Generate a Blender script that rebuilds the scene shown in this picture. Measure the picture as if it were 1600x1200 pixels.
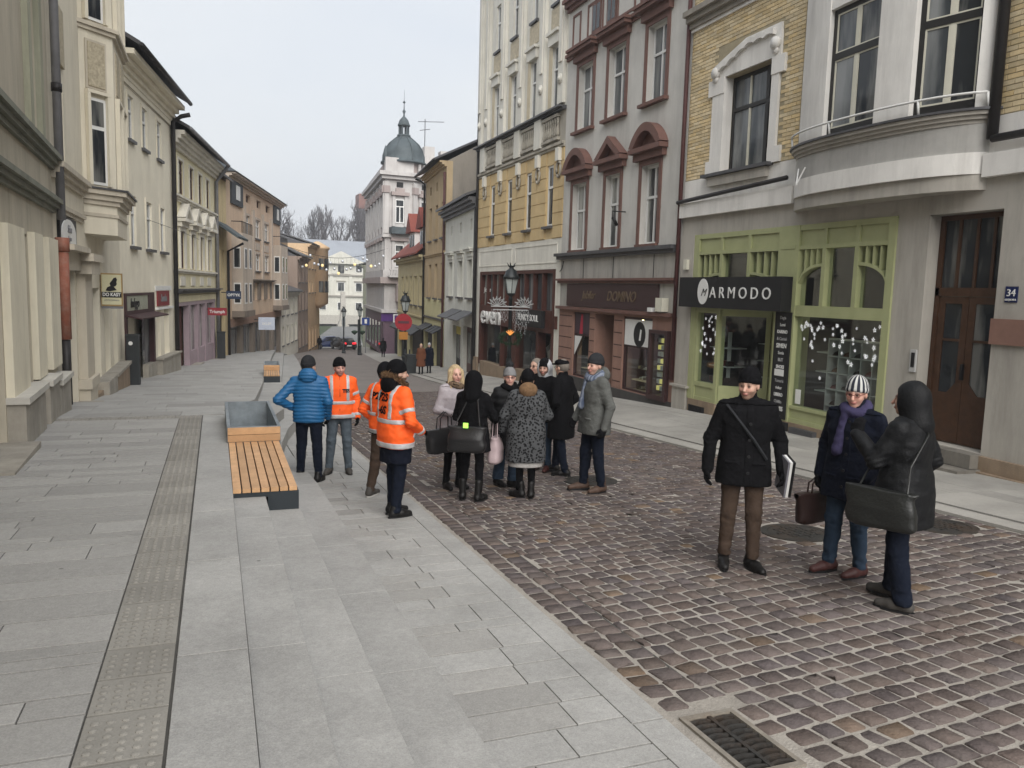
import bpy, math, random
import numpy as np
from mathutils import Matrix, Vector
random.seed(7); rng = np.random.default_rng(7)
SC = bpy.context.scene; COL = SC.collection
for o in list(bpy.data.objects): bpy.data.objects.remove(o)
R = math.radians
# ---------------------------------------------------------------- camera
yaw, pitch, roll = R(20.45), R(6.7), R(1.6)
Fv = Vector((math.sin(yaw)*math.cos(pitch), math.cos(yaw)*math.cos(pitch), -math.sin(pitch)))
Rv0 = Vector((math.cos(yaw), -math.sin(yaw), 0)); Uv0 = Rv0.cross(Fv)
Rv = Rv0*math.cos(roll)+Uv0*math.sin(roll); Uv = -Rv0*math.sin(roll)+Uv0*math.cos(roll)
cd = bpy.data.cameras.new('camera'); cam = bpy.data.objects.new('camera', cd); COL.objects.link(cam)
M = Matrix((Rv, Uv, -Fv)).transposed().to_4x4(); M.translation = (0, 0, 1.62); cam.matrix_world = M
cd.sensor_fit = 'HORIZONTAL'; cd.sensor_width = 36; cd.lens = 1250/1600*36; cd.clip_end = 2000; cd.clip_start = .05
SC.camera = cam
# ---------------------------------------------------------------- world, sun, exposure
SUN_EL, SUN_AZ = R(40), R(183)
w = bpy.data.worlds.new('World'); SC.world = w; w.use_nodes = True
nt = w.node_tree; nt.nodes.clear()
N = nt.nodes.new; Lk = nt.links.new
sky = N('ShaderNodeTexSky'); sky.sky_type = 'NISHITA'; sky.sun_disc = False; sky.sun_elevation = SUN_EL; sky.sun_rotation = SUN_AZ
sky.air_density = 1.5; sky.dust_density = 4; sky.ozone_density = 1
tc = N('ShaderNodeTexCoord'); nz = N('ShaderNodeTexNoise'); nz.inputs['Scale'].default_value = 1.8; nz.inputs['Detail'].default_value = 4
mp = N('ShaderNodeMapping'); mp.inputs['Scale'].default_value = (1, 1, 2.6)
Lk(tc.outputs['Generated'], mp.inputs[0]); Lk(mp.outputs[0], nz.inputs['Vector'])
cr = N('ShaderNodeValToRGB'); cr.color_ramp.elements[0].position = .32; cr.color_ramp.elements[1].position = .72
cr.color_ramp.elements[0].color = (.72, .765, .84, 1); cr.color_ramp.elements[1].color = (.84, .855, .875, 1)
Lk(nz.outputs['Fac'], cr.inputs[0])
sc_ = N('ShaderNodeVectorMath'); sc_.operation = 'SCALE'; sc_.inputs['Scale'].default_value = 3.75
Lk(cr.outputs[0], sc_.inputs[0])
mx = N('ShaderNodeMix'); mx.data_type = 'RGBA'; mx.inputs['Factor'].default_value = .93
Lk(sky.outputs[0], mx.inputs['A']); Lk(sc_.outputs[0], mx.inputs['B'])
bg = N('ShaderNodeBackground'); bg.inputs['Strength'].default_value = .1
Lk(mx.outputs['Result'], bg.inputs[0]); wo = N('ShaderNodeOutputWorld'); Lk(bg.outputs[0], wo.inputs[0])
sd = bpy.data.lights.new('sun', 'SUN'); sd.energy = 1.5; sd.angle = R(60); sd.color = (1, .97, .93)
sun = bpy.data.objects.new('sun', sd); COL.objects.link(sun)
sdir = Vector((math.sin(SUN_AZ)*math.cos(SUN_EL), math.cos(SUN_AZ)*math.cos(SUN_EL), math.sin(SUN_EL)))
sun.rotation_euler = sdir.to_track_quat('Z', 'Y').to_euler(); sun.location = sdir*60
vs = SC.view_settings; vs.view_transform = 'Standard'; vs.look = 'None'; vs.exposure = 1.5; vs.gamma = 1
cy_ = SC.cycles; cy_.max_bounces = 6; cy_.diffuse_bounces = 3; cy_.glossy_bounces = 2; cy_.transmission_bounces = 2; cy_.transparent_max_bounces = 8; cy_.volume_bounces = 0; cy_.caustics_reflective = False; cy_.caustics_refractive = False
SC.render.resolution_x = 1024; SC.render.resolution_y = 768
# ---------------------------------------------------------------- materials
MATS = {}
def srgb(h):
    h = h.lstrip('#'); c = [int(h[i:i+2], 16)/255 for i in (0, 2, 4)]
    return tuple(((v+.055)/1.055)**2.4 if v > .04045 else v/12.92 for v in c)
def mat(name, col, rough=.8, var=.12, scale=3., stain=0., stain_col=(.05, .045, .04), bump=.15, bscale=60., metal=0., spec=.3, speck=0., rnd=0., attr=None, emit=None, sheen=0., spots=0., streak=(1.2, 1.2, .18)):
    """procedural principled material on world position: broad tone noise, speckle, streaky stains, bump, per-object tone"""
    if name in MATS: return MATS[name]
    if isinstance(col, str): col = srgb(col)
    m = bpy.data.materials.new(name); m.use_nodes = True; t = m.node_tree; n = t.nodes; l = t.links.new
    b = n['Principled BSDF']; b.inputs['Roughness'].default_value = rough; b.inputs['Metallic'].default_value = metal
    b.inputs['Specular IOR Level'].default_value = spec
    if sheen: b.inputs['Sheen Weight'].default_value = sheen
    g = n.new('ShaderNodeNewGeometry'); pos = g.outputs['Position']
    if attr:
        a = n.new('ShaderNodeAttribute'); a.attribute_name = attr; cur = a.outputs['Color']
    else:
        r = n.new('ShaderNodeRGB'); r.outputs[0].default_value = (*col, 1); cur = r.outputs[0]
    def mul(cur, facsock, lo, hi):
        mr = n.new('ShaderNodeMapRange'); mr.inputs['From Min'].default_value = .25; mr.inputs['From Max'].default_value = .75
        mr.inputs['To Min'].default_value = lo; mr.inputs['To Max'].default_value = hi; l(facsock, mr.inputs['Value'])
        v = n.new('ShaderNodeVectorMath'); v.operation = 'SCALE'; l(cur, v.inputs[0]); l(mr.outputs[0], v.inputs['Scale']); return v.outputs[0]
    if var:
        a = n.new('ShaderNodeTexNoise'); a.inputs['Scale'].default_value = scale; a.inputs['Detail'].default_value = 6; a.inputs['Roughness'].default_value = .65; l(pos, a.inputs['Vector'])
        cur = mul(cur, a.outputs['Fac'], 1-var, 1+var)
    if rnd:
        oi = n.new('ShaderNodeObjectInfo'); mr = n.new('ShaderNodeMapRange'); mr.inputs['To Min'].default_value = 1-rnd; mr.inputs['To Max'].default_value = 1+rnd*.6
        l(oi.outputs['Random'], mr.inputs['Value']); v = n.new('ShaderNodeVectorMath'); v.operation = 'SCALE'; l(cur, v.inputs[0]); l(mr.outputs[0], v.inputs['Scale']); cur = v.outputs[0]
    if speck:
        a = n.new('ShaderNodeTexNoise'); a.inputs['Scale'].default_value = 95; a.inputs['Detail'].default_value = 3; a.inputs['Roughness'].default_value = .8; l(pos, a.inputs['Vector'])
        cur = mul(cur, a.outputs['Fac'], 1-speck, 1+speck)
        a2 = n.new('ShaderNodeTexNoise'); a2.inputs['Scale'].default_value = 22; a2.inputs['Detail'].default_value = 5; a2.inputs['Roughness'].default_value = .8; l(pos, a2.inputs['Vector'])
        cur = mul(cur, a2.outputs['Fac'], 1-speck*.8, 1+speck*.6)
    if stain:
        mp = n.new('ShaderNodeMapping'); mp.inputs['Scale'].default_value = streak; l(pos, mp.inputs[0])
        a = n.new('ShaderNodeTexNoise'); a.inputs['Scale'].default_value = 1.6; a.inputs['Detail'].default_value = 9; a.inputs['Roughness'].default_value = .72; l(mp.outputs[0], a.inputs['Vector'])
        mr = n.new('ShaderNodeMapRange'); mr.inputs['From Min'].default_value = .46; mr.inputs['From Max'].default_value = .74; mr.inputs['To Max'].default_value = stain; l(a.outputs['Fac'], mr.inputs['Value'])
        x = n.new('ShaderNodeMix'); x.data_type = 'RGBA'; l(mr.outputs[0], x.inputs['Factor']); l(cur, x.inputs['A']); x.inputs['B'].default_value = (*stain_col, 1); cur = x.outputs['Result']
    if spots:
        vo = n.new('ShaderNodeTexVoronoi'); vo.inputs['Scale'].default_value = 1.9; l(pos, vo.inputs['Vector']); mr = n.new('ShaderNodeMapRange'); mr.inputs['From Min'].default_value = .022; mr.inputs['From Max'].default_value = .034; mr.inputs['To Min'].default_value = spots; mr.inputs['To Max'].default_value = 0; l(vo.outputs['Distance'], mr.inputs['Value'])
        x = n.new('ShaderNodeMix'); x.data_type = 'RGBA'; l(mr.outputs[0], x.inputs['Factor']); l(cur, x.inputs['A']); x.inputs['B'].default_value = (.09, .085, .08, 1); cur = x.outputs['Result']
    l(cur, b.inputs['Base Color'])
    if bump:
        a = n.new('ShaderNodeTexNoise'); a.inputs['Scale'].default_value = bscale; a.inputs['Detail'].default_value = 5; l(pos, a.inputs['Vector'])
        bp = n.new('ShaderNodeBump'); bp.inputs['Strength'].default_value = bump; bp.inputs['Distance'].default_value = .02; l(a.outputs['Fac'], bp.inputs['Height']); l(bp.outputs[0], b.inputs['Normal'])
    if emit:
        b.inputs['Emission Color'].default_value = (*emit[0], 1); b.inputs['Emission Strength'].default_value = emit[1]
    MATS[name] = m; return m
def plaster(name, col, stain=.35, var=.1, **k): return mat(name, col, rough=.92, var=var, scale=.9, stain=stain, bump=.12, bscale=35, spec=.15, **k)
def glassy(name, dark=(.02, .024, .028), light=(.16, .16, .15), th=(.5, .62), rough=.06):
    """window glass backed by a dim room: curtains and reflections break it up"""
    if name in MATS: return MATS[name]
    m = bpy.data.materials.new(name); m.use_nodes = True; t = m.node_tree; n = t.nodes; l = t.links.new; b = n['Principled BSDF']
    b.inputs['Roughness'].default_value = rough; b.inputs['Specular IOR Level'].default_value = .4
    g = n.new('ShaderNodeNewGeometry'); mp = n.new('ShaderNodeMapping'); mp.inputs['Scale'].default_value = (2.2, 2.2, .35); l(g.outputs['Position'], mp.inputs[0])
    oi = n.new('ShaderNodeObjectInfo'); ad = n.new('ShaderNodeVectorMath'); ad.operation = 'ADD'; l(mp.outputs[0], ad.inputs[0]); sx = n.new('ShaderNodeVectorMath'); sx.operation = 'SCALE'
    sx.inputs[0].default_value = (7, 3, 5); l(oi.outputs['Random'], sx.inputs['Scale']); l(sx.outputs[0], ad.inputs[1])
    a = n.new('ShaderNodeTexNoise'); a.inputs['Scale'].default_value = 1.1; a.inputs['Detail'].default_value = 5; l(ad.outputs[0], a.inputs['Vector'])
    mr = n.new('ShaderNodeMapRange'); mr.inputs['From Min'].default_value = th[0]; mr.inputs['From Max'].default_value = th[1]; l(a.outputs['Fac'], mr.inputs['Value'])
    x = n.new('ShaderNodeMix'); x.data_type = 'RGBA'; x.inputs['A'].default_value = (*dark, 1); x.inputs['B'].default_value = (*light, 1); l(mr.outputs[0], x.inputs['Factor']); l(x.outputs['Result'], b.inputs['Base Color'])
    a2 = n.new('ShaderNodeTexNoise'); a2.inputs['Scale'].default_value = 1.3; l(ad.outputs[0], a2.inputs['Vector']); bp = n.new('ShaderNodeBump'); bp.inputs['Strength'].default_value = .08; l(a2.outputs['Fac'], bp.inputs['Height']); l(bp.outputs[0], b.inputs['Normal'])
    MATS[name] = m; return m
def clear_glass(name='shop_glass', tint=(.93, .96, .95), gloss=.0):
    if name in MATS: return MATS[name]
    m = bpy.data.materials.new(name); m.use_nodes = True; t = m.node_tree; n = t.nodes; l = t.links.new; n.remove(n['Principled BSDF'])
    tr = n.new('ShaderNodeBsdfTransparent'); tr.inputs[0].default_value = (*tint, 1); gl = n.new('ShaderNodeBsdfGlossy'); gl.inputs['Roughness'].default_value = .03
    fr = n.new('ShaderNodeFresnel'); ge = n.new('ShaderNodeNewGeometry'); io = n.new('ShaderNodeMapRange'); io.inputs['To Min'].default_value = 1.5; io.inputs['To Max'].default_value = 1/1.5; l(ge.outputs['Backfacing'], io.inputs['Value']); l(io.outputs[0], fr.inputs['IOR']); ad = n.new('ShaderNodeMath'); ad.operation = 'ADD'; ad.inputs[1].default_value = gloss; l(fr.outputs[0], ad.inputs[0])
    mx = n.new('ShaderNodeMixShader'); l(ad.outputs[0], mx.inputs[0]); l(tr.outputs[0], mx.inputs[1]); l(gl.outputs[0], mx.inputs[2]); l(mx.outputs[0], n['Material Output'].inputs[0])
    MATS[name] = m; return m
# ---------------------------------------------------------------- mesh helpers
def link(o, parent=None):
    COL.objects.link(o)
    if parent is not None: o.parent = parent
    return o
def empty(name, label=None, cat=None, loc=(0, 0, 0), rz=0., group=None, parent=None, kind=None):
    o = bpy.data.objects.new(name, None); o.empty_display_size = .2; link(o, parent); o.location = loc; o.rotation_euler = (0, 0, rz)
    return tag(o, label, cat, group, kind)
def tag(o, label=None, cat=None, group=None, kind=None):
    if label: o['label'] = label
    if cat: o['category'] = cat
    if group: o['group'] = group
    if kind: o['kind'] = kind
    return o
def mesh_obj(name, v, f, m, parent=None, smooth=False, loc=(0, 0, 0), rz=0.):
    me = bpy.data.meshes.new(name); me.from_pydata([tuple(p) for p in v], [], f); me.update()
    if smooth: me.polygons.foreach_set('use_smooth', [True]*len(me.polygons))
    for mm in (m if isinstance(m, (list, tuple)) else [m]): me.materials.append(mm)
    o = bpy.data.objects.new(name, me); link(o, parent); o.location = loc; o.rotation_euler = (0, 0, rz); return o
class MB:
    def __init__(s): s.v = []; s.f = []
    def quad(s, *p): i = len(s.v); s.v += [tuple(q) for q in p]; s.f.append(tuple(range(i, i+len(p)))); return s
    def box(s, x0, x1, y0, y1, z0, z1):
        if x0 > x1: x0, x1 = x1, x0
        if y0 > y1: y0, y1 = y1, y0
        i = len(s.v); s.v += [(x, y, z) for z in (z0, z1) for x, y in ((x0, y0), (x1, y0), (x1, y1), (x0, y1))]
        s.f += [tuple(i+k for k in q) for q in ((3, 2, 1, 0), (4, 5, 6, 7), (0, 1, 5, 4), (1, 2, 6, 5), (2, 3, 7, 6), (3, 0, 4, 7))]; return s
    def hexa(s, lo, hi):
        i = len(s.v); n = len(lo); s.v += [tuple(p) for p in lo]+[tuple(p) for p in hi]
        s.f.append(tuple(i+k for k in range(n-1, -1, -1))); s.f.append(tuple(i+n+k for k in range(n)))
        for k in range(n): s.f.append((i+k, i+(k+1) % n, i+n+(k+1) % n, i+n+k))
        return s
    def prism(s, poly, y0, y1):   # poly in (x,z), extruded along y
        return s.hexa([(x, y0, z) for x, z in poly][::-1], [(x, y1, z) for x, z in poly][::-1])
    def tube(s, pts, r, n=6, cap=True):
        pts = [Vector(p) for p in pts]; rs = r if isinstance(r, (list, tuple)) else [r]*len(pts); i0 = len(s.v)
        for k, p in enumerate(pts):
            t = (pts[min(k+1, len(pts)-1)]-pts[max(k-1, 0)]).normalized(); a = Vector((0, 0, 1)) if abs(t.z) < .9 else Vector((1, 0, 0))
            e1 = t.cross(a).normalized(); e2 = t.cross(e1)
            for j in range(n): q = p+(e1*math.cos(2*math.pi*j/n)+e2*math.sin(2*math.pi*j/n))*rs[k]; s.v.append(tuple(q))
        for k in range(len(pts)-1):
            for j in range(n): a = i0+k*n+j; b = i0+k*n+(j+1) % n; s.f.append((a, b, b+n, a+n))
        if cap: s.f.append(tuple(i0+j for j in range(n))[::-1]); s.f.append(tuple(i0+(len(pts)-1)*n+j for j in range(n)))
        return s
    def lathe(s, prof, n=16, c=(0, 0, 0), a0=0.):
        i0 = len(s.v)
        for r, z in prof:
            for j in range(n): a = a0+2*math.pi*j/n; s.v.append((c[0]+r*math.cos(a), c[1]+r*math.sin(a), c[2]+z))
        for k in range(len(prof)-1):
            for j in range(n): a = i0+k*n+j; b = i0+k*n+(j+1) % n; s.f.append((a, b, b+n, a+n))
        s.f.append(tuple(i0+j for j in range(n))[::-1]); s.f.append(tuple(i0+(len(prof)-1)*n+j for j in range(n))); return s
    def obj(s, name, m, parent=None, smooth=False, loc=(0, 0, 0), rz=0.): return mesh_obj(name, s.v, s.f, m, parent, smooth, loc, rz)
def text_mesh(name, txt, size, m, parent, loc, rot, depth=.006, align='CENTER', shear=0., sx=1., bold=0.):
    c = bpy.data.curves.new(name, 'FONT'); c.body = txt; c.size = size; c.extrude = depth; c.align_x = align; c.align_y = 'CENTER'; c.shear = shear; c.offset = bold; c.resolution_u = 3
    t = bpy.data.objects.new(name, c); COL.objects.link(t); dg = bpy.context.evaluated_depsgraph_get(); me = bpy.data.meshes.new_from_object(t.evaluated_get(dg)); bpy.data.objects.remove(t); bpy.data.curves.remove(c)
    me.materials.clear(); me.materials.append(m); o = bpy.data.objects.new(name, me); link(o, parent); o.location = loc; o.rotation_euler = rot; o.scale = (sx, 1, 1); return o
# ---------------------------------------------------------------- terrain functions
itp = lambda xs, ys: (lambda y: float(np.interp(y, xs, ys)))
road_z = itp([-20, 92, 150, 170], [.6, -5.56, -8.5, -8.7])
terr_z = itp([-20, 13.6, 26, 34, 42, 48, 65, 91, 110], [.43, -.51, -1.5, -1.87, -2.2, -2.45, -3.5, -5.3, -6.3])
rpav_z = itp([-20, 8, 17, 25, 34, 42.5, 51, 63, 95], [-.4, -1.03, -1.27, -1.68, -2.22, -2.8, -3.35, -3.95, -5.7])
kL = itp([-20, 16, 22, 28, 40, 55, 75, 95], [2.3, 2.3, 2.5, 2.95, 4.0, 5.2, 6.6, 8.2])
kR = itp([-20, 12, 20, 33, 42, 60, 86, 95], [8.1, 8.1, 8.15, 8.5, 9.1, 11.1, 14.2, 15.2])
LBx = itp([-20, 1.58, 15.68, 26.31, 34.03, 43.82, 47.11, 65.02, 91.63, 110], [-1.0, -1.94, -2.56, -2.6, -1.49, .06, .66, 4.8, 10.96, 15])
RBx = itp([-20, 35, 43.7, 51.4, 65.2, 72, 95], [11.25, 11.25, 12.15, 12.9, 14.15, 15, 18])
E1, E2, E3, E4 = .135, .45, .79, 1.2
EX = [E1, E2, E3, E4]
def step_z(k, y):
    t = k/4; z = terr_z(y)*(1-t)+road_z(y)*t
    if k >= 2: q = min(1., max(0., (y-10.2)/3.2)); z += (road_z(y)-z)*q*.97       # the lower treads run out into the pavement
    return z
e1b = itp([13.6, 15.2, 17.6, 29.6, 62, 70], [.12, .3, .76, 1.61, 4.2, 4.9])
# ================================================================ SETTING: ground
m_granite = mat('granite_light', (.365, .36, .345), rough=.75, var=.16, scale=1.3, speck=.22, bump=.25, bscale=120, stain=.3, stain_col=(.17, .165, .155), rnd=.07, spots=.7, streak=(1, 1, 1))
m_granite2 = mat('granite_mid', (.345, .337, .32), rough=.8, var=.18, scale=1.6, speck=.2, bump=.25, bscale=110, stain=.45, stain_col=(.17, .165, .155), rnd=.14, spots=.6, streak=(1, 1, 1))
m_tact = mat('tactile_sand', (.265, .253, .228), rough=.85, var=.12, scale=2, speck=.12, stain=.4, stain_col=(.13, .12, .1), rnd=.12, streak=(1, 1, 1))
m_joint = mat('joint_dark', (.08, .077, .07), rough=.95, var=.2, speck=.2)
m_mortar = mat('mortar_sand', (.33, .305, .27), rough=.95, var=.2, scale=4, speck=.2, bump=.5, bscale=80, stain=.35, stain_col=(.16, .14, .12), streak=(1, 1, 1))
m_rpav = mat('granite_warm', (.36, .345, .315), rough=.8, var=.15, scale=1.1, speck=.12, bump=.2, stain=.4, stain_col=(.17, .165, .155), rnd=.12, streak=(1, 1, 1))
m_grass = mat('winter_grass', (.045, .06, .03), rough=.95, var=.4, scale=.6, bump=.6, bscale=8)
m_asph = mat('asphalt_grey', (.16, .16, .155), rough=.9, var=.15, scale=.4)
m_hill = mat('hill_woodland', (.05, .05, .045), rough=.95, var=.35, scale=.15, bump=.5, bscale=2)
def strip(name, Ys, fa, fb, m, nx=1, parent=None, kind='structure'):
    """lofted ground strip: fa(y), fb(y) -> (x,z) of its two edges"""
    v = []; f = []
    for y in Ys:
        a, b = fa(y), fb(y)
        for i in range(nx+1): t = i/nx; v.append((a[0]*(1-t)+b[0]*t, y, a[1]*(1-t)+b[1]*t))
    for k in range(len(Ys)-1):
        for i in range(nx): p = k*(nx+1)+i; f.append((p, p+1, p+nx+2, p+nx+1))
    o = mesh_obj(name, v, f, m, parent); return tag(o, kind=kind) if kind else o
Yn = list(np.arange(-8, 97, 1.))
# big sheet under everything
gv = []; gf = []; gx = [-260, -60, -30, 0, 30, 70, 160, 330]; gy = [-120, -20, 20, 60, 97, 130, 175, 200, 230, 260, 340, 420]
gz = {-120: -2.5, -20: -2.5, 20: -2.9, 60: -5.0, 97: -6.9, 130: -8.3, 175: -9.0, 200: 4, 230: 12, 260: 15, 340: 15, 420: 12}
for y in gy:
    for x in gx: gv.append((x, y, gz[y]))
for j in range(len(gy)-1):
    for i in range(len(gx)-1): a = j*len(gx)+i; gf.append((a, a+1, a+1+len(gx), a+len(gx)))
tag(mesh_obj('ground', gv, gf, m_hill), kind='structure')
# road bed, setts
sett_col = lambda: (lambda b, t: ((.108+.012*t)*b, (.088+.005*t)*b, (.084-.003*t)*b))(rng.uniform(.78, 1.2), rng.uniform(-.6, 1.) if rng.random() > .035 else rng.uniform(2., 4.))
def far_sett_mat():
    m = bpy.data.materials.new('sett_paving_far'); m.use_nodes = True; t = m.node_tree; n = t.nodes; l = t.links.new; b = n['Principled BSDF']; b.inputs['Roughness'].default_value = .8
    g = n.new('ShaderNodeNewGeometry'); br = n.new('ShaderNodeTexBrick'); mp = n.new('ShaderNodeMapping'); mp.inputs['Rotation'].default_value = (0, 0, R(6)); l(g.outputs['Position'], mp.inputs[0]); l(mp.outputs[0], br.inputs['Vector'])
    br.inputs['Scale'].default_value = 1; br.inputs['Brick Width'].default_value = .18; br.inputs['Row Height'].default_value = .165; br.inputs['Mortar Size'].default_value = .012
    br.inputs['Color1'].default_value = (.115, .098, .092, 1); br.inputs['Color2'].default_value = (.155, .128, .118, 1); br.inputs['Mortar'].default_value = (.30, .28, .25, 1)
    a = n.new('ShaderNodeTexNoise'); a.inputs['Scale'].default_value = .7; a.inputs['Detail'].default_value = 6; l(g.outputs['Position'], a.inputs['Vector']); mr = n.new('ShaderNodeMapRange'); mr.inputs['To Min'].default_value = .75; mr.inputs['To Max'].default_value = 1.3; l(a.outputs['Fac'], mr.inputs['Value'])
    v = n.new('ShaderNodeVectorMath'); v.operation = 'SCALE'; l(br.outputs['Color'], v.inputs[0]); l(mr.outputs[0], v.inputs['Scale']); l(v.outputs[0], b.inputs['Base Color'])
    bp = n.new('ShaderNodeBump'); bp.inputs['Strength'].default_value = .5; bp.inputs['Distance'].default_value = .02; bp.invert = True; l(br.outputs['Fac'], bp.inputs['Height']); l(bp.outputs[0], b.inputs['Normal']); return m
YS = 27.
GRATE = (2.36, 2.70, 2.94, 3.56)
def bed(name, y0, y1, fa, fb, parent=None): return strip(name, [y0]+[y for y in Yn if y0 < y < y1]+[y1], lambda y: (fa(y), road_z(y)-.007), lambda y: (fb(y), road_z(y)-.007), m_mortar, 4, parent, None if parent else 'structure')
road = bed('road', GRATE[3], YS, lambda y: kL(y)-.02, lambda y: kR(y)+.02)                      # the bed is left open where the gully grate sits
bed('road_bed', -8, GRATE[2], lambda y: kL(y)-.02, lambda y: kR(y)+.02, road); bed('road_bed', GRATE[2], GRATE[3], lambda y: kL(y)-.02, lambda y: GRATE[0], road); bed('road_bed', GRATE[2], GRATE[3], lambda y: GRATE[1], lambda y: kR(y)+.02, road)
strip('gutter_joint', [y for y in Yn if 4 <= y <= YS], lambda y: (kL(y)+.372, road_z(y)-.004), lambda y: (kL(y)+.388, road_z(y)-.004), m_joint, 1, road, None)
strip('road_far', [YS]+[y for y in Yn if y > YS], lambda y: (kL(y)-.02, road_z(y)-.006), lambda y: (kR(y)+.02, road_z(y)-.006), far_sett_mat(), 6)
strip('square', [96, 110, 130, 150], lambda y: (-20, road_z(y)-.01), lambda y: (70, road_z(y)-.01), m_rpav, 4)
m_sett = mat('sett_stone', (.1, .1, .1), rough=.8, var=.22, scale=9, bump=.55, bscale=45, attr='Col', spec=.2, speck=.18, stain=.35, stain_col=(.2, .18, .16), streak=(1, 1, 1))
RA = R(6); ca, sa = math.cos(RA), math.sin(RA)
def sett_geo(cx, cy, hx, hy, ang, h=.022):
    """irregular domed sett: 8-gon foot, 8-gon shoulder, flat-ish crown"""
    c, s = math.cos(ang), math.sin(ang); v = []; px = hx*.84; py = hy*.82
    foot = [(-hx, -py), (-px, -hy), (px, -hy), (hx, -py), (hx, py), (px, hy), (-px, hy), (-hx, py)]
    j = rng.uniform(-1, 1, (8, 2))*.0085; dz = rng.normal(0, .0028); tx, ty = rng.normal(0, .02, 2)
    for k, (sc, z) in enumerate(((1., -.03), (.99, h*.25), (.92, h*.62))):
        for i, (x, y) in enumerate(foot):
            x2, y2 = (x+j[i, 0])*sc, (y+j[i, 1])*sc; X, Yy = cx+x2*c-y2*s, cy+x2*s+y2*c
            v.append((X, Yy, road_z(Yy)+z-.012+dz+tx*x2+ty*y2))
    v.append((cx, cy, road_z(cy)+h*.68-.012+dz))
    f = [(k*8+i, k*8+(i+1) % 8, k*8+8+(i+1) % 8, k*8+8+i) for k in range(2) for i in range(8)]+[(16+i, 16+(i+1) % 8, 24) for i in range(8)]
    return v, f
setts = []
MH = [(5.8, 6.72, .35), (7.55, 6.45, .35), (5.0, 10.1, .36)]
def blocked(x, y):
    if any((x-a)**2+(y-b)**2 < (r+.055)**2 for a, b, r in MH): return True
    return GRATE[0]-.06 < x < GRATE[1]+.06 and GRATE[2]-.08 < y < GRATE[3]+.09
vrow = 1.0
while vrow < YS+2:
    dv = rng.uniform(.135, .178); uu = -2+rng.uniform(0, .2)
    while uu < 12:
        du = rng.uniform(.13, .205); cu, cv = uu+du/2, vrow+dv/2; x, y = cu*ca-cv*sa+.4, cu*sa+cv*ca-.5
        lo, hi = kL(y)+.39, kR(y)-.03
        hx, hy = du/2-.0115, dv/2-.0115; xl, xr = max(x-hx, lo), min(x+hx, hi)
        if xr-xl > .06 and 1.9 < y < YS and not blocked(x, y): setts.append(((xl+xr)/2, y, (xr-xl)/2, hy, RA+rng.normal(0, .03)))
        uu += du
    vrow += dv
for col in (.11, .29):                                     # two gutter courses along the kerb
    y = 1.6
    while y < YS:
        dy = rng.uniform(.13, .18); x = kL(y)+col+.01
        if not blocked(x, y+dy/2): setts.append((x, y+dy/2, .078, dy/2-.008, rng.normal(0, .03)))
        y += dy
def dist_key(s): return math.hypot(s[0], s[1]-0)*1.0
def in_view(s):
    d = Vector((s[0], s[1], road_z(s[1])-1.62)); z = d.dot(Fv); return z > 0 and abs(d.dot(Rv)/z) < .66 and d.dot(Uv)/z > -.5
setts.sort(key=lambda s: (not in_view(s), dist_key(s)))
def sett_mesh(name, lst):
    V = []; Fc = []; C = []
    for s in lst:
        v, f = sett_geo(*s); o = len(V); V += v; Fc += [tuple(o+i for i in q) for q in f]; c = sett_col(); C += [(*c, 1)]*len(v)
    me = bpy.data.meshes.new(name); me.from_pydata(V, [], Fc); me.materials.append(m_sett)
    ca_ = me.color_attributes.new('Col', 'FLOAT_COLOR', 'POINT'); ca_.data.foreach_set('color', np.array(C, dtype=np.float32).ravel())
    me.polygons.foreach_set('use_smooth', [True]*len(me.polygons)); return me
for s in setts[:300]: link(bpy.data.objects.new('sett', sett_mesh('sett', [s])), road)
o = bpy.data.objects.new('sett_field', sett_mesh('sett_field', setts[300:])); link(o, road); o['kind'] = 'stuff'
# manhole covers and gully grate lie in the road
m_iron = mat('cast_iron', (.055, .053, .05), rough=.6, var=.3, scale=8, metal=.5, bump=.4, stain=.5, stain_col=(.12, .07, .04), streak=(2, 2, 2))
for i, (x, y, r) in enumerate(MH):
    lab = ['round iron manhole cover between the man with folders and the striped-hat man', 'round iron manhole cover partly hidden behind the hooded man', 'round iron manhole cover under the feet of the grey-jacket group'][i]
    t = empty('manhole_cover', lab, 'manhole', (x, y, road_z(y)), group='manhole covers in the road')
    b = MB(); b.lathe([(r+.03, -.03), (r+.03, .004), (r-.05, .006), (r-.05, -.004)], 28); b.obj('rim', m_iron, t)
    b = MB(); b.lathe([(r-.055, -.03), (r-.055, .004), (r*.5, .006), (.02, .006)], 28)
    for k in range(-3, 4):
        for q in range(-3, 4):
            if k*k+q*q < 10: b.box(k*.075-.02, k*.075+.02, q*.075-.02, q*.075+.02, 0, .012)
    b.obj('lid', m_iron, t); t.rotation_euler[0] = -.055
t = empty('gully_grate', 'rectangular iron gully grate with curved slots by the kerb', 'grate', (GRATE[0], GRATE[2], road_z(GRATE[2])+.008))
gw, gl = GRATE[1]-GRATE[0], GRATE[3]-GRATE[2]; t.rotation_euler[0] = -.055
b = MB(); b.box(0, gw, 0, .035, -.08, 0).box(0, gw, gl-.035, gl, -.08, 0).box(0, .03, .035, gl-.035, -.08, 0).box(gw-.03, gw, .035, gl-.035, -.08, 0); b.obj('frame', mat('grate_rim', (.22, .2, .17), rough=.8, var=.3, scale=10, stain=.5, stain_col=(.1, .06, .03), streak=(2, 2, 2)), t)
b = MB(); b.box(gw/2-.012, gw/2+.012, .036, gl-.036, -.07, -.003); b.obj('spine', m_iron, t)
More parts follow.
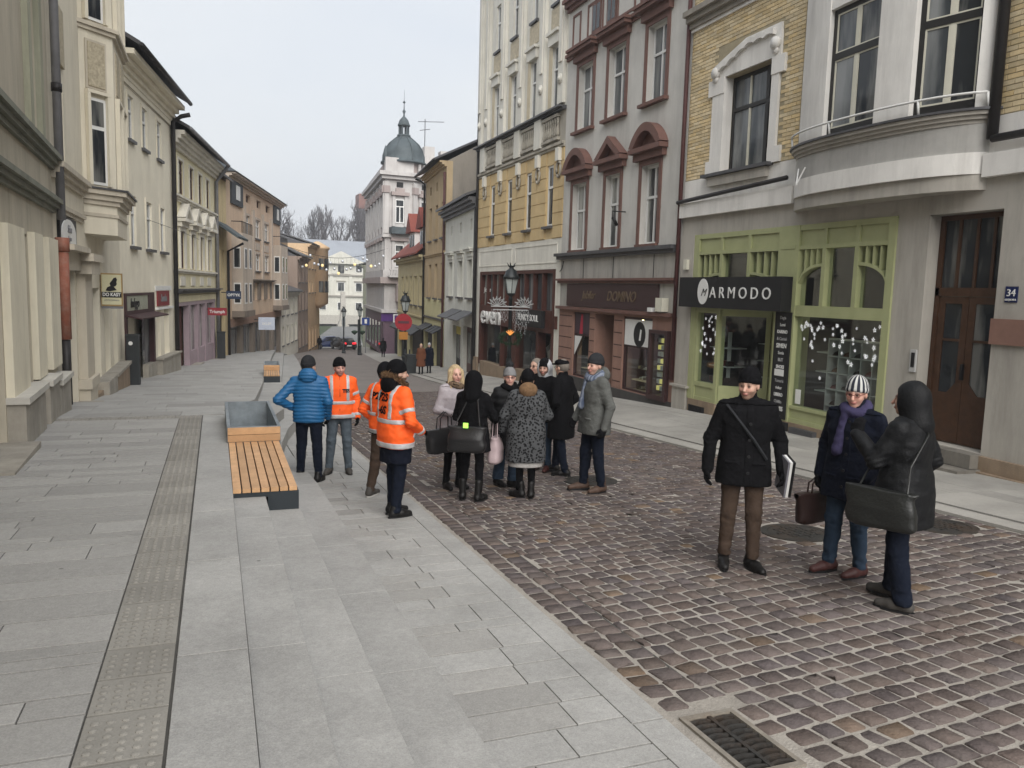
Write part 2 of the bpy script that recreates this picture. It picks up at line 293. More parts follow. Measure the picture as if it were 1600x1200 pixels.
for k in range(10):
    for s in (0, 1):
        y0 = .055+k*(gl-.1)/9.6; x0, x1 = (.031, gw/2-.013) if s == 0 else (gw/2+.013, gw-.031)
        b = MB(); n = 5; pts = []
        for i in range(n+1):
            tt = i/n; pts.append((x0+(x1-x0)*tt, y0+.014*math.sin(math.pi*tt)))
        for i in range(n):
            (xa, ya), (xb, yb) = pts[i], pts[i+1]; b.hexa([(xa, ya, -.06), (xb, yb, -.06), (xb, yb+.02, -.06), (xa, ya+.02, -.06)], [(xa, ya, -.006), (xb, yb, -.006), (xb, yb+.02, -.006), (xa, ya+.02, -.006)])
        b.obj('bar', m_iron, t)
MB().box(.03, gw-.03, .035, gl-.035, -.3, -.2).obj('sump', mat('sump_black', (.008, .008, .008)), t)
# left: lower pavement, steps, terrace
def slab(name, x0, x1, y0, y1, zf, m, parent, g=(.0035, .0085), th=.06, ch=.0012):
    gx_, gy_ = (g, g) if not isinstance(g, tuple) else g; x0, x1, y0, y1 = x0+gx_, x1-gx_, y0+gy_, y1-gy_; v = []
    for (dx, dz) in ((0, -th), (0, -ch), (ch, 0)):
        for x, y in ((x0+dx, y0+dx), (x1-dx, y0+dx), (x1-dx, y1-dx), (x0+dx, y1-dx)): v.append((x, y, zf(y)+dz))
    f = [(0, 1, 5, 4), (1, 2, 6, 5), (2, 3, 7, 6), (3, 0, 4, 7), (4, 5, 9, 8), (5, 6, 10, 9), (6, 7, 11, 10), (7, 4, 8, 11), (8, 9, 10, 11)]
    return mesh_obj(name, v, f, m, parent)
Yp = [y for y in Yn if y <= 13]+[13.6]
low = strip('lower_pavement', [y for y in Yn if y <= 17]+[17.], lambda y: (E4-.05, road_z(y)-.012), lambda y: (kL(y)+.0, road_z(y)-.012), m_joint)
strip('lower_pavement_far', [17.]+[y for y in Yn if y > 17], lambda y: (e1b(y)+.9 if y < 64 else LBx(y), road_z(y)-.002), lambda y: (kL(y), road_z(y)-.002), m_granite, 4)
y = 1.7
while y < 17:                                              # kerb stones
    dy = min(rng.uniform(.9, 1.1), 17-y+.01); slab('kerb_stone', kL(y)-.21, kL(y)-.005, y, y+dy, road_z, m_granite, low); y += dy
y = 1.7; 
while y < 16.9:                                            # coursed slabs between lowest step and kerb
    dy = min(rng.choice([.16, .2, .28, .36, .3, .22]), 17-y); x0, x1 = E4+.01, kL(y)-.21; cut = rng.uniform(.25, .75)
    if rng.random() < .15: slab('slab', x0, x1, y, y+dy, road_z, m_granite2, low)
    else:
        xm = x0+(x1-x0)*cut; slab('slab', x0, xm, y, y+dy, road_z, m_granite2 if rng.random() < .5 else m_granite, low); slab('slab', xm, x1, y, y+dy, road_z, m_granite, low)
    y += dy
steps = empty('stone_steps', kind='structure', loc=(0, 0, 0))
for k in (1, 2, 3):
    x0, x1 = EX[k-1], EX[k]; y = 1.6+rng.uniform(-.6, 0)
    while y < 13.6:
        dy = min(rng.uniform(1.35, 1.6), 13.6-y)
        slab('tread', x0+.008, x1+.004, y, y+dy, (lambda kk: (lambda yy: step_z(kk, yy)))(k), m_granite, steps, g=.003, th=.7, ch=.002); y += dy
slab('tread', E3+.0, E4+.0, 13.61, 17., road_z, m_granite, low)
slab('tread', E2+.3, E3, 13.61, 17., road_z, m_granite, low)
for k in (1, 2, 3): strip('step_shade_bed', Yp, (lambda kk: lambda y: (EX[kk-1]-.03, step_z(kk, y)-.05))(k), (lambda kk: lambda y: (EX[kk]-.01, step_z(kk, y)-.05))(k), m_joint, parent=steps, kind=None)  # dark bed seen in the tread gaps paints the shadow line under each riser
terr = strip('terrace', Yp, lambda y: (LBx(y)-.6, terr_z(y)-.012), lambda y: (E1-.03, terr_z(y)-.012), m_joint)
y = 1.4
while y < 13.6:                                            # edge slabs beside the top step
    dy = min(rng.uniform(1.3, 1.6), 13.6-y); slab('edge_slab', -.205, E1+.003, y, y+dy, terr_z, m_granite, terr, th=.8, ch=.002); y += dy
TXL, TXR = -.54, -.212
y = 1.5; 
while y < 13.3:                                            # tactile strip: long slabs with five rows of buttons
    dy = rng.uniform(.28, .42); dy = min(dy, 13.32-y); s_ = slab('tactile_slab', TXL, TXR, y, y+dy, terr_z, m_tact, terr)
    b = MB(); ny = max(1, int(dy/.062))
    for i in range(5):
        for j in range(ny):
            cx, cy = TXL+.045+i*.0598, y+.03+j*.06; z = terr_z(cy)
            b.lathe([(.019, -.002), (.0165, .004), (.010, .0068), (.003, .0075)], 8, (cx, cy, z))
    b.obj('button', m_tact, s_, smooth=False); y += dy
for i in range(6):                                        # cross strip at the break of slope
    x0 = -2.6+i*(2.6-.21)/6; s_ = slab('tactile_slab', x0, x0+(2.6-.21)/6, 13.32, 13.6, terr_z, m_tact, terr); b = MB()
    for p in range(6):
        for q in range(4): b.lathe([(.019, -.002), (.0165, .004), (.010, .0068), (.003, .0075)], 8, (x0+.035+p*.066, 13.36+q*.06, terr_z(13.4+q*.06)))
    b.obj('button', m_tact, s_)
y = 1.3
while y < 13.3:                                            # long thin slabs of the terrace
    dy = min(rng.choice([.14, .17, .2, .26, .33, .4]), 13.32-y); x = -2.75-rng.uniform(0, .9)
    while x < TXL:
        dx = rng.uniform(.5, 1.25); x1 = x+dx if x+dx < TXL-.2 else TXL-.002
        if x1-x > .12 and x1 > LBx(y)-.4: slab('slab', x, x1, y, y+dy, terr_z, m_granite2, terr)
        x = x1 if x1 < TXL-.003 else 9
    y += dy
# left pavement beyond the break: slope, two steps
Yb = [13.6]+[y for y in Yn if 14 <= y <= 96]
t2 = strip('upper_pavement', Yb, lambda y: (LBx(y)-.8, terr_z(y)), lambda y: (e1b(y) if y < 66 else kL(y)-.6, terr_z(y) if y < 60 else terr_z(y)+(road_z(y)-terr_z(y))*min(1, (y-60)/8)), m_granite, 6)
y = 13.62
while y < 40:
    dy = min(rng.uniform(.5, .9), 40-y); x = LBx(y)-.3
    while x < e1b(y)-.01:
        dx = min(rng.uniform(.7, 1.4), e1b(y)-.005-x)
        if dx > .1: slab('slab', x, x+dx, y, y+dy, (lambda yy: terr_z(yy)+.012), m_granite if rng.random() < .7 else m_granite2, t2, g=(.003, .005), ch=.0012)
        x += dx
    y += dy
st2 = empty('lower_steps', kind='structure')
for k in (0, 1, 2):
    y = 13.62
    while y < 62:
        dy = min(2.0, 62-y); zz = (lambda kk: (lambda yy: terr_z(yy)*(1-kk/3)+road_z(yy)*kk/3+.004))(k+0.0 if k else .05)
        v = []; x0a, x0b = e1b(y)+.3*k-(.3 if k == 0 else 0), e1b(y+dy)+.3*k-(.3 if k == 0 else 0)
        x1a, x1b = e1b(y)+.3*(k+1)-(.3 if k == 0 else 0)+(.012 if k == 0 else 0), e1b(y+dy)+.3*(k+1)-(.3 if k == 0 else 0)+(.012 if k == 0 else 0)
        if k: x0a -= .3; x0b -= .3; x1a -= .0; x1b -= .0
        q = [(x0a, y+.003), (x1a, y+.003), (x1b, y+dy-.003), (x0b, y+dy-.003)]
        MB().hexa([(a, b, zz(b)-.4) for a, b in q], [(a, b, zz(b)+.012*(k == 0)) for a, b in q]).obj('tread', m_granite, st2); y += dy
# right pavement with kerb band and slot drain
rp = strip('right_pavement', Yn, lambda y: (kR(y), road_z(y)), lambda y: (RBx(y)+.4, rpav_z(y)), m_rpav, 6)
rz_at = lambda x, y: road_z(y)+(rpav_z(y)-road_z(y))*(x-kR(y))/(RBx(y)+.4-kR(y))
y = 3.
while y < 46:
    dy = min(1.2, 46-y); 
    def quad(xa0, xa1, xb0, xb1, n, m, up=.035, g=.004):
        q = [(xa0+g, y+g), (xa1-g, y+g), (xb1-g, y+dy-g), (xb0+g, y+dy-g)]
        return MB().hexa([(a, b, rz_at(a, b)-.05) for a, b in q], [(a, b, rz_at(a, b)+up) for a, b in q]).obj(n, m, rp)
    quad(kR(y), kR(y)+.36, kR(y+dy), kR(y+dy)+.36, 'kerb_stone', m_rpav, .03, .003)
    quad(kR(y)+.362, kR(y)+.42, kR(y+dy), kR(y+dy), 'slot', m_joint, .004, 0) if False else None
    xs = [kR(y)+.43]+[kR(y)+.43+(RBx(y)-kR(y)-.43)*t for t in np.sort(rng.uniform(.12, .9, 3))]+[RBx(y)+.05]; d = kR(y+dy)-kR(y)
    h = dy/2
    for i in range(len(xs)-1): quad(xs[i], xs[i+1], xs[i]+d, xs[i+1]+d, 'slab', m_rpav)
    y += dy
strip('slot_drain', [y for y in Yn if 2 < y < 47], lambda y: (kR(y)+.361, rz_at(kR(y)+.36, y)+.012), lambda y: (kR(y)+.429, rz_at(kR(y)+.43, y)+.012), mat('slot_dark', (.03, .03, .028)))
# ================================================================ BUILDINGS: library
class Bld:
    """a building whose street front is a plane: u runs from the near end away from the camera, d is outwards, z up (world)"""
    def __init__(s, name, label, P0, P1, side, zb, cat='building'):
        s.P0, s.P1, s.side = Vector(P0), Vector(P1), side; d = s.P1-s.P0; s.L = d.length; d /= s.L; s.zb = zb
        if side == 'R': o = s.P0; ax = d
        else: o = s.P1; ax = -d
        s.root = empty(name, label, cat, (o.x, o.y, zb), math.atan2(ax.y, ax.x)); s.wn = 0
    def X(s, u): return u if s.side == 'R' else s.L-u
    def box(s, mb, u0, u1, d0, d1, z0, z1): return mb.box(s.X(u0), s.X(u1), d0, d1, z0-s.zb, z1-s.zb)
    def poly(s, mb, uz, d0, d1): return mb.prism([(s.X(u), z-s.zb) for u, z in uz], d0, d1)
    def part(s, name, m, boxes, parent=None, label=None):
        mb = MB()
        for b in boxes: s.box(mb, *b)
        o = mb.obj(name, m, parent or s.root)
        if label: o['label'] = label
        return o
    def tube(s, name, m, pts, r, parent=None, n=8, smooth=True):
        mb = MB(); mb.tube([(s.X(u), d, z-s.zb) for u, d, z in pts], r, n); return mb.obj(name, m, parent or s.root, smooth)
    def wall(s, m, u0, u1, z0, z1, holes=(), th=.34, d=0., name='wall'):
        """solid wall with real openings: columns between opening edges, split around each opening"""
        mb = MB(); us = sorted({u0, u1, *[min(max(h[i], u0), u1) for h in holes for i in (0, 1)]})
        for a, b in zip(us[:-1], us[1:]):
            if b-a < 1e-4: continue
            hs = sorted([(max(h[2], z0), min(h[3], z1)) for h in holes if h[0] < b-1e-5 and h[1] > a+1e-5 and h[3] > z0 and h[2] < z1]); z = z0
            for p, q in hs:
                if p > z+1e-4: s.box(mb, a, b, d-th, d, z, p)
                z = max(z, q)
            if z1 > z+1e-4: s.box(mb, a, b, d-th, d, z, z1)
        return mb.obj(name, m, s.root)
    def window(s, u0, u1, z0, z1, frame, glass, depth=.17, fw=.06, nv=1, tr=(.66,), sill=None, surround=None, hood=None, panes=False, d=0., bead=None, name='window'):
        if u0 > u1: u0, u1 = u1, u0
        mb = MB(); D0, D1 = d-depth-.05, d-depth
        zt = [z0+fw]+[z0+(z1-z0)*t for t in tr]+[z1-fw]
        uv = [u0+fw+(u1-u0-2*fw)*k/(nv+1) for k in range(nv+2)]
        s.box(mb, u0, u1, D0, D1, z0, z0+fw); s.box(mb, u0, u1, D0, D1, z1-fw, z1); s.box(mb, u0, u0+fw, D0, D1, z0+fw, z1-fw); s.box(mb, u1-fw, u1, D0, D1, z0+fw, z1-fw)
        for t in zt[1:-1]: s.box(mb, u0+fw, u1-fw, D0, D1+.012, t-fw*.5, t+fw*.5)
        for k in range(1, nv+1):
            for a, b in zip(zt[:-1], zt[1:]): s.box(mb, uv[k]-fw*.45, uv[k]+fw*.45, D0, D1+.006, a+(fw*.5 if a != zt[0] else 0), b-(fw*.5 if b != zt[-1] else 0))
        w_ = mb.obj(name, frame, s.root)
        if panes:
            for a, b in zip(zt[:-1], zt[1:]):
                for p, q in zip(uv[:-1], uv[1:]):
                    o = s.part('pane', glass, [(p-.02, q+.02, D0+.015, D0+.022, a-.02, b+.02)], w_)
                    if bead:
                        bw = .022; i = fw*.5; s.part('bead', bead, [(p+i, q-i, D1-.01, D1+.004, a+i, a+i+bw), (p+i, q-i, D1-.01, D1+.004, b-i-bw, b-i), (p+i, p+i+bw, D1-.01, D1+.004, a+i+bw, b-i-bw), (q-i-bw, q-i, D1-.01, D1+.004, a+i+bw, b-i-bw)], w_)
        else: s.part('pane', glass, [(u0+fw*.5, u1-fw*.5, D0+.015, D0+.022, z0+fw*.5, z1-fw*.5)], w_)
        if sill: s.part('sill', sill[0], [(u0-sill[2], u1+sill[2], d-depth, d+sill[1], z0-.09, z0-.002)], w_)
        if surround:
            m, sw, pr = surround; s.part('surround', m, [(u0-sw, u0-.001, d-.02, d+pr, z0, z1+sw), (u1+.001, u1+sw, d-.02, d+pr, z0, z1+sw), (u0-.001, u1+.001, d-.02, d+pr, z1+.001, z1+sw)], w_)
        if hood:
            kind, m, ht, pr, ex = hood; a, b, zz = u0-ex, u1+ex, z1+(surround[1] if surround else 0)+.002; mb = MB()
            if kind == 'flat':
                s.box(mb, a+.1, b-.1, d-.02, d+pr*.45, zz, zz+ht*.55); s.box(mb, a, b, d-.02, d+pr, zz+ht*.55+.001, zz+ht*.8); s.box(mb, a-.04, b+.04, d-.02, d+pr+.05, zz+ht*.8+.001, zz+ht)
            else:
                e = ht*.34; s.box(mb, a+.06, b-.06, d-.02, d+pr*.5, zz, zz+e*.6); s.box(mb, a, b, d-.02, d+pr, zz+e*.6+.001, zz+e); c = (a+b)/2; n = 14; top = []; inn = []
                for i in range(n+1):
                    t = i/n; uu = a+(b-a)*t
                    h = math.sin(math.pi*t)**.75 if kind == 'arch' else 1-abs(2*t-1)
                    top.append((uu, zz+e+.03+(ht-e-.03)*h)); inn.append((c+(uu-c)*.74, zz+e+.002+max(0, (ht-e)*h*.72-.05)))
                for i in range(n): s.poly(mb, [inn[i], inn[i+1], top[i+1], top[i]], d-.02, d+pr*.95)
                s.poly(mb, [(a+.15, zz+e+.001), (b-.15, zz+e+.001)]+inn[::-1][1:-1], d-.02, d+.03)
            mb.obj('hood', m, w_)
        return w_
    def cornice(s, m, u0, u1, z0, z1, pr, name='cornice', steps=3, d=0.):
        h = (z1-z0)/steps; return s.part(name, m, [(u0-pr*.0*(i+1), u1, d-.03, d+pr*(i+1)/steps, z0+h*i+(.001 if i else 0), z0+h*(i+1)) for i in range(steps)])
    def core(s, m, z0, z1, depth=9., u0=0., u1=None, d=-.341, name='building_body'):
        return s.part(name, m, [(u0+.003, (u1 if u1 is not None else s.L)-.003, -depth, d, z0, z1)])
    def hollow(s, m, z0, z1, depth=9., back=2.2):
        """ground storey kept open behind the shop windows"""
        return s.part('building_body', m, [(.003, s.L-.003, -depth, -back, z0, z1), (.003, .25, -back+.001, -.342, z0, z1), (s.L-.25, s.L-.003, -back+.001, -.342, z0, z1), (.251, s.L-.251, -back+.001, -.342, z0, z0+.05), (.251, s.L-.251, -back+.001, -.342, z1-.06, z1)])
    def roof(s, m, ze, zr, over=.45, depth=9., soff=None, gut=None, ridge=.5):
        mb = MB(); a, b = s.X(-.0), s.X(s.L); y1, y0 = over, -depth; ym = y0+(y1-y0)*ridge; k = s.zb; t = .12
        for (ya, za), (yb, zb_) in (((y1, ze), (ym, zr)), ((y0, ze), (ym, zr))):
            mb.hexa([(a, ya, za-k), (b, ya, za-k), (b, yb, zb_-k), (a, yb, zb_-k)], [(a, ya, za+t-k), (b, ya, za+t-k), (b, yb, zb_+t-k), (a, yb, zb_+t-k)])
        r = mb.obj('roof', m, s.root)
        for uu in (.01, s.L-.25):
            mb = MB(); x0, x1 = sorted((s.X(uu), s.X(uu+.24))); mb.hexa([(x0, -.0, ze-k-.02), (x0, y0+.1, ze-k-.02), (x0, ym, zr-.03-k)], [(x1, -.0, ze-k-.02), (x1, y0+.1, ze-k-.02), (x1, ym, zr-.03-k)])
            mb.obj('gable', soff or m, r)
        if gut: mb = MB(); mb.tube([(a, y1+.03, ze+.02-k), (b, y1+.03, ze+.02-k)], .075, 8); mb.obj('gutter', gut, r, True)
        return r
    def chimney(s, m, u, d, z0, z1, w_=.6, parent=None): return s.part('chimney', m, [(u-w_/2, u+w_/2, d-.35, d+.35, z0, z1-.15), (u-w_/2-.06, u+w_/2+.06, d-.41, d+.41, z1-.149, z1)], parent)
    def text(s, name, txt, u, d, z, size, m, parent=None, shear=0., sx=1., depth=.008, bold=0., align='CENTER'):
        return text_mesh(name, txt, size, m, parent or s.root, (s.X(u), d, z-s.zb), (R(90), 0, R(180)), depth, align, shear, sx, bold)
    def downpipe(s, m, u, z0, z1, d=.1, r=.055, top=None):
        pts = [(u, d, z0), (u, d, z1)]
        if top: pts += [(u, d+top*.5, z1+.22), (u, d+top, z1+.3)]
        return s.tube('downpipe', m, pts, r)
m_white = mat('white_paint', (.72, .72, .70), rough=.45, var=.06, bump=.03, spec=.4)
m_cream_paint = mat('cream_paint', (.62, .60, .5), rough=.5, var=.08, bump=.05)
m_zinc = mat('zinc_sheet', (.10, .10, .105), rough=.5, var=.25, metal=.4, bump=.1)
m_pipe_dark = mat('pipe_dark', (.03, .028, .028), rough=.5, var=.2, metal=.2)
m_pipe_red = mat('pipe_red_brown', (.075, .028, .026), rough=.55, var=.2)
m_black = mat('matt_black', (.012, .012, .013), rough=.5, var=.1, bump=.05)
m_gl = glassy('glass_dim'); m_gl2 = glassy('glass_curtain', light=(.4, .4, .37), th=(.42, .58)); m_gl3 = glassy('glass_bluish', dark=(.05, .058, .065), light=(.25, .26, .26), th=(.4, .65))
m_sg = clear_glass('shop_glass', gloss=.04)
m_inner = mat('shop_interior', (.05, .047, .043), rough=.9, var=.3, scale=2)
m_stone_tan = mat('sandstone_tan', (.285, .215, .15), rough=.85, var=.18, scale=2.5, stain=.5, stain_col=(.08, .06, .045), bump=.3)
# ================================================================ R1: corner shop house, yellow brick with round bay
R1 = Bld('brick_house', 'yellow brick house with round white bay over a pale green shoe shop', (11.2, 2.0), (11.2, 17.91), 'R', -1.6)
m_r1grey = plaster('r1_grey', (.43, .405, .36), stain=.45, stain_col=(.10, .09, .075))
m_r1white = plaster('r1_white', (.76, .74, .70), stain=.35, stain_col=(.22, .2, .18))
m_green = mat('shop_green', (.37, .39, .205), rough=.5, var=.08, scale=4, bump=.05, stain=.2, stain_col=(.12, .13, .06))
m_dkwood = mat('door_brown', (.062, .030, .016), rough=.5, var=.3, scale=7, bump=.2, bscale=30)
m_winblk = mat('window_dark_paint', (.022, .021, .02), rough=.45, var=.15, bump=.03)
h_shop = (8.98, 15.27, -.95, 3.09); h_door = (6.98, 8.32, -.72, 3.05); h_win = (12.66, 14.37, 4.5, 6.64); h_r = (3.2, 6.22, -.74, 1.0)
R1.wall(m_r1grey, -5, 15.91, -1.7, 3.54, [h_shop, h_door, h_r])
R1.wall(m_r1white, -5, 15.91, 3.541, 4.45, [(7.34, 11.68, 3.55, 4.45)])
m_mortar_y = mat('brick_mortar', (.36, .31, .21), rough=.95, var=.2)
R1.wall(m_mortar_y, -5, 15.91, 4.451, 12, [h_win, (7.34, 11.68, 4.45, 12)], d=-.008, name='brick_wall')
bw = [o for o in R1.root.children if o.name.startswith('brick_wall')][0]
# bricks: individual ones where they show largest, the rest joined
m_brick = mat('yellow_brick', (.5, .36, .17), rough=.8, var=.12, scale=14, bump=.25, bscale=70, attr='Col', stain=.18, stain_col=(.16, .12, .07))
BL, BH = .262, .082; bricks = []
surr_zone = lambda u, z: (12.2 < u < 15.0 and 4.4 < z < 7.4 and (12.38 < u < 14.87 or z < 4.8 or 6.3 < z < 6.7))
r_ = 0; z = 4.46
while z < 9.6:
    off = (r_ % 2)*BL/2
    for seg0, seg1 in ((4.0, 7.28), (11.74, 15.88)):
        u = seg0-off
        while u < seg1:
            a, b = max(u, seg0), min(u+BL, seg1)
            if b-a > .04 and not surr_zone((a+b)/2, z+BH/2) and not (8.05 < z < 8.52): bricks.append((a+.005, b-.005, z+.005, z+BH-.005))
            u += BL
    z += BH; r_ += 1
def brick_geo(q):
    a, b, c, e = q; j = rng.uniform(-.002, .002); d = .002+j; x0, x1 = R1.X(a), R1.X(b); k = R1.zb
    v = [(x0, -.012, c-k), (x1, -.012, c-k), (x1, -.012, e-k), (x0, -.012, e-k), (x0+.003, d, c+.003-k), (x1-.003, d, c+.003-k), (x1-.003, d, e-.003-k), (x0+.003, d, e-.003-k)]
    return v, [(4, 7, 6, 5), (0, 4, 5, 1), (1, 5, 6, 2), (2, 6, 7, 3), (3, 7, 4, 0)]
def brick_mesh(lst):
    V = []; Fc = []; C = []
    for q in lst:
        v, f = brick_geo(q); o = len(V); V += v; Fc += [tuple(o+i for i in p) for p in f]; t = rng.uniform(.8, 1.15); w_ = rng.uniform(-.05, .05); C += [(.66*t, (.53+w_*.5)*t, (.32+w_)*t, 1)]*8
    me = bpy.data.meshes.new('brick'); me.from_pydata(V, [], Fc); me.materials.append(m_brick); c = me.color_attributes.new('Col', 'FLOAT_COLOR', 'POINT'); c.data.foreach_set('color', np.array(C, dtype=np.float32).ravel()); return me
bricks.sort(key=lambda q: (not (4.6 < q[0]), math.hypot(11.2, q[0]+2, q[2]-1.6)))
vis = [q for q in bricks if (q[0] > 6 or q[0] > 11) and q[2] < 7.9]; vis.sort(key=lambda q: math.hypot(11.2, q[0]+2, q[2]-1.6)); vs_ = set(vis[:300])
for q in vis[:300]: link(bpy.data.objects.new('brick', brick_mesh([q])), bw)
o = bpy.data.objects.new('brick_field', brick_mesh([q for q in bricks if q not in vs_])); link(o, bw); o['kind'] = 'stuff'
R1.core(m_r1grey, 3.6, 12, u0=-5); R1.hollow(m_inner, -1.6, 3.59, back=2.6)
R1.roof(m_zinc, 12, 15, over=.6)
# bands, cornices
R1.part('band', m_r1white, [(11.69, 15.93, -.02, .12, 3.54, 3.89), (-5, 7.33, -.02, .12, 3.54, 3.89)])
R1.cornice(mat('r1_cornice', (.30, .275, .235), rough=.9, var=.15, stain=.4), -5, 15.95, 8.12, 8.5, .3, d=.0)
R1.part('fillet', m_r1white, [(-5, 15.92, -.02, .05, 8.04, 8.119)])
R1.tube('gutter', m_pipe_dark, [(15.97, .16, 3.93), (13.8, .17, 4.0), (11.8, .18, 4.06)], .05)
R1.tube('gutter', m_pipe_dark, [(7.2, .12, 4.1), (5, .12, 4.1)], .06)
R1.downpipe(m_pipe_dark, 7.22, 4.1, 12, d=.1, r=.08)
R1.downpipe(m_pipe_red, 15.97, -.6, 12, d=.08, r=.055)
R1.part('pilaster', m_r1grey, [(15.28, 15.88, .0, .05, -.66, 3.1), (15.2, 15.95, .0, .14, -.72, -.661), (15.28, 15.9, 0, .09, -1.7, -.721)])
# first-floor window with scalloped stone surround
w_ = R1.window(12.66, 14.37, 4.5, 6.64, m_winblk, m_gl3, depth=.2, fw=.085, nv=0, tr=(.655,), panes=False)
R1.part('mullion', m_winblk, [(13.02, 13.13, -.24, -.185, 4.56, 6.58)], w_); R1.part('casement_bar', m_cream_paint, [(13.68, 13.72, -.235, -.192, 4.58, 5.86), (13.68, 13.72, -.235, -.192, 5.94, 6.56)], w_)
R1.part('surround', m_r1white, [(14.365, 14.83, -.19, .05, 4.8, 6.3), (14.365, 14.98, -.19, .055, 4.5, 4.8), (14.365, 14.98, -.19, .07, 6.3, 6.66)], w_)
R1.part('surround', m_r1white, [(12.42, 12.665, -.19, .05, 4.8, 6.3), (12.25, 12.665, -.19, .055, 4.47, 4.8), (12.25, 12.665, -.19, .07, 6.3, 6.66)], w_)
mb = MB(); R1.poly(mb, [(14.83, 6.661), (12.42, 6.661), (12.42, 7.02), (12.45, 7.33), (13.65, 7.33), (14.83, 6.98)], -.02, .04)
n = 36; lo = []
for i in range(n+1):
    t = i/n; u = 12.62+(14.62-12.62)*t; base = 7.12 if u < 13.55 else 7.12-(u-13.55)*.33; lo.append((u, base+.045*abs(math.sin(t*math.pi*6))))
for i in range(n): R1.poly(mb, [lo[i], lo[i+1], (lo[i+1][0], lo[i+1][1]+.11), (lo[i][0], lo[i][1]+.11)], .03, .12)
for u in (12.55, 14.68):
    for j in range(3): mb.lathe([(.12-.03*j, 0), (.12-.03*j, .025)], 14, (R1.X(u), 0, 0)) if False else None
mb.obj('scalloped_pediment', m_r1white, w_)
for u, z in ((12.56, 6.92), (14.7, 6.80)):
    v = MB(); v.tube([(R1.X(u), .03, z-R1.zb), (R1.X(u), .13, z-R1.zb)], .13, 14); v.tube([(R1.X(u), .03, z-.14-R1.zb), (R1.X(u), .11, z-.14-R1.zb)], .08, 12); v.obj('volute', m_r1white, w_, True)
R1.part('sill', m_zinc, [(12.5, 15.0, -.2, .17, 4.42, 4.49)], w_); R1.part('sill_moulding', m_r1grey, [(12.62, 14.8, -.02, .1, 4.2, 4.41)], w_)
# round bay
UC, UH = 9.5, 2.17
def bay_d(u, pr): t = min(1., abs((u-UC)/UH)); return pr*(1-t**2.6)**.62 if t < 1 else 0.
def bay_ring(name, m, z0, z1, pr, us=None, parent=None, inner=None, ext=0.):
    mb = MB(); us = us if us is not None else UC+UH*np.sin(np.linspace(-math.pi/2, math.pi/2, 29)); us = [UC+(u-UC)*(1+ext/UH) for u in us]
    for a, b in zip(us[:-1], us[1:]):
        ta, tb = UC+(a-UC)/(1+ext/UH), UC+(b-UC)/(1+ext/UH)
        da, db = bay_d(ta, pr)+.002, bay_d(tb, pr)+.002; ia, ib = (da-inner, db-inner) if inner else (-.3, -.3); k = R1.zb
        mb.hexa([(a, ia, z0-k), (b, ib, z0-k), (b, db, z0-k), (a, da, z0-k)], [(a, ia, z1-k), (b, ib, z1-k), (b, db, z1-k), (a, da, z1-k)])
    return mb.obj(name, m, parent or bay, False)
bay = R1.part('bay', m_r1grey, [(7.34, 11.66, -.33, -.3, 3.56, 9)])
bay_ring('bay_soffit_ring', m_r1grey, 3.36, 3.60, .52)
bay_ring('bay_band', m_r1white, 3.602, 3.93, .60)
bay_ring('bay_drum', mat('r1_drum', (.42, .41, .385), rough=.9, var=.1, stain=.4, stain_col=(.14, .13, .12)), 3.932, 4.36, .56)
for i in range(3): bay_ring('bay_cornice', m_r1grey, 4.362+.06*i, 4.42+.06*i, .60+.05*i, ext=.06*i)
bay_ring('bay_lead', m_zinc, 4.543, 4.58, .74, ext=.17)
seg = lambda a, b, n=6: list(np.linspace(a, b, n))
for a, b in ((10.5, 11.63), (8.5, 9.22), (7.36, 7.5)): bay_ring('bay_pier', m_r1white, 4.581, 9, .52, us=seg(a, b, 8), inner=.5)
bay_ring('bay_lintel', m_r1white, 6.9, 9, .5, us=seg(7.5, 10.5, 10), inner=.4)
bay_ring('bay_back', m_r1grey, 4.581, 4.62, .35, us=seg(7.4, 11.6, 10))
def bay_window(a, b, z0, z1):
    da, db = bay_d(a, .52)-.1, bay_d(b, .52)-.1; L_ = math.hypot(b-a, db-da); ang = math.atan2(db-da, b-a)
    e = empty('bay_window', parent=R1.root); e.location = (a, da, 0); e.rotation_euler = (0, 0, ang); k = R1.zb; f = .09; zm = 6.05; mb = MB()
    mb.box(0, L_, -.05, 0, z0-k, z0+f*1.6-k).box(0, L_, -.05, 0, z1-f-k, z1-k).box(0, f, -.05, 0, z0+f*1.6-k, z1-f-k).box(L_-f, L_, -.05, 0, z0+f*1.6-k, z1-f-k).box(f, L_-f, -.05, .01, zm-.06-k, zm+.06-k)
    mb.obj('frame', m_winblk, e); m_ = L_/2
    for (p, q) in ((z0+f*1.6, zm-.06), (zm+.06, z1-f)):
        for s0, s1 in ((f, m_-.03), (m_+.03, L_-f)):
            MB().box(s0, s1, -.03, -.024, p-k, q-k).obj('pane', m_gl3 if s0 > .5 else m_gl, e); c = .028
            MB().box(s0, s1, -.03, -.006, p-k, p+c-k).box(s0, s1, -.03, -.006, q-c-k, q-k).box(s0, s0+c, -.03, -.006, p+c-k, q-c-k).box(s1-c, s1, -.03, -.006, p+c-k, q-c-k).obj('bead', m_cream_paint, e)
        MB().box(m_-.03, m_+.03, -.03, -.002, p-k, q-k).obj('mullion', m_cream_paint, e)
bay_window(9.22, 10.5, 4.62, 6.9); bay_window(7.5, 8.5, 4.62, 6.9)
mb = MB(); us = UC+(UH+.12)*np.sin(np.linspace(-1.3, 1.3, 16)); pts = [(u, bay_d(UC+(u-UC)*UH/(UH+.12), .68)+.03, 4.80-R1.zb) for u in us]; mb.tube(pts, .02, 6)
for i in (0, 4, 9, 15): mb.tube([(pts[i][0], pts[i][1]-.03, 4.58-R1.zb), pts[i]], .02, 6)
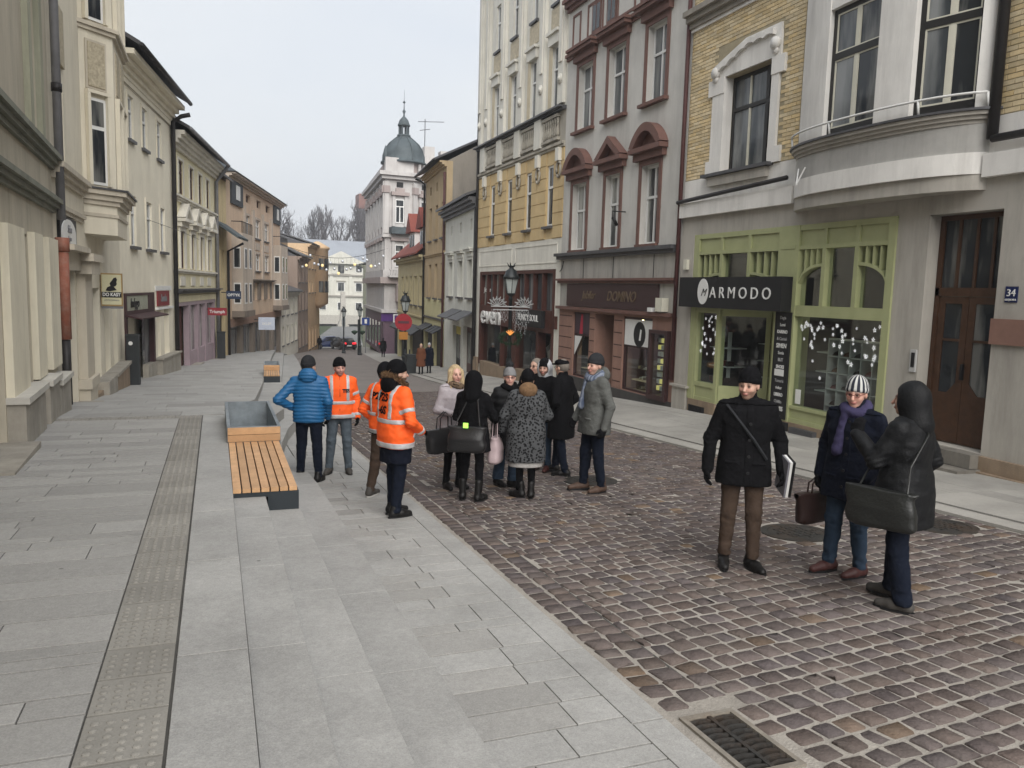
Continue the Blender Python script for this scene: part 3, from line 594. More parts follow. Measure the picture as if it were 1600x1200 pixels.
mb.obj('bay_railing', m_white, R1.root, True)
for z, tip in ((4.02, 0),):
    mb = MB(); mb.tube([(11.1, .47, 4.12-R1.zb), (10.95, .62, 3.8-R1.zb), (10.85, .52, 4.12-R1.zb)], .016, 5); mb.obj('flag_bracket', m_white, R1.root)
# street door 34
R1.part('door_niche', m_r1grey, [(6.9, 6.98, -.34, -.335, -.72, 3.05)])
dr = R1.part('door', m_dkwood, [(6.99, 8.31, -.31, -.24, 1.72, 1.86), (6.99, 7.07, -.31, -.24, -.72, 3.04), (8.23, 8.31, -.31, -.24, -.72, 3.04), (7.07, 8.23, -.31, -.24, 2.96, 3.04)])
for a, b in ((7.075, 7.645), (7.655, 8.225)):
    lf = R1.part('door_leaf', m_dkwood, [(a, b, -.30, -.26, -.70, .10), (a, a+.12, -.30, -.26, .1, 1.71), (b-.12, b, -.30, -.26, .1, 1.71), (a+.12, b-.12, -.30, -.26, 1.6, 1.71), (a+.12, b-.12, -.30, -.255, .98, 1.02)], dr)
    mb = MB(); R1.poly(mb, [(a+.12, .1), (b-.12, .1), (b-.12, .12 if a > 7.5 else .3), ((a+b)/2, .12), (a+.12, .3 if a > 7.5 else .12)], -.299, -.262); mb.obj('curved_rail', m_dkwood, lf)
    R1.part('pane', m_gl, [(a+.1, b-.1, -.285, -.278, .1, 1.62)], lf)
R1.part('fanlight_pane', m_gl, [(7.08, 8.22, -.285, -.278, 1.86, 2.96)], dr); R1.part('fanlight_bar', m_dkwood, [(u-.025, u+.025, -.3, -.25, 1.86, 2.96) for u in (7.3, 7.6, 7.93)], dr)
R1.part('door_handle', m_black, [(7.63, 7.665, -.26, -.2, .36, .62)], dr)
R1.part('door_step', mat('worn_step', (.2, .185, .16), rough=.9, var=.25, stain=.5), [(6.95, 8.4, -.3, .25, -.95, -.73), (6.9, 8.6, .0, .55, -1.5, -.96)])
R1.part('intercom', mat('intercom_grey', (.45, .45, .44), rough=.4), [(8.34, 8.46, 0, .035, .42, .80)]); R1.part('intercom_keys', m_black, [(8.36, 8.43, .0355, .042, .5, .75)])
pl = R1.part('number_plate', mat('plate_navy', (.012, .02, .08), rough=.3, var=.05, bump=0), [(6.62, 6.82, 0, .015, 1.64, 1.88)]); R1.text('number', '34', 6.72, .018, 1.78, .15, m_white, pl); R1.text('street_line', 'GŁĘBOKA', 6.72, .018, 1.68, .04, m_white, pl)
R1.part('fascia', mat('fascia_pink', (.23, .13, .10), rough=.7, var=.15), [(3.2, 6.99, 0, .05, 1.0, 1.39)])
sw = R1.part('shop_window_frame', m_dkwood, [(6.1, 6.22, -.25, -.1, -.74, 1.0), (3.2, 6.1, -.25, -.1, -.74, -.6)]); R1.part('pane', m_gl, [(3.2, 6.1, -.2, -.19, -.6, 1.0)], sw)
for a, b in ((6.06, 6.99), (4.6, 6.055)): R1.part('plinth_block', m_stone_tan, [(a, b-.006, .0, .16, -1.6, -.98), (a, b-.006, 0, .07, -.979, -.75)])
# green shop front
sf = R1.part('shop_front', m_green, [(15.06, 15.27, -.2, .04, -.95, 3.09), (8.98, 9.14, -.2, .04, -.95, 3.09), (11.45, 12.08, -.2, .045, -.95, 3.09), (9.14, 11.45, -.2, .03, 2.98, 3.09), (12.08, 15.06, -.2, .03, 2.98, 3.09), (9.14, 11.45, -.2, .03, 2.6, 2.68), (12.08, 15.06, -.2, .03, 2.6, 2.68), (9.14, 11.45, -.2, .035, 1.25, 1.47), (12.08, 15.06, -.2, .03, 1.3, 1.9), (9.14, 11.45, -.2, .02, -.95, -.86), (9.14, 11.45, -.2, .03, -.66, -.6)])
for q_ in [(9.14, 11.45, -.15, -.01, 2.68, 2.98), (12.08, 15.06, -.15, -.01, 2.68, 2.98), (9.14, 11.45, -.15, -.01, -.86, -.66)]: R1.part('panel', m_green, [q_], sf)
for u, z0, z1 in ((9.88, 2.68, 2.98), (10.73, 2.68, 2.98), (13.1, 2.68, 2.98), (14.15, 2.68, 2.98), (9.88, 1.47, 2.6), (10.73, 1.47, 2.6), (13.1, 1.9, 2.6), (14.15, 1.9, 2.6), (10.3, -.86, -.66)): R1.part('stile', m_green, [(u-.05, u+.05, -.16, .028, z0, z1)], sf)
R1.part('rail', m_green, [(11.55, 11.98, .045, .058, 2.62, 2.70)], sf)
for (ua, ub, ctr, zb_, zt_) in ((9.14, 9.83, 9.83, 1.88, 2.28), (10.78, 11.45, 10.78, 1.88, 2.28), (12.08, 13.05, 13.05, 1.7, 2.13), (14.2, 15.06, 14.2, 1.7, 2.13)):
    mb = MB(); n = 8; pr = []
    for i in range(n+1):
        t = i/n; u = ua+(ub-ua)*t; q = abs(u-ctr)/(ub-ua); pr.append((u, zb_+(zt_-zb_)*math.sqrt(max(0, 1-q*q*.98))))
    for (a, za), (b, zb2) in zip(pr[:-1], pr[1:]): R1.poly(mb, [(a, za-.03), (b, zb2-.03), (b, zb2+.03), (a, za+.03)], -.13, .015)
    mb.obj('arched_bar', m_green, sf)
    R1.part('glazing_bar', m_green, [(u-.018, u+.018, -.12, .01, float(np.interp(u, [p[0] for p in pr], [p[1] for p in pr]))+.02, 2.6) for u in np.linspace(ua, ub, 5)[1:-1]], sf)
for a, b, z0, z1 in ((9.14, 9.83, 1.47, 2.6), (9.93, 10.68, 1.47, 2.6), (10.78, 11.45, 1.47, 2.6), (12.08, 13.05, 1.9, 2.6), (13.15, 14.1, 1.9, 2.6), (14.2, 15.06, 1.9, 2.6)): R1.part('pane', m_sg, [(a, b, -.09, -.084, z0, z1)], sf)
R1.part('pane', m_sg, [(9.14, 11.45, -.07, -.064, -.6, 1.25)], sf)
# left display window with canted side, recessed door
cw = R1.part('display_window', m_green, [(14.98, 15.06, -.15, .03, -.95, 1.3), (14.06, 14.18, -.15, .03, -.95, 1.3), (14.18, 14.98, -.15, .02, -.95, -.86), (14.18, 14.98, -.15, .03, -.6, -.5), (14.18, 14.98, -.12, 0, -.86, -.6), (14.18, 14.98, -.15, .03, 1.2, 1.3)], sf)
R1.part('pane', m_sg, [(14.18, 14.98, -.07, -.064, -.5, 1.2)], sf)
def canted(name, m, pa, pb, z0, z1, th=.05):
    (ua, da), (ub, db) = pa, pb; n_ = Vector((db-da, ua-ub)).normalized()*th; k = R1.zb
    MB().hexa([(ua, da, z0-k), (ub, db, z0-k), (ub+n_.x, db+n_.y, z0-k), (ua+n_.x, da+n_.y, z0-k)], [(ua, da, z1-k), (ub, db, z1-k), (ub+n_.x, db+n_.y, z1-k), (ua+n_.x, da+n_.y, z1-k)]).obj(name, m, sf)
pa, pb = (14.06, -.05), (13.28, -.85)
lp = lambda t: (pa[0]+(pb[0]-pa[0])*t, pa[1]+(pb[1]-pa[1])*t)
canted('rail', m_green, pa, pb, -.95, -.5); canted('rail', m_green, pa, pb, 1.15, 1.3); canted('stile', m_green, lp(.9), pb, -.5, 1.15, .06); canted('pane', m_sg, pa, pb, -.5, 1.15, .006)
dd = R1.part('shop_door', m_green, [(13.14, 13.26, -.9, -.84, -.9, 1.3), (12.2, 12.32, -.9, -.84, -.9, 1.3), (12.32, 13.14, -.9, -.84, -.9, -.6), (12.32, 13.14, -.9, -.84, 1.15, 1.3)], sf)
R1.part('pane', m_sg, [(12.32, 13.14, -.875, -.869, -.6, 1.15)], sf); R1.part('poster', mat('poster_blue', (.02, .12, .28), rough=.4, var=.15), [(12.4, 12.85, -.866, -.862, -.5, .3)], dd)
R1.part('jamb', m_green, [(12.08, 12.2, -.9, -.05, -.95, 1.3)], sf)
R1.part('plinth', m_stone_tan, [(14.06, 15.2, -.2, .05, -1.7, -.951), (8.98, 12.08, -.2, .05, -1.7, -.951), (12.08, 14.06, -1., -.4, -1.7, -.951)], sf)
R1.part('threshold', mat('threshold_stone', (.3, .28, .25)), [(12.08, 14.06, -.4, .06, -1.6, -1.25)], sf)
R1.part('cellar_grille', m_black, [(14.45, 15.15, .051, .06, -1.5, -1.1)]+[(14.5+i*.09, 14.53+i*.09, .06, .075, -1.48, -1.12) for i in range(7)], sf); R1.part('cellar_vent', m_zinc, [(10.55, 11.25, .05, .16, -1.42, -1.02)], sf); R1.part('cellar_vent', m_black, [(11.4, 11.95, .051, .07, -1.5, -.97)], sf)
sg = R1.part('shop_sign', m_black, [(11.56, 15.42, .03, .32, 1.33, 2.05)])
mb = MB(); blob = []
for i in range(24):
    a = 2*math.pi*i/24; rr = .255*(1+.12*math.cos(a-.6)); blob.append((14.35+math.cos(a)*rr*.86, 1.69+math.sin(a)*rr*1.18*(1-.0*math.cos(a))))
R1.poly(mb, blob, .321, .33); mb.obj('emblem', m_white, sg); R1.text('emblem_letter', 'M', 14.35, .334, 1.68, .26, m_black, sg, shear=.5, bold=-.004)
R1.text('sign_text', 'A R M O D O', 12.98, .326, 1.68, .36, m_white, sg, bold=.0, sx=1.06)
bs = R1.part('brand_board', m_black, [(11.5, 12.0, .046, .07, -.92, 1.32)])
names = ['Dagia', 'Lemi', 'KARINO', '& Carinii', 'SIMEN', 'Sonia', 'BUT', 'SHOES', 'NIK', 'Tamaris', 'rieker', 'LIBERO', 'Chillilo', 'GAMIS', 'Wojas']
for i, t_ in enumerate(names): R1.text('brand_text', t_, 11.75, .073, 1.2-i*.147, .13 if t_ in ('SIMEN', 'GAMIS') else .095, m_white if i % 3 else mat('sign_grey', (.4, .4, .4)), bs, depth=.002, sx=.9, bold=.003 if t_.isupper() else 0)
R1.part('brand_patch', m_white, [(11.62, 11.92, .07, .0715, -.02+.0, .12-.0)], bs)
# shop interior: cubby shelves, shoes, lamps, star stickers
ms = mat('shelf_white', (.5, .52, .5), rough=.6, var=.1)
sh = R1.part('cubby_shelf', ms, [(9.62+.3*i-.012, 9.62+.3*i+.012, -.95, -.6, -.95, .82) for i in range(6)]+[(9.63, 11.11, -.95, -.6, -.9+.34*j-.012, -.9+.34*j+.012) for j in range(6)]+[(9.14, 9.6, -.95, -.6, -.5+.55*j, -.475+.55*j) for j in range(3)]+[(11.14, 11.45, -.95, -.6, -.3+.4*j, -.275+.4*j) for j in range(3)], sf)
shoes = [mat('shoe_%d' % i, c, rough=.5) for i, c in enumerate([(.03, .02, .015), (.1, .05, .03), (.02, .02, .025), (.18, .1, .06), (.14, .03, .03)])]
for i in range(5):
    for j in range(5):
        if rng.random() < .8:
            u, z, k = 9.67+.3*i, -.885+.34*j, R1.zb; h = rng.uniform(.08, .2)
            MB().hexa([(u, -.85, z-k), (u+.2, -.85, z-k), (u+.2, -.66, z-k), (u, -.66, z-k)], [(u+.02, -.85, z+h-k), (u+.1, -.85, z+h-k), (u+.18, -.7, z+.06-k), (u+.02, -.7, z+.06-k)]).obj('shoe', random.choice(shoes), sh)
R1.part('display_shelf', ms, [(14.2, 14.95, -.9, -.35, z, z+.02) for z in (-.1, .35)]+[(u, u+.02, -.6, -.5, -.5, .75) for u in (14.4, 14.68)]+[(13.35, 13.9, -1.3, -1.0, z, z+.02) for z in (-.3, .1, .5)], sf)
for i in range(9): u, z = rng.uniform(14.25, 14.9), rng.choice([-.5, -.08, .37]); R1.part('display_shoe', random.choice(shoes), [(u, u+.08, -.6, -.4, z, z+.13)], sf)
R1.part('lamp_tube', mat('tube_light', (1, .95, .8), emit=((1, .9, .65), 7)), [(9.2, 10.9, -1.9, -1.86, 2.05, 2.08), (9.2, 10.2, -1.4, -1.36, 2.12, 2.15)], sf)
m_star = mat('star_sticker', (.8, .82, .85), rough=.4, emit=((1, 1, 1), .25)); mb = MB()  # stickers brightened by a faint added glow, no lamp in them
for i in range(5):
    a = 2*math.pi*i/5+.3; c, s_ = math.cos(a), math.sin(a); mb.hexa([(c*.014-s_*.008, 0, s_*.014+c*.008), (c*.014+s_*.008, 0, s_*.014-c*.008), (c*.05, 0, s_*.05)], [(c*.014-s_*.008, .004, s_*.014+c*.008), (c*.014+s_*.008, .004, s_*.014-c*.008), (c*.05, .004, s_*.05)])
star = mb.obj('star_sticker', m_star, sf); star.location = (9.4, -.06, .9-R1.zb)
for i in range(88):
    c = star.copy(); COL.objects.link(c)
    if i < 52: u = rng.uniform(9.2, 11.38); z = 1.15-abs(rng.normal(0, .42)); c.location = (u, -.06, max(z, .05)-R1.zb)
    elif i < 80: c.location = (rng.uniform(14.22, 14.94), -.06, rng.uniform(.2, 1.15)-R1.zb)
    else: c.location = (rng.uniform(12.4, 12.75), -.86, rng.uniform(.75, 1.1)-R1.zb)
    c.rotation_euler = (0, rng.uniform(0, 2), 0); c.scale = [rng.uniform(.6, 1.15)]*3
R1.part('notice', m_white, [(11.2, 11.36, -.05, -.045, -.55, -.25)], sf)
R1.part('alarm_box', m_cream_paint, [(15.45, 15.6, .05, .13, 2.25, 2.5)])
# ================================================================ R2: grey house with brown trims, jeweller's shop
R2 = Bld('grey_house', 'light grey house with red-brown window hoods above a maroon jeweller shop', (11.2, 17.915), (11.17, 25.45), 'R', -1.9)
m_r2 = plaster('r2_grey', (.56, .545, .51), stain=.3, stain_col=(.16, .15, .13)); m_trim = mat('r2_trim_brown', (.16, .085, .068), rough=.7, var=.15, scale=3, stain=.3, stain_col=(.05, .03, .03))
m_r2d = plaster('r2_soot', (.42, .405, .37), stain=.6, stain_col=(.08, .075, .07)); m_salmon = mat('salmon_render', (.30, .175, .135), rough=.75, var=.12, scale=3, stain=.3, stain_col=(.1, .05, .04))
m_maroon = mat('maroon_board', (.05, .026, .026), rough=.45, var=.12)
up = [(5.55, 6.62), (3.42, 4.5), (1.2, 2.2)]; lw = [(5.72, 6.78), (3.47, 4.4), (1.28, 2.22)]
holes = [(a, b, 6.78, 8.82) for a, b in up]+[(a, b, 2.98, 5.12) for a, b in lw]
R2.wall(m_r2, 0, 7.54, 2.78, 13.2, holes); R2.core(m_r2, 2, 13.2); R2.roof(m_zinc, 13.2, 16, over=.5)
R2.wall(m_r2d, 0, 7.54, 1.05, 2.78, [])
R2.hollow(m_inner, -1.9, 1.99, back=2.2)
gr_holes = [(5.16, 6.37, -1.15, .96), (3.51, 4.79, -1.6, .96), (1.27, 2.92, -1.18, .95), (.3, 1.26, -1.22, .66)]
R2.wall(m_salmon, 0, 7.54, -2.1, 1.05, gr_holes)
for a, b in up: R2.window(a, b, 6.78, 8.82, m_white, m_gl3, nv=1, tr=(.63,), fw=.065, sill=(m_trim, .16, .2), surround=(m_trim, .14, .035), hood=('flat', m_trim, .42, .3, .34))
for (a, b), k in zip(lw, ('arch', 'tri', 'arch')): R2.window(a, b, 2.98, 5.12, m_white, m_gl2, nv=1, tr=(.6,), fw=.07, sill=(m_trim, .1, .1), surround=(m_trim, .14, .035), hood=(k, m_trim, .95, .28, .38))
R2.cornice(m_trim, 0, 7.54, 9.2, 9.4, .12, 'string_course', 2)
for a, b in ((6.6, 7.2), (5.0, 6.1), (3.0, 4.1), (1.3, 2.3)): R2.part('attic_panel', m_trim, [(a, b, -.01, .03, 9.55, 9.62), (a, b, -.01, .03, 10.5, 10.57), (a, a+.07, -.01, .03, 9.621, 10.499), (b-.07, b, -.01, .03, 9.621, 10.499)])
for a in (5.45, 4.45, 2.4): o = R2.part('attic_window', m_trim, [(a-.3, a+.3, -.01, .035, 9.6, 10.5)]); R2.part('pane', m_gl, [(a-.24, a-.03, .035, .04, 9.68, 10.42), (a+.03, a+.24, .035, .04, 9.68, 10.42)], o)
R2.cornice(m_trim, 0, 7.54, 10.75, 11.1, .3, 'string_course', 3)
R2.cornice(m_zinc, .2, 7.74, 2.7, 2.9, .2, 'string_course', 2, d=.01)
for u in (5.75, 3.7, 1.35): R2.tube('groove_joint', m_black, [(u, .003, 2.06), (u, .003, 2.69)], .012, n=4)
R2.part('shop_cornice', m_trim, [(.2, 7.6, -.02, .1, 1.9, 1.98), (.15, 7.65, -.02, .16, 1.981, 2.05)])
sg = R2.part('shop_sign', m_maroon, [(.98, 6.86, .0, .06, 1.15, 1.88)]); m_brz = mat('sign_bronze', (.16, .115, .075), rough=.45, metal=.3)
R2.text('sign_text', 'Jubiler', 5.2, .066, 1.52, .36, m_brz, sg, shear=.35, bold=.004); R2.text('sign_text', 'DOMINO', 3.05, .066, 1.5, .42, m_brz, sg, shear=.3, bold=.006)
R2.part('ledge', m_trim, [(.25, 7.6, -.02, .14, 1.03, 1.13)])
R2.part('alarm_box', m_cream_paint, [(.5, .84, .0, .2, 1.16, 1.52)]); R2.part('floodlight', m_white, [(1.05, 1.25, .06, .2, 1.14, 1.25)])
for z in np.arange(-1.0, .95, .36): R2.part('rustic_joint', mat('joint_brown', (.06, .03, .025)), [(6.5, 7.5, -.01, .003, z, z+.03)]); R2.part('rustic_joint', MATS['joint_brown'], [(2.98, 3.48, -.01, .003, z, z+.03)]); R2.part('rustic_joint', MATS['joint_brown'], [(4.8, 5.14, -.01, .003, z, z+.03)])
m_plq = mat('plinth_dark', (.06, .057, .055), rough=.7, var=.3, scale=2, stain=.3)
R2.part('plinth', m_plq, [(.02, 3.5, .0, .06, -2.1, -1.2), (4.8, 7.5, .0, .06, -2.1, -1.17)])
m_disp = mat('display_gold', (.5, .42, .24), rough=.6, var=.35, scale=6); m_dispb = mat('display_cream_glow', (.45, .38, .25), rough=.8, var=.3, scale=1.5, emit=((1, .8, .5), .03))  # display backing has warm lamplight put in as faint emission
for a, b, z0, z1 in ((5.16, 6.37, -1.15, .96), (1.27, 2.92, -1.18, .95)):
    o = R2.part('shop_window', m_maroon, [(a, a+.07, -.14, -.05, z0, z1), (b-.07, b, -.14, -.05, z0, z1), (a+.07, b-.07, -.14, -.05, z0, z0+.06), (a+.07, b-.07, -.14, -.05, z1-.06, z1), (a+.07, b-.07, -.14, -.05, .1+(.1 if a > 3 else -.02), .14+(.1 if a > 3 else -.02))])
    R2.part('pane', m_sg, [(a+.07, b-.07, -.1, -.094, z0+.06, z1-.06)], o)
    R2.part('display_back', m_dispb, [(a, b, -1.0, -.97, z0, z1), (a, b, -.97, -.15, z0-.02, z0+.0)], o)
    R2.part('display_tier', m_dispb, [(a+.1, b-.1, -.95, -.6, -.6, -.57), (a+.1, b-.1, -.75, -.3, -.9, -.87)], o)
    for i in range(26): u, z = rng.uniform(a+.12, b-.2), rng.choice([z0+.01, -.86, -.56]); R2.part('jewel_box', random.choice([m_disp, m_cream_paint, m_brz]), [(u, u+.09, -.55, -.42, z, z+rng.uniform(.04, .13))], o)
    R2.part('spot_lamp', mat('spot_warm', (1, .9, .6), emit=((1, .8, .4), 6)), [(u-.02, u+.02, -.5, -.46, z1-.1, z1-.07) for u in (a+.3, b-.3)], o)
o = R2.part('poster', m_white, [(1.3, 2.86, -.04, -.03, .14, .88)]); mb = MB(); R2.poly(mb, [(2.0+.42*math.cos(t)*.8, .47+.36*math.sin(t)) for t in np.linspace(0, 2*math.pi, 20)[:-1]], -.029, -.025); mb.obj('poster_figure', m_black, o)
mb = MB(); R2.poly(mb, [(1.92, .3), (2.02, .3), (1.95, .62), (1.88, .6)], -.024, -.021); mb.obj('poster_mark', m_white, o)
o = R2.part('poster', mat('poster_dark', (.05, .03, .04), rough=.4), [(5.24, 6.28, -.045, -.035, .26, .9)]); mb = MB(); R2.poly(mb, [(5.7, .26), (5.95, .26), (5.85, .9), (5.72, .9)], -.034, -.03); mb.obj('poster_dress', mat('poster_red', (.35, .03, .05)), o)
mb = MB(); R2.poly(mb, [(6.3, .18), (5.75, .18), (6.3, -.45)], -.044, -.036); mb.obj('sale_poster', m_white, R2.root)
dr = R2.part('shop_door', m_maroon, [(3.52, 4.78, -1.1, -1.04, -1.6, .96)]); R2.part('pane', m_gl, [(3.7, 4.6, -1.038, -1.03, -1.0, .8)], dr); R2.part('niche_wall', m_salmon, [(4.78, 4.85, -1.1, -.34, -1.6, 1.04), (3.44, 3.51, -1.1, -.34, -1.6, 1.04)]); R2.part('door_step', m_plq, [(3.52, 4.78, -1.04, .15, -1.9, -1.61)])
vit = R2.part('showcase', m_maroon, [(.3, .42, -.3, .12, -1.22, .66), (1.14, 1.25, -.3, .12, -1.22, .66), (.42, 1.14, -.3, .12, -1.22, -1.08), (.42, 1.14, -.3, .12, .56, .66), (.42, 1.14, -.3, -.28, -1.08, .56)])
m_tag = mat('price_tag_yellow_glow', (.6, .55, .12), rough=.6, emit=((1, .9, .3), .15)); m_tagw = mat('tray_white', (.55, .58, .55), rough=.5)  # yellow tags brightened by a slight added glow
for j in range(8):
    for i in range(4): R2.part('tray', m_tagw if (j+i) % 3 else m_tag, [(.48+i*.16, .6+i*.16, -.24, -.1, -.98+j*.185, -.86+j*.185)], vit)
R2.part('pane', m_sg, [(.42, 1.14, .05, .056, -1.08, .56)], vit)
R2.tube('sign_bracket', m_black, [(3.05, .02, 3.95), (3.05, .45, 3.95), (3.05, .45, 3.72)], .018, n=5); R2.tube('bracket_lamp', m_black, [(3.05, .42, 3.78), (3.05, .28, 3.55)], .05, n=8)
R2.tube('cable', m_black, [(7.3, .015, 2.65), (7.42, .015, 2.4), (7.6, .02, 2.3)], .012, n=4)
# ================================================================ R3: cream art-nouveau house
R3 = Bld('ornate_house', 'tall cream ornamented house with ochre rusticated floor over a brown clothes shop', (11.17, 25.455), (11.21, 35.02), 'R', -2.4)
m_r3 = plaster('r3_cream', (.70, .68, .61), stain=.3, stain_col=(.25, .22, .18)); m_och = mat('r3_ochre', (.60, .455, .245), rough=.85, var=.1, scale=1.5, stain=.25, stain_col=(.3, .17, .06)); m_r3s = plaster('r3_stained', (.42, .39, .33), stain=.7, stain_col=(.1, .09, .08))
m_tile = mat('r3_tile', (.55, .47, .32), rough=.5, var=.15)
m_brn = mat('shop_brown', (.07, .025, .018), rough=.5, var=.25, scale=5)
W3 = [(.82, 1.36), (2.9, 3.45), (5.0, 5.55), (7.1, 7.62)]; W3l = [(.9, 1.52), (3.0, 3.6), (5.12, 5.75), (7.24, 7.86)]
R3.wall(m_r3, 0, 9.57, 7.8, 15.5, [(a, b, 7.98, 10.05) for a, b in W3]+[(a, b, 11.45, 13.3) for a, b in W3]); R3.core(m_r3, 2.45, 15.5, 10); R3.roof(m_zinc, 15.5, 18.5, over=.6, depth=10)
R3.wall(m_r3s, 0, 9.57, 6.5, 7.8, []); R3.wall(m_och, 0, 9.57, 3.45, 6.5, [(a, b, 3.9, 6.02) for a, b in W3l]); R3.wall(m_r3, 0, 9.57, 2.4, 3.45, [])
for a, b in W3: R3.window(a, b, 7.98, 10.05, m_white, m_gl3, nv=0, tr=(.62,), fw=.06, depth=.08); R3.window(a, b, 11.45, 13.3, m_white, m_gl3, nv=0, tr=(.62,), fw=.06, depth=.08, sill=(m_zinc, .1, .1)); R3.part('hood', m_r3, [(a-.18, b+.18, 0, .12, 10.06, 10.4), (a-.24, b+.24, 0, .2, 10.401, 10.5)]); R3.part('relief_panel', mat('r3_relief', (.50, .44, .33), rough=.95, var=.3, scale=9, bump=1., bscale=9), [(a-.16, b+.16, -.01, .03, 10.62, 11.3)]); R3.part('tile_reveal', m_tile, [(b+.001, b+.28, -.01, .02, 7.98, 10.05)])
for a, b in W3l: R3.window(a, b, 3.9, 6.02, m_white, m_gl, nv=0, tr=(.64,), fw=.085, depth=.05, sill=(m_zinc, .14, .1))
for u in (.35, 2.1, 4.25, 6.35, 8.4, 9.3):
    R3.part('pilaster', m_r3, [(u-.22, u+.22, .0, .12, 7.95, 14.9), (u-.12, u+.12, .12, .17, 9.3, 14.6)])
    mb = MB(); mb.tube([(R3.X(u), .12, 8.75-R3.zb), (R3.X(u), .16, 8.75-R3.zb)], .17, 16); mb.tube([(R3.X(u), .16, 8.75-R3.zb), (R3.X(u), .19, 8.75-R3.zb)], .09, 12); mb.obj('rosette', m_r3, R3.root, True)
R3.cornice(m_zinc, 0, 9.67, 7.72, 7.84, .3, 'ledge', 2); R3.cornice(m_r3s, 0, 9.6, 6.5, 6.68, .12, 'string_course', 2)
for i in range(4):
    u0 = .45+i*2.15; R3.part('baluster_rail', m_r3s, [(u0, u0+1.4, -.02, .14, 6.78, 6.88), (u0, u0+1.4, -.02, .14, 7.55, 7.65)])
    for k in range(7): mb = MB(); mb.lathe([(.03, 0), (.065, .12), (.05, .3), (.025, .42), (.06, .62), (.03, .66)], 8, (R3.X(u0+.1+k*.2), .06, 6.885-R3.zb)); mb.obj('baluster', m_r3s, R3.root, True)
    R3.part('pier', m_r3, [(u0+1.45, u0+2.05, -.02, .18, 6.7, 7.7)])
for i, u in enumerate((.35, 2.25, 4.3, 6.45, 8.5)):
    b = MB(); pts = [(R3.X(u)+.17*math.cos(t), .07, 5.78+.27*math.sin(t)-R3.zb) for t in np.linspace(0, 2*math.pi, 17)]; b.tube(pts, .045, 6, cap=False); b.obj('wreath', m_r3s, R3.root, True)
    R3.part('console', m_r3, [(u-.14, u+.14, .0, .16, 6.05, 6.49)])
for r_ in range(7):
    z = 3.46+r_*.43; us = [0]+[x for a, b in W3l for x in (a-.02, b+.02)]+[9.57]
    if r_ < 7:
        for k in range(0, len(us), 2):
            a, b = us[k], us[k+1]; cuts = [a]+([a+(b-a)*(.45 if r_ % 2 else .62)] if b-a > 1 else [])+[b]
            for p, q in zip(cuts[:-1], cuts[1:]):
                if q-p > .06: R3.part('rustic_block', m_och, [(p+.012, q-.012, -.01, .03, z+.014, min(z+.416, 6.49))])
for a, b in ((.35, 4.6), (4.95, 9.2)): R3.part('panel_frame', m_r3, [(a, b, -.01, .02, 3.25, 3.29), (a, b, -.01, .02, 2.6, 2.64), (a, a+.04, -.01, .02, 2.641, 3.249), (b-.04, b, -.01, .02, 2.641, 3.249)])
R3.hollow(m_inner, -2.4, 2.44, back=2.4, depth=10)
R3.wall(m_r3, 0, 9.57, -2.6, 2.4, [(.45, 9.0, -2.0, 2.39)])
sf = R3.part('shop_front', m_brn, [(.46, .62, -.3, .04, -1.7, 2.38), (8.8, 8.99, -.3, .04, -1.7, 2.38), (.62, 8.8, -.3, .03, 2.25, 2.38), (.62, 8.8, -.3, .06, .12, .92), (1.85, 2.05, -.3, .03, -1.7, .12), (4.2, 4.9, -.3, .03, -1.9, .12), (4.35, 4.75, -.3, .03, .92, 2.25)])
for u in (1.6, 2.5, 3.4, 5.6, 6.4, 7.2, 8.0): R3.part('mullion', m_brn, [(u-.05, u+.05, -.28, .02, .92, 2.25)], sf)
us = [.62, 1.55, 2.45, 3.35, 4.35, 4.75, 5.55, 6.35, 7.15, 7.95, 8.8]
for a, b in zip(us[:-1], us[1:]):
    if abs(a-4.35) > .01: R3.part('pane', m_gl3 if rng.random() < .7 else m_gl2, [(a+.03, b-.03, -.15, -.14, .92, 2.25)], sf)
R3.part('pane', m_sg, [(2.05, 4.2, -.15, -.144, -1.45, .12)], sf); R3.part('pane', m_sg, [(4.9, 8.8, -.15, -.144, -1.55, .12)], sf); R3.part('door', m_brn, [(.62, 1.85, -.6, -.55, -1.9, .12)], sf); R3.part('pane', m_gl, [(.8, 1.65, -.545, -.54, -1.3, 0)], sf)
R3.part('mullion', m_brn, [(6.0, 6.12, -.28, .02, -1.6, .12)], sf)
R3.part('stallriser', m_stone_tan, [(2.05, 4.2, -.25, .03, -2.4, -1.46), (4.9, 8.8, -.25, .03, -2.6, -1.56)], sf)
cl = [mat('garment_%d' % i, c, rough=.9) for i, c in enumerate([(.3, .3, .3), (.5, .48, .45), (.06, .06, .07), (.35, .12, .09), (.2, .2, .22)])]
for i in range(14):
    u = rng.choice([rng.uniform(2.2, 4.0), rng.uniform(5.0, 8.6)]); h = rng.uniform(.7, 1.2); mb = MB(); mb.lathe([(.1, 0), (.17, .1), (.13, h*.5), (.2, h*.85), (.06, h), (.04, h+.2)], 9, (R3.X(u), -.8-rng.uniform(0, .8), -1.5-R3.zb+rng.uniform(0, .3))); mb.obj('dress_form', random.choice(cl), sf, True)
R3.text('sign_text', 'even', 7.2, .1, .50, 1.15, m_white, sf, depth=.04, bold=.0, sx=1.22)
fs = R3.part('hanging_sign', m_black, [(1.15, 3.75, .061, .22, .28, .9)]); R3.text('sign_text', "FUNK'Y SOUL", 2.45, .226, .6, .34, m_white, fs, bold=.0, sx=1.0)
R3.text('window_script', 'Jackson', 8.3, -.1, 1.6, .3, m_white, sf, shear=.3)
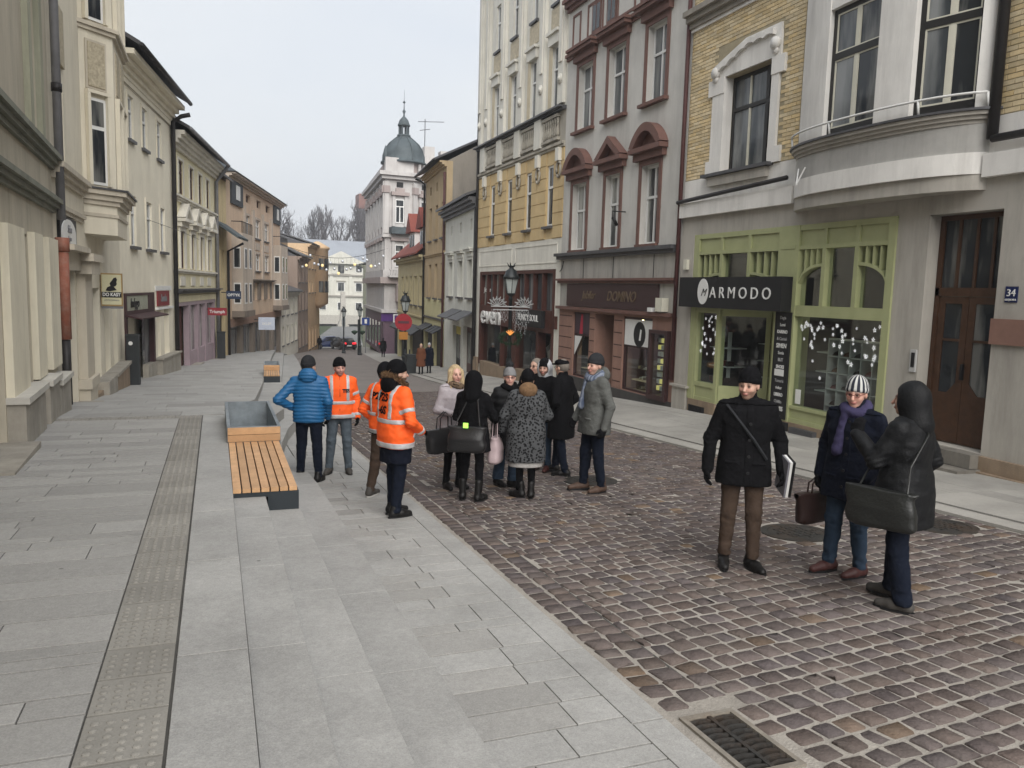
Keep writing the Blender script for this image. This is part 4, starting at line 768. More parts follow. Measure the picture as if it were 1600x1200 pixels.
R3.downpipe(m_pipe_dark, 9.5, -1.6, 15, d=.09, r=.06, top=None); R3.part('corner_post', m_stone_tan, [(9.0, 9.55, .0, .12, -2.6, -1.45)])
R3.part('sign_box', m_brn, [(.15, .3, .0, .08, .3, .75)])
# ================================================================ R4: low white house
R4 = Bld('low_white_house', 'low white house with grey eaves and slate door canopies beside the clothes shop', (11.21, 35.025), (12.12, 43.72), 'R', -3.)
m_r4 = plaster('r4_white', (.68, .68, .62), stain=.3, stain_col=(.3, .28, .24))
W4 = [(1.0, 2.1), (3.4, 4.6), (6.2, 7.3)]; A4 = [(1.3, 1.75), (4.0, 4.45), (6.6, 7.0)]
R4.wall(m_r4, 0, 8.75, .7, 5.65, [(a, b, 1.2, 3.0) for a, b in W4]+[(a, b, 4.4, 4.9) for a, b in A4]); R4.core(m_r4, -3, 5.65); R4.wall(m_r4, 0, 8.75, -3.2, .7, [(.8, 3.0, -2.6, -.2), (3.7, 5.9, -2.7, -.3)])
for a, b in W4: R4.window(a, b, 1.2, 3.0, m_cream_paint, m_gl, nv=1, fw=.07, sill=(m_zinc, .14, .1), surround=(m_r4, .14, .05), hood=('flat', m_r4, .4, .22, .24))
for a, b in A4: R4.window(a, b, 4.4, 4.9, m_cream_paint, m_gl, nv=0, tr=(), fw=.05)
R4.cornice(m_zinc, 0, 8.75, 5.3, 5.75, .45, 'eaves', 3); R4.roof(m_zinc, 5.76, 7.6, over=.6)
for a, b, m in ((.8, 3.0, m_brn), (3.7, 5.9, m_black)): o = R4.part('door', m, [(a, b, -.25, -.2, -2.7, -.2)]); R4.part('pane', m_gl, [(a+.2, b-.2, -.198, -.19, -2.0, -.5)], o)
o = R4.part('transom_sign', mat('sign_yellow', (.55, .48, .12)), [(3.8, 5.8, -.18, -.16, -.75, -.35)])
for a, b in ((.6, 3.1), (3.5, 6.3)): mb = MB(); k = R4.zb; mb.hexa([(a, 0, .5-k), (b, 0, .5-k), (b, .8, .1-k), (a, .8, .1-k)], [(a, 0, .56-k), (b, 0, .56-k), (b, .8, .16-k), (a, .8, .16-k)]); mb.obj('canopy', m_zinc, R4.root)
R4.downpipe(m_pipe_dark, .12, -2.3, 5.3, d=.1, r=.07)
# ================================================================ R5: tan house
R5 = Bld('tan_house', 'tan and lemon yellow house with bare grey gable above the low white one', (12.12, 43.725), (12.87, 51.38), 'R', -3.6)
m_r5 = plaster('r5_tan', (.48, .37, .23), stain=.35, stain_col=(.2, .14, .08)); m_r5y = plaster('r5_yellow', (.60, .56, .33), stain=.2, stain_col=(.4, .33, .15)); m_r5g = plaster('r5_gable', (.29, .26, .22), stain=.6, stain_col=(.12, .11, .1))
W5 = [(.6, 1.5), (2.8, 3.7), (5.1, 6.1)]
R5.wall(m_r5, 0, 7.7, 1.0, 8.6, [(a, b, 4.5, 6.5) for a, b in W5]+[(a, b, 1.0, 3.05) for a, b in W5]+[(a+.2, b-.2, 7.3, 7.8) for a, b in W5]); R5.core(m_r5g, -3.6, 8.6, 10)
R5.wall(m_r5y, 0, 7.7, -3.8, 1.0, [(.3, 3.6, -3.3, -.6), (4.2, 7.2, -3.4, -.6)])
for a, b in W5:
    for z0, z1 in ((4.5, 6.5), (1.02, 3.05)): R5.window(a, b, z0, z1, m_cream_paint, m_gl, nv=1, fw=.07, sill=(m_zinc, .12, .1))
    R5.window(a+.2, b-.2, 7.3, 7.8, m_cream_paint, m_gl, nv=0, tr=(), fw=.05)
R5.cornice(m_r5, 0, 7.7, 8.3, 8.6, .4, 'eaves', 3); R5.roof(m_zinc, 8.6, 11.2, over=.7, depth=10, soff=m_r5g, gut=m_pipe_dark); R5.cornice(m_r5, 0, 7.7, 3.5, 3.7, .12, 'string_course', 2); R5.cornice(m_zinc, 0, 7.7, -.25, -.15, .1, 'string_course', 1)
for a, b in ((.3, 3.6), (4.2, 7.2)):
    R5.part('shop_window', m_black, [(a, b, -.25, -.2, -3.4, -.6)])
    for k in range(3): p = a+.1+k*(b-a)/3; mb = MB(); z = R5.zb; mb.hexa([(p, 0, -.7-z), (p+.9, 0, -.7-z), (p+.9, .6, -1.0-z), (p, .6, -1.0-z)], [(p, 0, -.62-z), (p+.9, 0, -.62-z), (p+.9, .6, -.95-z), (p, .6, -.95-z)]); mb.obj('awning', m_black, R5.root)
R5.downpipe(m_pipe_red, .1, -3.1, 8, d=.1, r=.07); R5.downpipe(m_pipe_dark, 7.6, -3.2, 8.2, d=.1, r=.07, top=.6)
# ================================================================ R6: yellow house with red tiled dormers
R6 = Bld('yellow_dormer_house', 'yellow house with red tiled roof and two steep dormers before the domed corner', (12.87, 51.385), (14.12, 65.22), 'R', -4.4)
m_r6 = plaster('r6_yellow', (.50, .44, .27), stain=.3, stain_col=(.3, .22, .1)); m_rtile = mat('roof_tile_red', (.20, .055, .04), rough=.8, var=.3, scale=12, bump=.4, bscale=14)
W6 = [(.8, 1.9), (3.2, 4.4), (5.6, 6.7), (8.0, 9.0), (10.4, 11.4)]
R6.wall(m_r6, 0, 13.89, -.3, 3.75, [(a, b, .4, 2.4) for a, b in W6]); R6.core(m_r6, -4.4, 3.75, 9); R6.wall(m_r5y, 0, 13.89, -4.6, -.3, [(.5, 6.5, -3.8, -1.2), (8, 12.8, -4.2, -1.3)])
for a, b in W6: R6.window(a, b, .4, 2.4, m_white, m_gl2, nv=1, fw=.08, sill=(m_zinc, .12, .1), surround=(m_r6, .12, .05))
R6.cornice(m_r6, 0, 13.89, 3.4, 3.76, .4, 'eaves', 2); rf = R6.roof(m_rtile, 3.77, 8, over=.6)
for a, b in ((1.2, 3.6), (6.2, 8.8)):
    o = R6.part('dormer', m_white, [(a, b, -2.2, -.2, 3.9, 5.6)]); R6.part('dormer_window', m_gl, [(a+.3, a+1.0, -.199, -.15, 4.2, 5.4), (b-1.0, b-.3, -.199, -.15, 4.2, 5.4)], o); mb = MB(); R6.poly(mb, [(a-.15, 5.6), (b+.15, 5.6), ((a+b)/2, 7.0)], -2.6, .1); mb.obj('dormer_roof', m_rtile, o)
for a, b in ((.5, 6.5), (8, 12.8)): R6.part('shop_window', m_black, [(a, b, -.25, -.2, -4.2, -1.2)]); mb = MB(); z = R6.zb; mb.hexa([(a, 0, -1.1-z), (b, 0, -1.1-z), (b, .8, -1.6-z), (a, .8, -1.6-z)], [(a, 0, -1.0-z), (b, 0, -1.0-z), (b, .8, -1.5-z), (a, .8, -1.5-z)]); mb.obj('awning', m_black, R6.root)
R6.cornice(m_r6, 0, 13.89, -.5, -.3, .12, 'string_course', 2)
# ================================================================ R7: domed corner house
R7 = empty('domed_house', 'pale ornate corner house with green dome, lantern and spire over a purple shop', 'building', (14.33, 72., -4.6), 0)
m_r7 = plaster('r7_pale', (.50, .485, .47), stain=.4, stain_col=(.2, .17, .17)); m_r7p = plaster('r7_pink', (.36, .305, .29), stain=.3); m_purp = mat('shop_purple', (.13, .085, .11), rough=.6, var=.15); m_cop = mat('copper_green_dark', (.07, .088, .095), rough=.6, var=.35, scale=1.5, stain=.4, stain_col=(.02, .03, .035))
m_purs = mat('sign_violet', (.08, .03, .16), rough=.5)
# plan: street front (left), chamfer facing the camera, side front (right)
A, B_, Cc = (14.33, 72.0), (17.0, 72.25), (26., 78.)
S = (15.9, 90.)
def bframe(p, q): d = Vector((q[0]-p[0], q[1]-p[1])); L_ = d.length; return Vector(p), d/L_, L_
def fr_box(parent, name, m, p, q, u0, u1, d0, d1, z0, z1):
    o, d, L_ = bframe(p, q); n = Vector((d.y, -d.x)); pts = [o+d*u+n*dd for u, dd in ((u0, d0), (u1, d0), (u1, d1), (u0, d1))]; base = Vector((R7.location.x, R7.location.y))
    return MB().hexa([(a.x-base.x, a.y-base.y, z0+4.6) for a in pts], [(a.x-base.x, a.y-base.y, z1+4.6) for a in pts]).obj(name, m, parent)
cen = [(S[0], S[1]), A, B_, Cc, (34, 88)]
MB().hexa([(x-14.33, y-72, 0) for x, y in cen], [(x-14.33, y-72, 16.2) for x, y in cen]).obj('wall', m_r7, R7)
for z0, z1, gr, m in ((-4.6, -.75, .06, m_purp), (-.74, -.45, .3, m_r7), (1.9, 2.45, .45, m_r7p), (2.46, 3.1, .15, m_r7), (6.0, 6.3, .25, m_r7), (11.1, 11.4, .35, m_r7), (11.41, 11.75, .6, m_r7), (11.76, 12.7, -.1, m_r7p)):
    c = [(x-14.33, y-72) for x, y in cen]; cx, cy = 8, 10
    g = [(x+(-gr if i in (0, 1) else gr*.3 if i in (2, 3) else 0), y+(-gr if i in (1, 2) else -gr*.7 if i == 3 else 0)) for i, (x, y) in enumerate(c)]
    MB().hexa([(x, y, z0+4.6) for x, y in g], [(x, y, z1+4.6) for x, y in g]).obj('shop_wall' if m == m_purp else 'cornice', m, R7)
for (p, q, us, wd) in ((A, B_, [1.35], .85), (B_, Cc, [1.3, 4.2, 7.2], .9), (S, A, [2, 5, 8, 11, 14, 16.6], 1.0)):
    for u in us:
        for z0, z1 in ((7.3, 9.4), (3.4, 5.4)):
            o = fr_box(R7, 'window', m_white, p, q, u-wd/2, u+wd/2, -.02, .06, z0, z1)
            fr_box(o, 'pane', m_gl, p, q, u-wd/2+.1, u-.05, .061, .07, z0+.1, z1-.7); fr_box(o, 'pane', m_gl, p, q, u+.05, u+wd/2-.1, .061, .07, z0+.1, z1-.7); fr_box(o, 'pane', m_gl, p, q, u-wd/2+.1, u+wd/2-.1, .061, .07, z1-.6, z1-.1)
            fr_box(o, 'surround', m_r7, p, q, u-wd/2-.28, u-wd/2-.01, 0, .16, z0-.3, z1+.3); fr_box(o, 'surround', m_r7, p, q, u+wd/2+.01, u+wd/2+.28, 0, .16, z0-.3, z1+.3); fr_box(o, 'hood', m_r7p, p, q, u-wd/2-.4, u+wd/2+.4, 0, .32, z1+.31, z1+.62); fr_box(o, 'crest', m_r7p, p, q, u-.4, u+.4, 0, .22, z1+.63, z1+.95)
        fr_box(R7, 'attic_window', m_black, p, q, u-.3, u+.3, 0, .05, 10.45, 10.9)
        fr_box(R7, 'wall_panel', m_r7p, p, q, u-wd/2-.5, u+wd/2+.5, 0, .05, 6.4, 6.9)
    for u in [x+1.35 for x in us]+[us[0]-1.25]:
        if 0 <= u <= bframe(p, q)[2]: fr_box(R7, 'pilaster', m_r7, p, q, u-.22, u+.22, 0, .2, 6.35, 10.9); fr_box(R7, 'capital', m_r7p, p, q, u-.28, u+.28, 0, .3, 9.9, 10.5)
fr_box(R7, 'balcony', m_r7, A, B_, .2, 2.5, 0, .9, 2.46, 2.6)
for k in range(9): fr_box(R7, 'baluster', m_r7, A, B_, .3+k*.26, .42+k*.26, .75, .86, 2.61, 3.05)
fr_box(R7, 'balustrade_rail', m_r7, A, B_, .2, 2.5, .72, .9, 3.06, 3.18); fr_box(R7, 'bay_roof', m_cop, A, B_, .4, 2.3, 0, .9, 6.31, 6.9); fr_box(R7, 'console', m_r7p, A, B_, 1.0, 1.7, .0, .7, .3, 1.89); fr_box(R7, 'console_tip', m_r7p, A, B_, 1.2, 1.5, .0, .4, -.3, .29)
fr_box(R7, 'shop_fascia', m_purs, A, B_, -.3, 2.6, .08, .14, -1.5, -.8); o = fr_box(R7, 'shop_sign', m_white, A, B_, .8, 2.0, .15, .25, -1.6, -.85); fr_box(o, 'sign_panel', m_purs, A, B_, .9, 1.9, .255, .262, -1.5, -.95)
fr_box(R7, 'shop_door', m_black, A, B_, 1.0, 2.6, .065, .1, -4.5, -1.7)
for u in (3, 6, 9, 12, 15): fr_box(R7, 'shop_window', m_gl, S, A, u-.7, u+.7, .07, .1, -4.2, -1.7)
for k in range(14): fr_box(R7, 'parapet_baluster', m_r7, B_, Cc, .4+k*.6, .62+k*.6, .05, .25, 12.0, 12.6)
fr_box(R7, 'parapet', m_r7, A, B_, .0, 2.6, -.3, .1, 11.8, 13.0)
mb = MB(); mb.lathe([(.02, 1.3), (.16, .9), (.22, .5), (.16, .0)], 8, (14.4-14.33, .3, 12.75+4.6)); mb.obj('statue', m_cop, R7, True)
dc = (16.35-14.33, 1.8); mb = MB(); mb.lathe([(2.1, 0), (2.1, .15), (1.98, .2), (1.95, .7), (1.76, 1.25), (1.4, 1.75), (.9, 2.2), (.55, 2.45), (.62, 2.5), (.62, 2.62), (.5, 2.65)], 16, (*dc, 12.7+4.6)); mb.obj('dome', m_cop, R7, True)
for i in range(8): a = 2*math.pi*i/8+.2; mb = MB(); mb.tube([(dc[0]+r*math.cos(a), dc[1]+r*math.sin(a), z+4.6) for r, z in ((1.98, 12.9), (1.80, 13.95), (1.44, 14.45), (.88, 14.92), (.58, 15.15))], .05, 5); mb.obj('dome_rib', m_cop, R7)
for i in range(6): a = 2*math.pi*i/6; mb = MB(); mb.tube([(dc[0]+.42*math.cos(a), dc[1]+.42*math.sin(a), 15.35+4.6), (dc[0]+.42*math.cos(a), dc[1]+.42*math.sin(a), 16.1+4.6)], .08, 6); mb.obj('lantern_column', m_cop, R7)
mb = MB(); mb.lathe([(.56, 0), (.58, .1), (.5, .25), (.42, .5), (.22, .75), (.1, .85), (.06, 1.1), (.16, 1.3), (.05, 1.5), (.03, 2.0), (.14, 2.1), (.02, 2.25), (.012, 3.2)], 12, (*dc, 16.1+4.6)); mb.obj('lantern_cap', m_cop, R7, True)
for x in (19.6, 21.2): MB().box(x-14.33-.5, x-14.33+.5, 5, 6, 11.8+4.6, 15.2+4.6-(x-19)*.2).obj('chimney', m_r7, R7)
mb = MB(); mb.tube([(4.9, 5.5, 19.2), (4.9, 5.5, 22.3)], .04, 4).tube([(4.2, 5.5, 22.0), (6.8, 5.5, 22.2)], .03, 4); mb.tube([(4.4, 5.5, 21.2), (5.4, 5.5, 21.4)], .03, 4); mb.obj('antenna', m_zinc, R7)
# R8: further houses down the right side
def plain_house(name, label, p, q, side, zb, zt, m, rows, depth=8, rm=None, cols=3, ww=.9, roof_h=2.5, gm=None):
    b = Bld(name, label, p, q, side, zb); L_ = b.L; holes = []
    for z0, z1 in rows:
        for c in range(cols): u = (c+.5)*L_/cols; holes.append((u-ww/2, u+ww/2, z0, z1))
    b.wall(m, 0, L_, zb-.3, zt, holes); b.core(gm or m, zb, zt, depth)
    for h in holes: b.window(*h, m_white, m_gl, nv=1, fw=.08, sill=(m_zinc, .1, .08), surround=(m, .12, .04))
    b.cornice(m, 0, L_, zt-.3, zt, .35, 'eaves', 2); b.roof(rm or m_zinc, zt, zt+roof_h, over=.5, depth=depth); return b
m_lime = plaster('lime_green', (.50, .52, .27), stain=.3); m_ggrey = plaster('greygreen', (.33, .34, .29), stain=.4)
plain_house('lime_green_house', 'narrow lime green house behind the domed corner', (16.4, 90.3), (18.2, 100), 'R', -5.8, 11.9, m_lime, [(-4.8, -2.8), (-1, 1), (2.5, 4.5), (6, 8), (9, 10.6)], roof_h=.8)
plain_house('small_greygreen_house', 'small grey-green house at the foot of the street on the right', (17.3, 100.3), (19.5, 112), 'R', -6.5, 4.2, m_ggrey, [(-4.8, -2.6), (-.5, 1.6)], roof_h=.8)
# ================================================================ L1: near left house
L1 = Bld('beige_house', 'beige old house at the left edge with peeling pilasters and green-grey cornices', (-1.94, 1.58), (-2.56, 15.68), 'L', -.6)
m_l1 = plaster('l1_beige', (.50, .455, .365), stain=.5, stain_col=(.16, .15, .11)); m_l1p = plaster('l1_pilaster', (.74, .69, .55), stain=.35, stain_col=(.22, .19, .14)); m_l1g = mat('l1_green_grey', (.20, .205, .165), rough=.8, var=.3, scale=3, stain=.5, stain_col=(.2, .19, .15)); m_l1o = plaster('l1_olive', (.36, .36, .275), stain=.5, stain_col=(.1, .1, .07))
m_lstone = mat('l1_stone', (.34, .315, .27), rough=.9, var=.2, scale=3, stain=.5, stain_col=(.13, .12, .1), bump=.3)
L1.wall(m_l1, -3, 14.12, 2.25, 12, [(8.0, 9.0, 3.75, 6.2), (11.95, 12.75, 3.7, 6.0)]); L1.core(m_l1, -.6, 12, 9, u0=-3); L1.roof(m_zinc, 12, 15)
for a, b in ((8.0, 9.0), (11.95, 12.75)): L1.window(a, b, 3.75, 6.1, m_l1o, m_gl, nv=1, fw=.08, surround=(m_l1o, .28, .08), hood=('flat', m_l1g, .45, .25, .3))
L1.cornice(m_l1g, -3, 14.1, 3.42, 3.65, .18, 'cornice', 3); L1.cornice(m_l1g, -3, 14.1, 2.70, 2.92, .17, 'cornice', 3)
L1.wall(m_l1, -3, 14.12, -.8, 2.25, [(8.2, 9.35, -.5, 2.2), (10.6, 11.4, -.1, 2.2), (12.2, 12.8, -.1, 2.2)])
for a, b in ((9.42, 10.58), (11.42, 12.18), (12.82, 13.9)): L1.part('pilaster', m_l1p, [(a, b, .0, .09, .16, 2.24)])
L1.part('door', m_dkwood, [(8.2, 9.35, -.3, -.25, -.5, 2.2)]); L1.part('door_step', m_lstone, [(7.6, 9.35, -.2, .35, -.7, -.36)])
for a, b in ((10.6, 11.4), (12.2, 12.8)): o = L1.part('shutter', mat('l1_shutter_shaded', (.27, .24, .165), rough=.8, var=.2), [(a, b, -.28, -.22, -.1, 2.2)])  # shutter colour darkened to carry the shade of the recess
for a, b, z in ((9.4, 11.0, .17), (11.45, 12.5, .14), (12.55, 13.95, .02)): L1.part('plinth_block', m_lstone, [(a, b, .0, .2, -.8, z-.08)]); L1.part('plinth_cap', mat('cap_pale', (.5, .48, .43), rough=.9, var=.15), [(a-.04, b+.03, .0, .25, z-.079, z)])
m_orange = mat('pipe_terracotta', (.27, .10, .065), rough=.7, var=.25, scale=8, stain=.4, stain_col=(.4, .35, .3), streak=(3, 3, 3)); m_pgrey = mat('pipe_grey', (.20, .20, .21), rough=.5, var=.2, metal=.2)
L1.tube('downpipe', m_pgrey, [(14.2, .12, 2.6), (14.2, .12, 12)], .07); L1.tube('downpipe_sleeve', m_orange, [(14.2, .12, .55), (14.2, .12, 2.05)], .095); L1.tube('downpipe_sleeve', m_orange, [(14.2, .12, 2.06), (14.2, .12, 2.3)], .11); L1.tube('downpipe', m_pipe_dark, [(14.2, .12, -.6), (14.2, .12, .54)], .075); L1.tube('pipe_joint', m_pipe_dark, [(14.2, .12, 4.72), (14.2, .12, 4.86)], .085)
# ================================================================ L2: cream house with oriel
L2 = Bld('oriel_house', 'cream house with projecting oriel bay and relief panels, second on the left', (-2.56, 15.685), (-2.6, 26.31), 'L', -1.6)
m_l2 = plaster('l2_cream', (.70, .65, .53), stain=.3, stain_col=(.3, .26, .19)); m_l2d = plaster('l2_trim', (.54, .49, .40), stain=.4, stain_col=(.2, .17, .13)); m_relief = mat('relief_beige', (.42, .37, .27), rough=.95, var=.35, scale=14, bump=1., bscale=12)  # wall cream, a darker trim plaster, relief beige
L2.wall(m_l2, 0, 10.63, 1.8, 12, [(.55, 1.5, 3.65, 5.1)]); L2.core(m_l2, -1.6, 12, 9); L2.roof(m_zinc, 12, 15, over=.6)
L2.window(.55, 1.5, 3.65, 5.1, m_white, m_gl, nv=1, fw=.07); L2.part('relief_panel', m_relief, [(.6, 1.5, -.01, .05, 5.4, 6.4)])
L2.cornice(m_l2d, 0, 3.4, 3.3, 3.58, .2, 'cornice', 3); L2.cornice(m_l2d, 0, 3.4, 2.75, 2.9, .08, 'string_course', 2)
# oriel: plan polygon in (u,d)
op = [(3.66, 0), (4.3, .58), (6.5, .58), (7.15, 0)]
def oriel(name, m, z0, z1, grow=0., parent=None):
    c = (5.4, 0); pts = [(c[0]+(u-c[0])*(1+grow*.5/1.7), dd+grow*(dd > 0)) for u, dd in op]; pts = [(pts[0][0]-grow*.3, -.02)]+pts[1:3]+[(pts[3][0]+grow*.3, -.02)]
    return MB().hexa([(L2.X(u), dd, z0-L2.zb) for u, dd in pts], [(L2.X(u), dd, z1-L2.zb) for u, dd in pts]).obj(name, m, parent or L2.root)
orl = oriel('oriel', m_l2, 2.57, 12.3)
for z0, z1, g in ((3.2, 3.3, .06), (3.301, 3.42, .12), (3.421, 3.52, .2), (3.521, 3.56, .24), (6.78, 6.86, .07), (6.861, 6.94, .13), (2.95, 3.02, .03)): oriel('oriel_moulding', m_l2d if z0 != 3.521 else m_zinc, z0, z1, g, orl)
def face_box(name, m, p, q, t0, t1, d0, d1, z0, z1, parent):
    (ua, da), (ub, db) = p, q; a, b = Vector((L2.X(ua), da)), Vector((L2.X(ub), db)); d = (b-a).normalized(); n_ = Vector((d.y, -d.x)); n_ = n_ if n_.y > 0 else -n_
    pts = [a+d*t+n_*e for t, e in ((t0, d0), (t1, d0), (t1, d1), (t0, d1))]; return MB().hexa([(v.x, v.y, z0-L2.zb) for v in pts], [(v.x, v.y, z1-L2.zb) for v in pts]).obj(name, m, parent)
for (p, q, t0, t1) in ((op[0], op[1], .2, .62), (op[1], op[2], .3, .95), (op[1], op[2], 1.25, 1.9)):
    for z0, z1 in ((3.62, 5.42), (7.0, 8.7)):
        o = face_box('oriel_window', m_white, p, q, t0, t1, .004, .02, z0, z1, orl); h = z0+(z1-z0)*.66
        face_box('pane', m_gl, p, q, t0+.06, t1-.06, .0205, .026, z0+.06, h-.04, o); face_box('pane', m_gl, p, q, t0+.06, t1-.06, .0205, .026, h+.04, z1-.06, o)
        face_box('jamb', m_l2, p, q, t0-.08, t0-.004, 0, .09, z0-.02, z1+.08, o); face_box('jamb', m_l2, p, q, t1+.004, t1+.08, 0, .09, z0-.02, z1+.08, o); face_box('head', m_l2, p, q, t0-.08, t1+.08, 0, .095, z1+.081, z1+.15, o)
    face_box('relief_panel', m_relief, p, q, t0, t1, 0, .04, 5.65, 6.55, orl); face_box('panel_frame', m_l2d, p, q, t0-.05, t1+.05, 0, .02, 5.6, 6.6, orl)
# ground floor of L2
gh = [(.55, 2.1, -1., 1.75), (4.5, 5.75, -.9, 1.4), (6.6, 7.6, -.8, 1.0), (8.4, 9.4, -.9, 1.0)]
L2.wall(m_l2, 0, 10.63, -1.8, 1.8, gh)
L2.part('door', m_dkwood, [(.55, 2.1, -.3, -.25, -1., 1.75)]); L2.part('pilaster', m_l2d, [(2.3, 3.3, .0, .16, -.4, 1.7), (2.2, 3.4, .0, .24, -.6, -.401), (2.25, 3.35, 0, .2, -1.8, -.601), (2.15, 3.45, 0, .3, 1.701, 1.95), (2.0, 3.6, 0, .36, 1.951, 2.1)]); L2.part('entablature', m_l2d, [(.2, 2.14, .0, .12, 1.76, 2.1), (.1, 2.14, 0, .3, 2.101, 2.2)])
sh = L2.part('roller_shutter', mat('shutter_grey', (.30, .31, .31), rough=.5, var=.15), [(4.5, 5.75, -.25, -.2, -.9, 1.4)]+[(4.52, 5.73, -.2, -.185, -.88+k*.12, -.80+k*.12) for k in range(19)])
for a, b in ((6.6, 7.6), (8.4, 9.4)): L2.window(a, b, -.8, 1.0, m_l1o, m_gl, nv=0, tr=(.6,), fw=.08)
L2.part('plinth_block', m_stone_tan, [(3.46, 4.45, .0, .18, -1.8, -.9)]); L2.part('plinth_block', m_lstone, [(4.46, 6.2, .0, .3, -1.8, -.72)]); L2.part('plinth_block', m_stone_tan, [(6.3, 9.8, .0, .26, -1.9, -.8)]); L2.part('plinth_cap', m_lstone, [(6.25, 9.85, .0, .32, -.799, -.72), ]); L2.part('door_step', m_lstone, [(.3, 2.14, .0, .45, -1.4, -.82)])
ws = L2.part('arched_sign', m_black, [(.35, 2.2, .0, .05, 2.21, 2.72)]); mb = MB(); L2.poly(mb, [(.45, 2.25), (2.0, 2.25)]+[(1.22+.78*math.cos(t), 2.42+.26*math.sin(t)) for t in np.linspace(0, math.pi, 12)], .051, .07); mb.obj('sign_face', m_white, ws); L2.text('sign_text', 'Salon', 1.22, .075, 2.5, .2, m_pgrey, ws, shear=.3); L2.text('sign_text', 'Fryzur', 1.22, .075, 2.33, .13, m_pgrey, ws)
# projecting light-box sign (own thing hung from the wall)
lb = empty('projecting_sign', 'square cream light-box sign reading DO KASY hung above the left doorways', 'sign', (-2.56, 21.6, .84)); lb.scale = (.64, 1, .80); m_lbx = mat('lightbox_cream', (.60, .57, .38), rough=.5, var=.06); m_tanw = mat('sign_side_tan', (.36, .24, .10), rough=.6, var=.1)
MB().box(.0, .72, -.02, .16, .16, 1.14).obj('case', m_tanw, lb); MB().box(.03, .69, -.032, -.021, .2, 1.1).obj('face', m_lbx, lb); MB().box(.02, .7, -.045, -.033, .42, .58).obj('band', m_black, lb)
text_mesh('sign_text', 'DO KASY', .145, m_white, lb, (.36, -.05, .50), (R(90), 0, 0), .004, bold=.004); text_mesh('sign_text', 'UŻYTKOWNIKA', .07, m_pgrey, lb, (.36, -.036, .33), (R(90), 0, 0), .003)
mb = MB(); hd = [(.42, .62), (.30, .60), (.16, .62), (.22, .72), (.33, .76), (.30, .84), (.36, .90), (.44, 1.0), (.52, 1.02), (.56, .95), (.53, .88), (.55, .82), (.5, .76), (.44, .74), (.54, .64)]; mb.prism(hd, -.04, -.033); mb.obj('portrait_silhouette', m_black, lb); MB().box(.0, .72, .0, .14, .08, .15).obj('lower_strip', m_pgrey, lb)
# ================================================================ L3: plain white house
L3 = Bld('plain_cream_house', 'plain off-white house with two rows of small windows and dark eaves, left side', (-2.6, 26.315), (-1.49, 34.03), 'L', -2.1)
m_l3 = plaster('l3_offwhite', (.78, .73, .60), stain=.28, stain_col=(.45, .40, .31)); m_shop3 = mat('l3_shop_maroon', (.055, .026, .028), rough=.5, var=.2)
W = [(1.35, 2.0), (3.15, 3.85), (5.35, 6.05)]; Wl = [(1.35, 2.0), (3.45, 4.2), (5.6, 6.3)]
L3.wall(m_l3, 0, 7.79, 1.35, 7.45, [(a, b, 5.9, 7.2) for a, b in W]+[(a, b, 2.65, 4.2) for a, b in Wl]); L3.core(m_l3, -2.1, 8.0, 9)
for a, b in W: L3.window(a, b, 5.9, 7.2, m_white, m_gl3, depth=.04, nv=0, fw=.06, sill=(m_zinc, .1, .08), surround=(m_l3, .1, .03))
for a, b in Wl: L3.window(a, b, 2.65, 4.2, m_white, m_gl3, depth=.04, nv=0, fw=.06, sill=(m_zinc, .14, .12), surround=(m_l3, .12, .03))
for i in range(5): L3.part('eaves_moulding', m_l3, [(0, 7.79, -.34, .06+.1*i*i*.3, 7.46+.15*i, 7.46+.15*i+.149)])
L3.roof(m_zinc, 8.3, 11, over=.72, gut=m_pipe_dark); L3.tube('fine_line', m_l2d, [(0, .01, 7.43), (7.79, .01, 7.43)], .02, n=4)
L3.wall(m_l3, 0, 7.79, -2.3, 1.35, [(.3, 4.2, -1.75, 1.2), (4.75, 5.3, -1.1, .55), (5.9, 6.75, -1.1, .55)])
sf = L3.part('shop_front', m_shop3, [(.3, .5, -.2, .05, -1.7, 1.2), (4.0, 4.2, -.2, .05, -1.7, 1.2), (.5, 4.0, -.2, .05, .55, .66), (.5, 4.0, -.2, .05, 1.12, 1.2), (3.3, 4.0, -.2, .04, .66, 1.12)]); L3.part('sign_face', mat('sign_sage', (.33, .34, .27), rough=.6), [(.5, 2.4, -.15, .03, .66, 1.12)], sf); L3.part('sign_face', MATS['sign_sage'], [(2.45, 3.28, -.15, .03, .66, 1.12)], sf); L3.text('sign_text', 'Indygo', 1.5, .04, .88, .42, m_black, sf, shear=.2)
L3.part('pane', m_gl, [(.5, 1.2, -.12, -.11, -1.2, .55)], sf); L3.part('pane', m_gl3, [(3.0, 4.0, -.12, -.11, -1.2, .55)], sf); L3.part('door', m_black, [(1.2, 3.0, -.5, -.45, -1.7, .55)], sf); L3.part('stallriser', m_lstone, [(2.9, 4.2, -.1, .08, -2.3, -1.2)], sf); L3.part('stallriser', m_lstone, [(.3, 1.2, -.1, .08, -2.3, -1.2)], sf); L3.part('door_step', m_lstone, [(1.2, 2.9, -.45, .4, -2.1, -1.7)], sf)
mb = MB(); k = L3.zb; mb.hexa([(L3.X(.3), 0, .5-k), (L3.X(4.2), 0, .5-k), (L3.X(4.2), .5, .42-k), (L3.X(.3), .5, .42-k)], [(L3.X(.3), 0, .56-k), (L3.X(4.2), 0, .56-k), (L3.X(4.2), .5, .46-k), (L3.X(.3), .5, .46-k)]); mb.obj('canopy', m_shop3, sf)
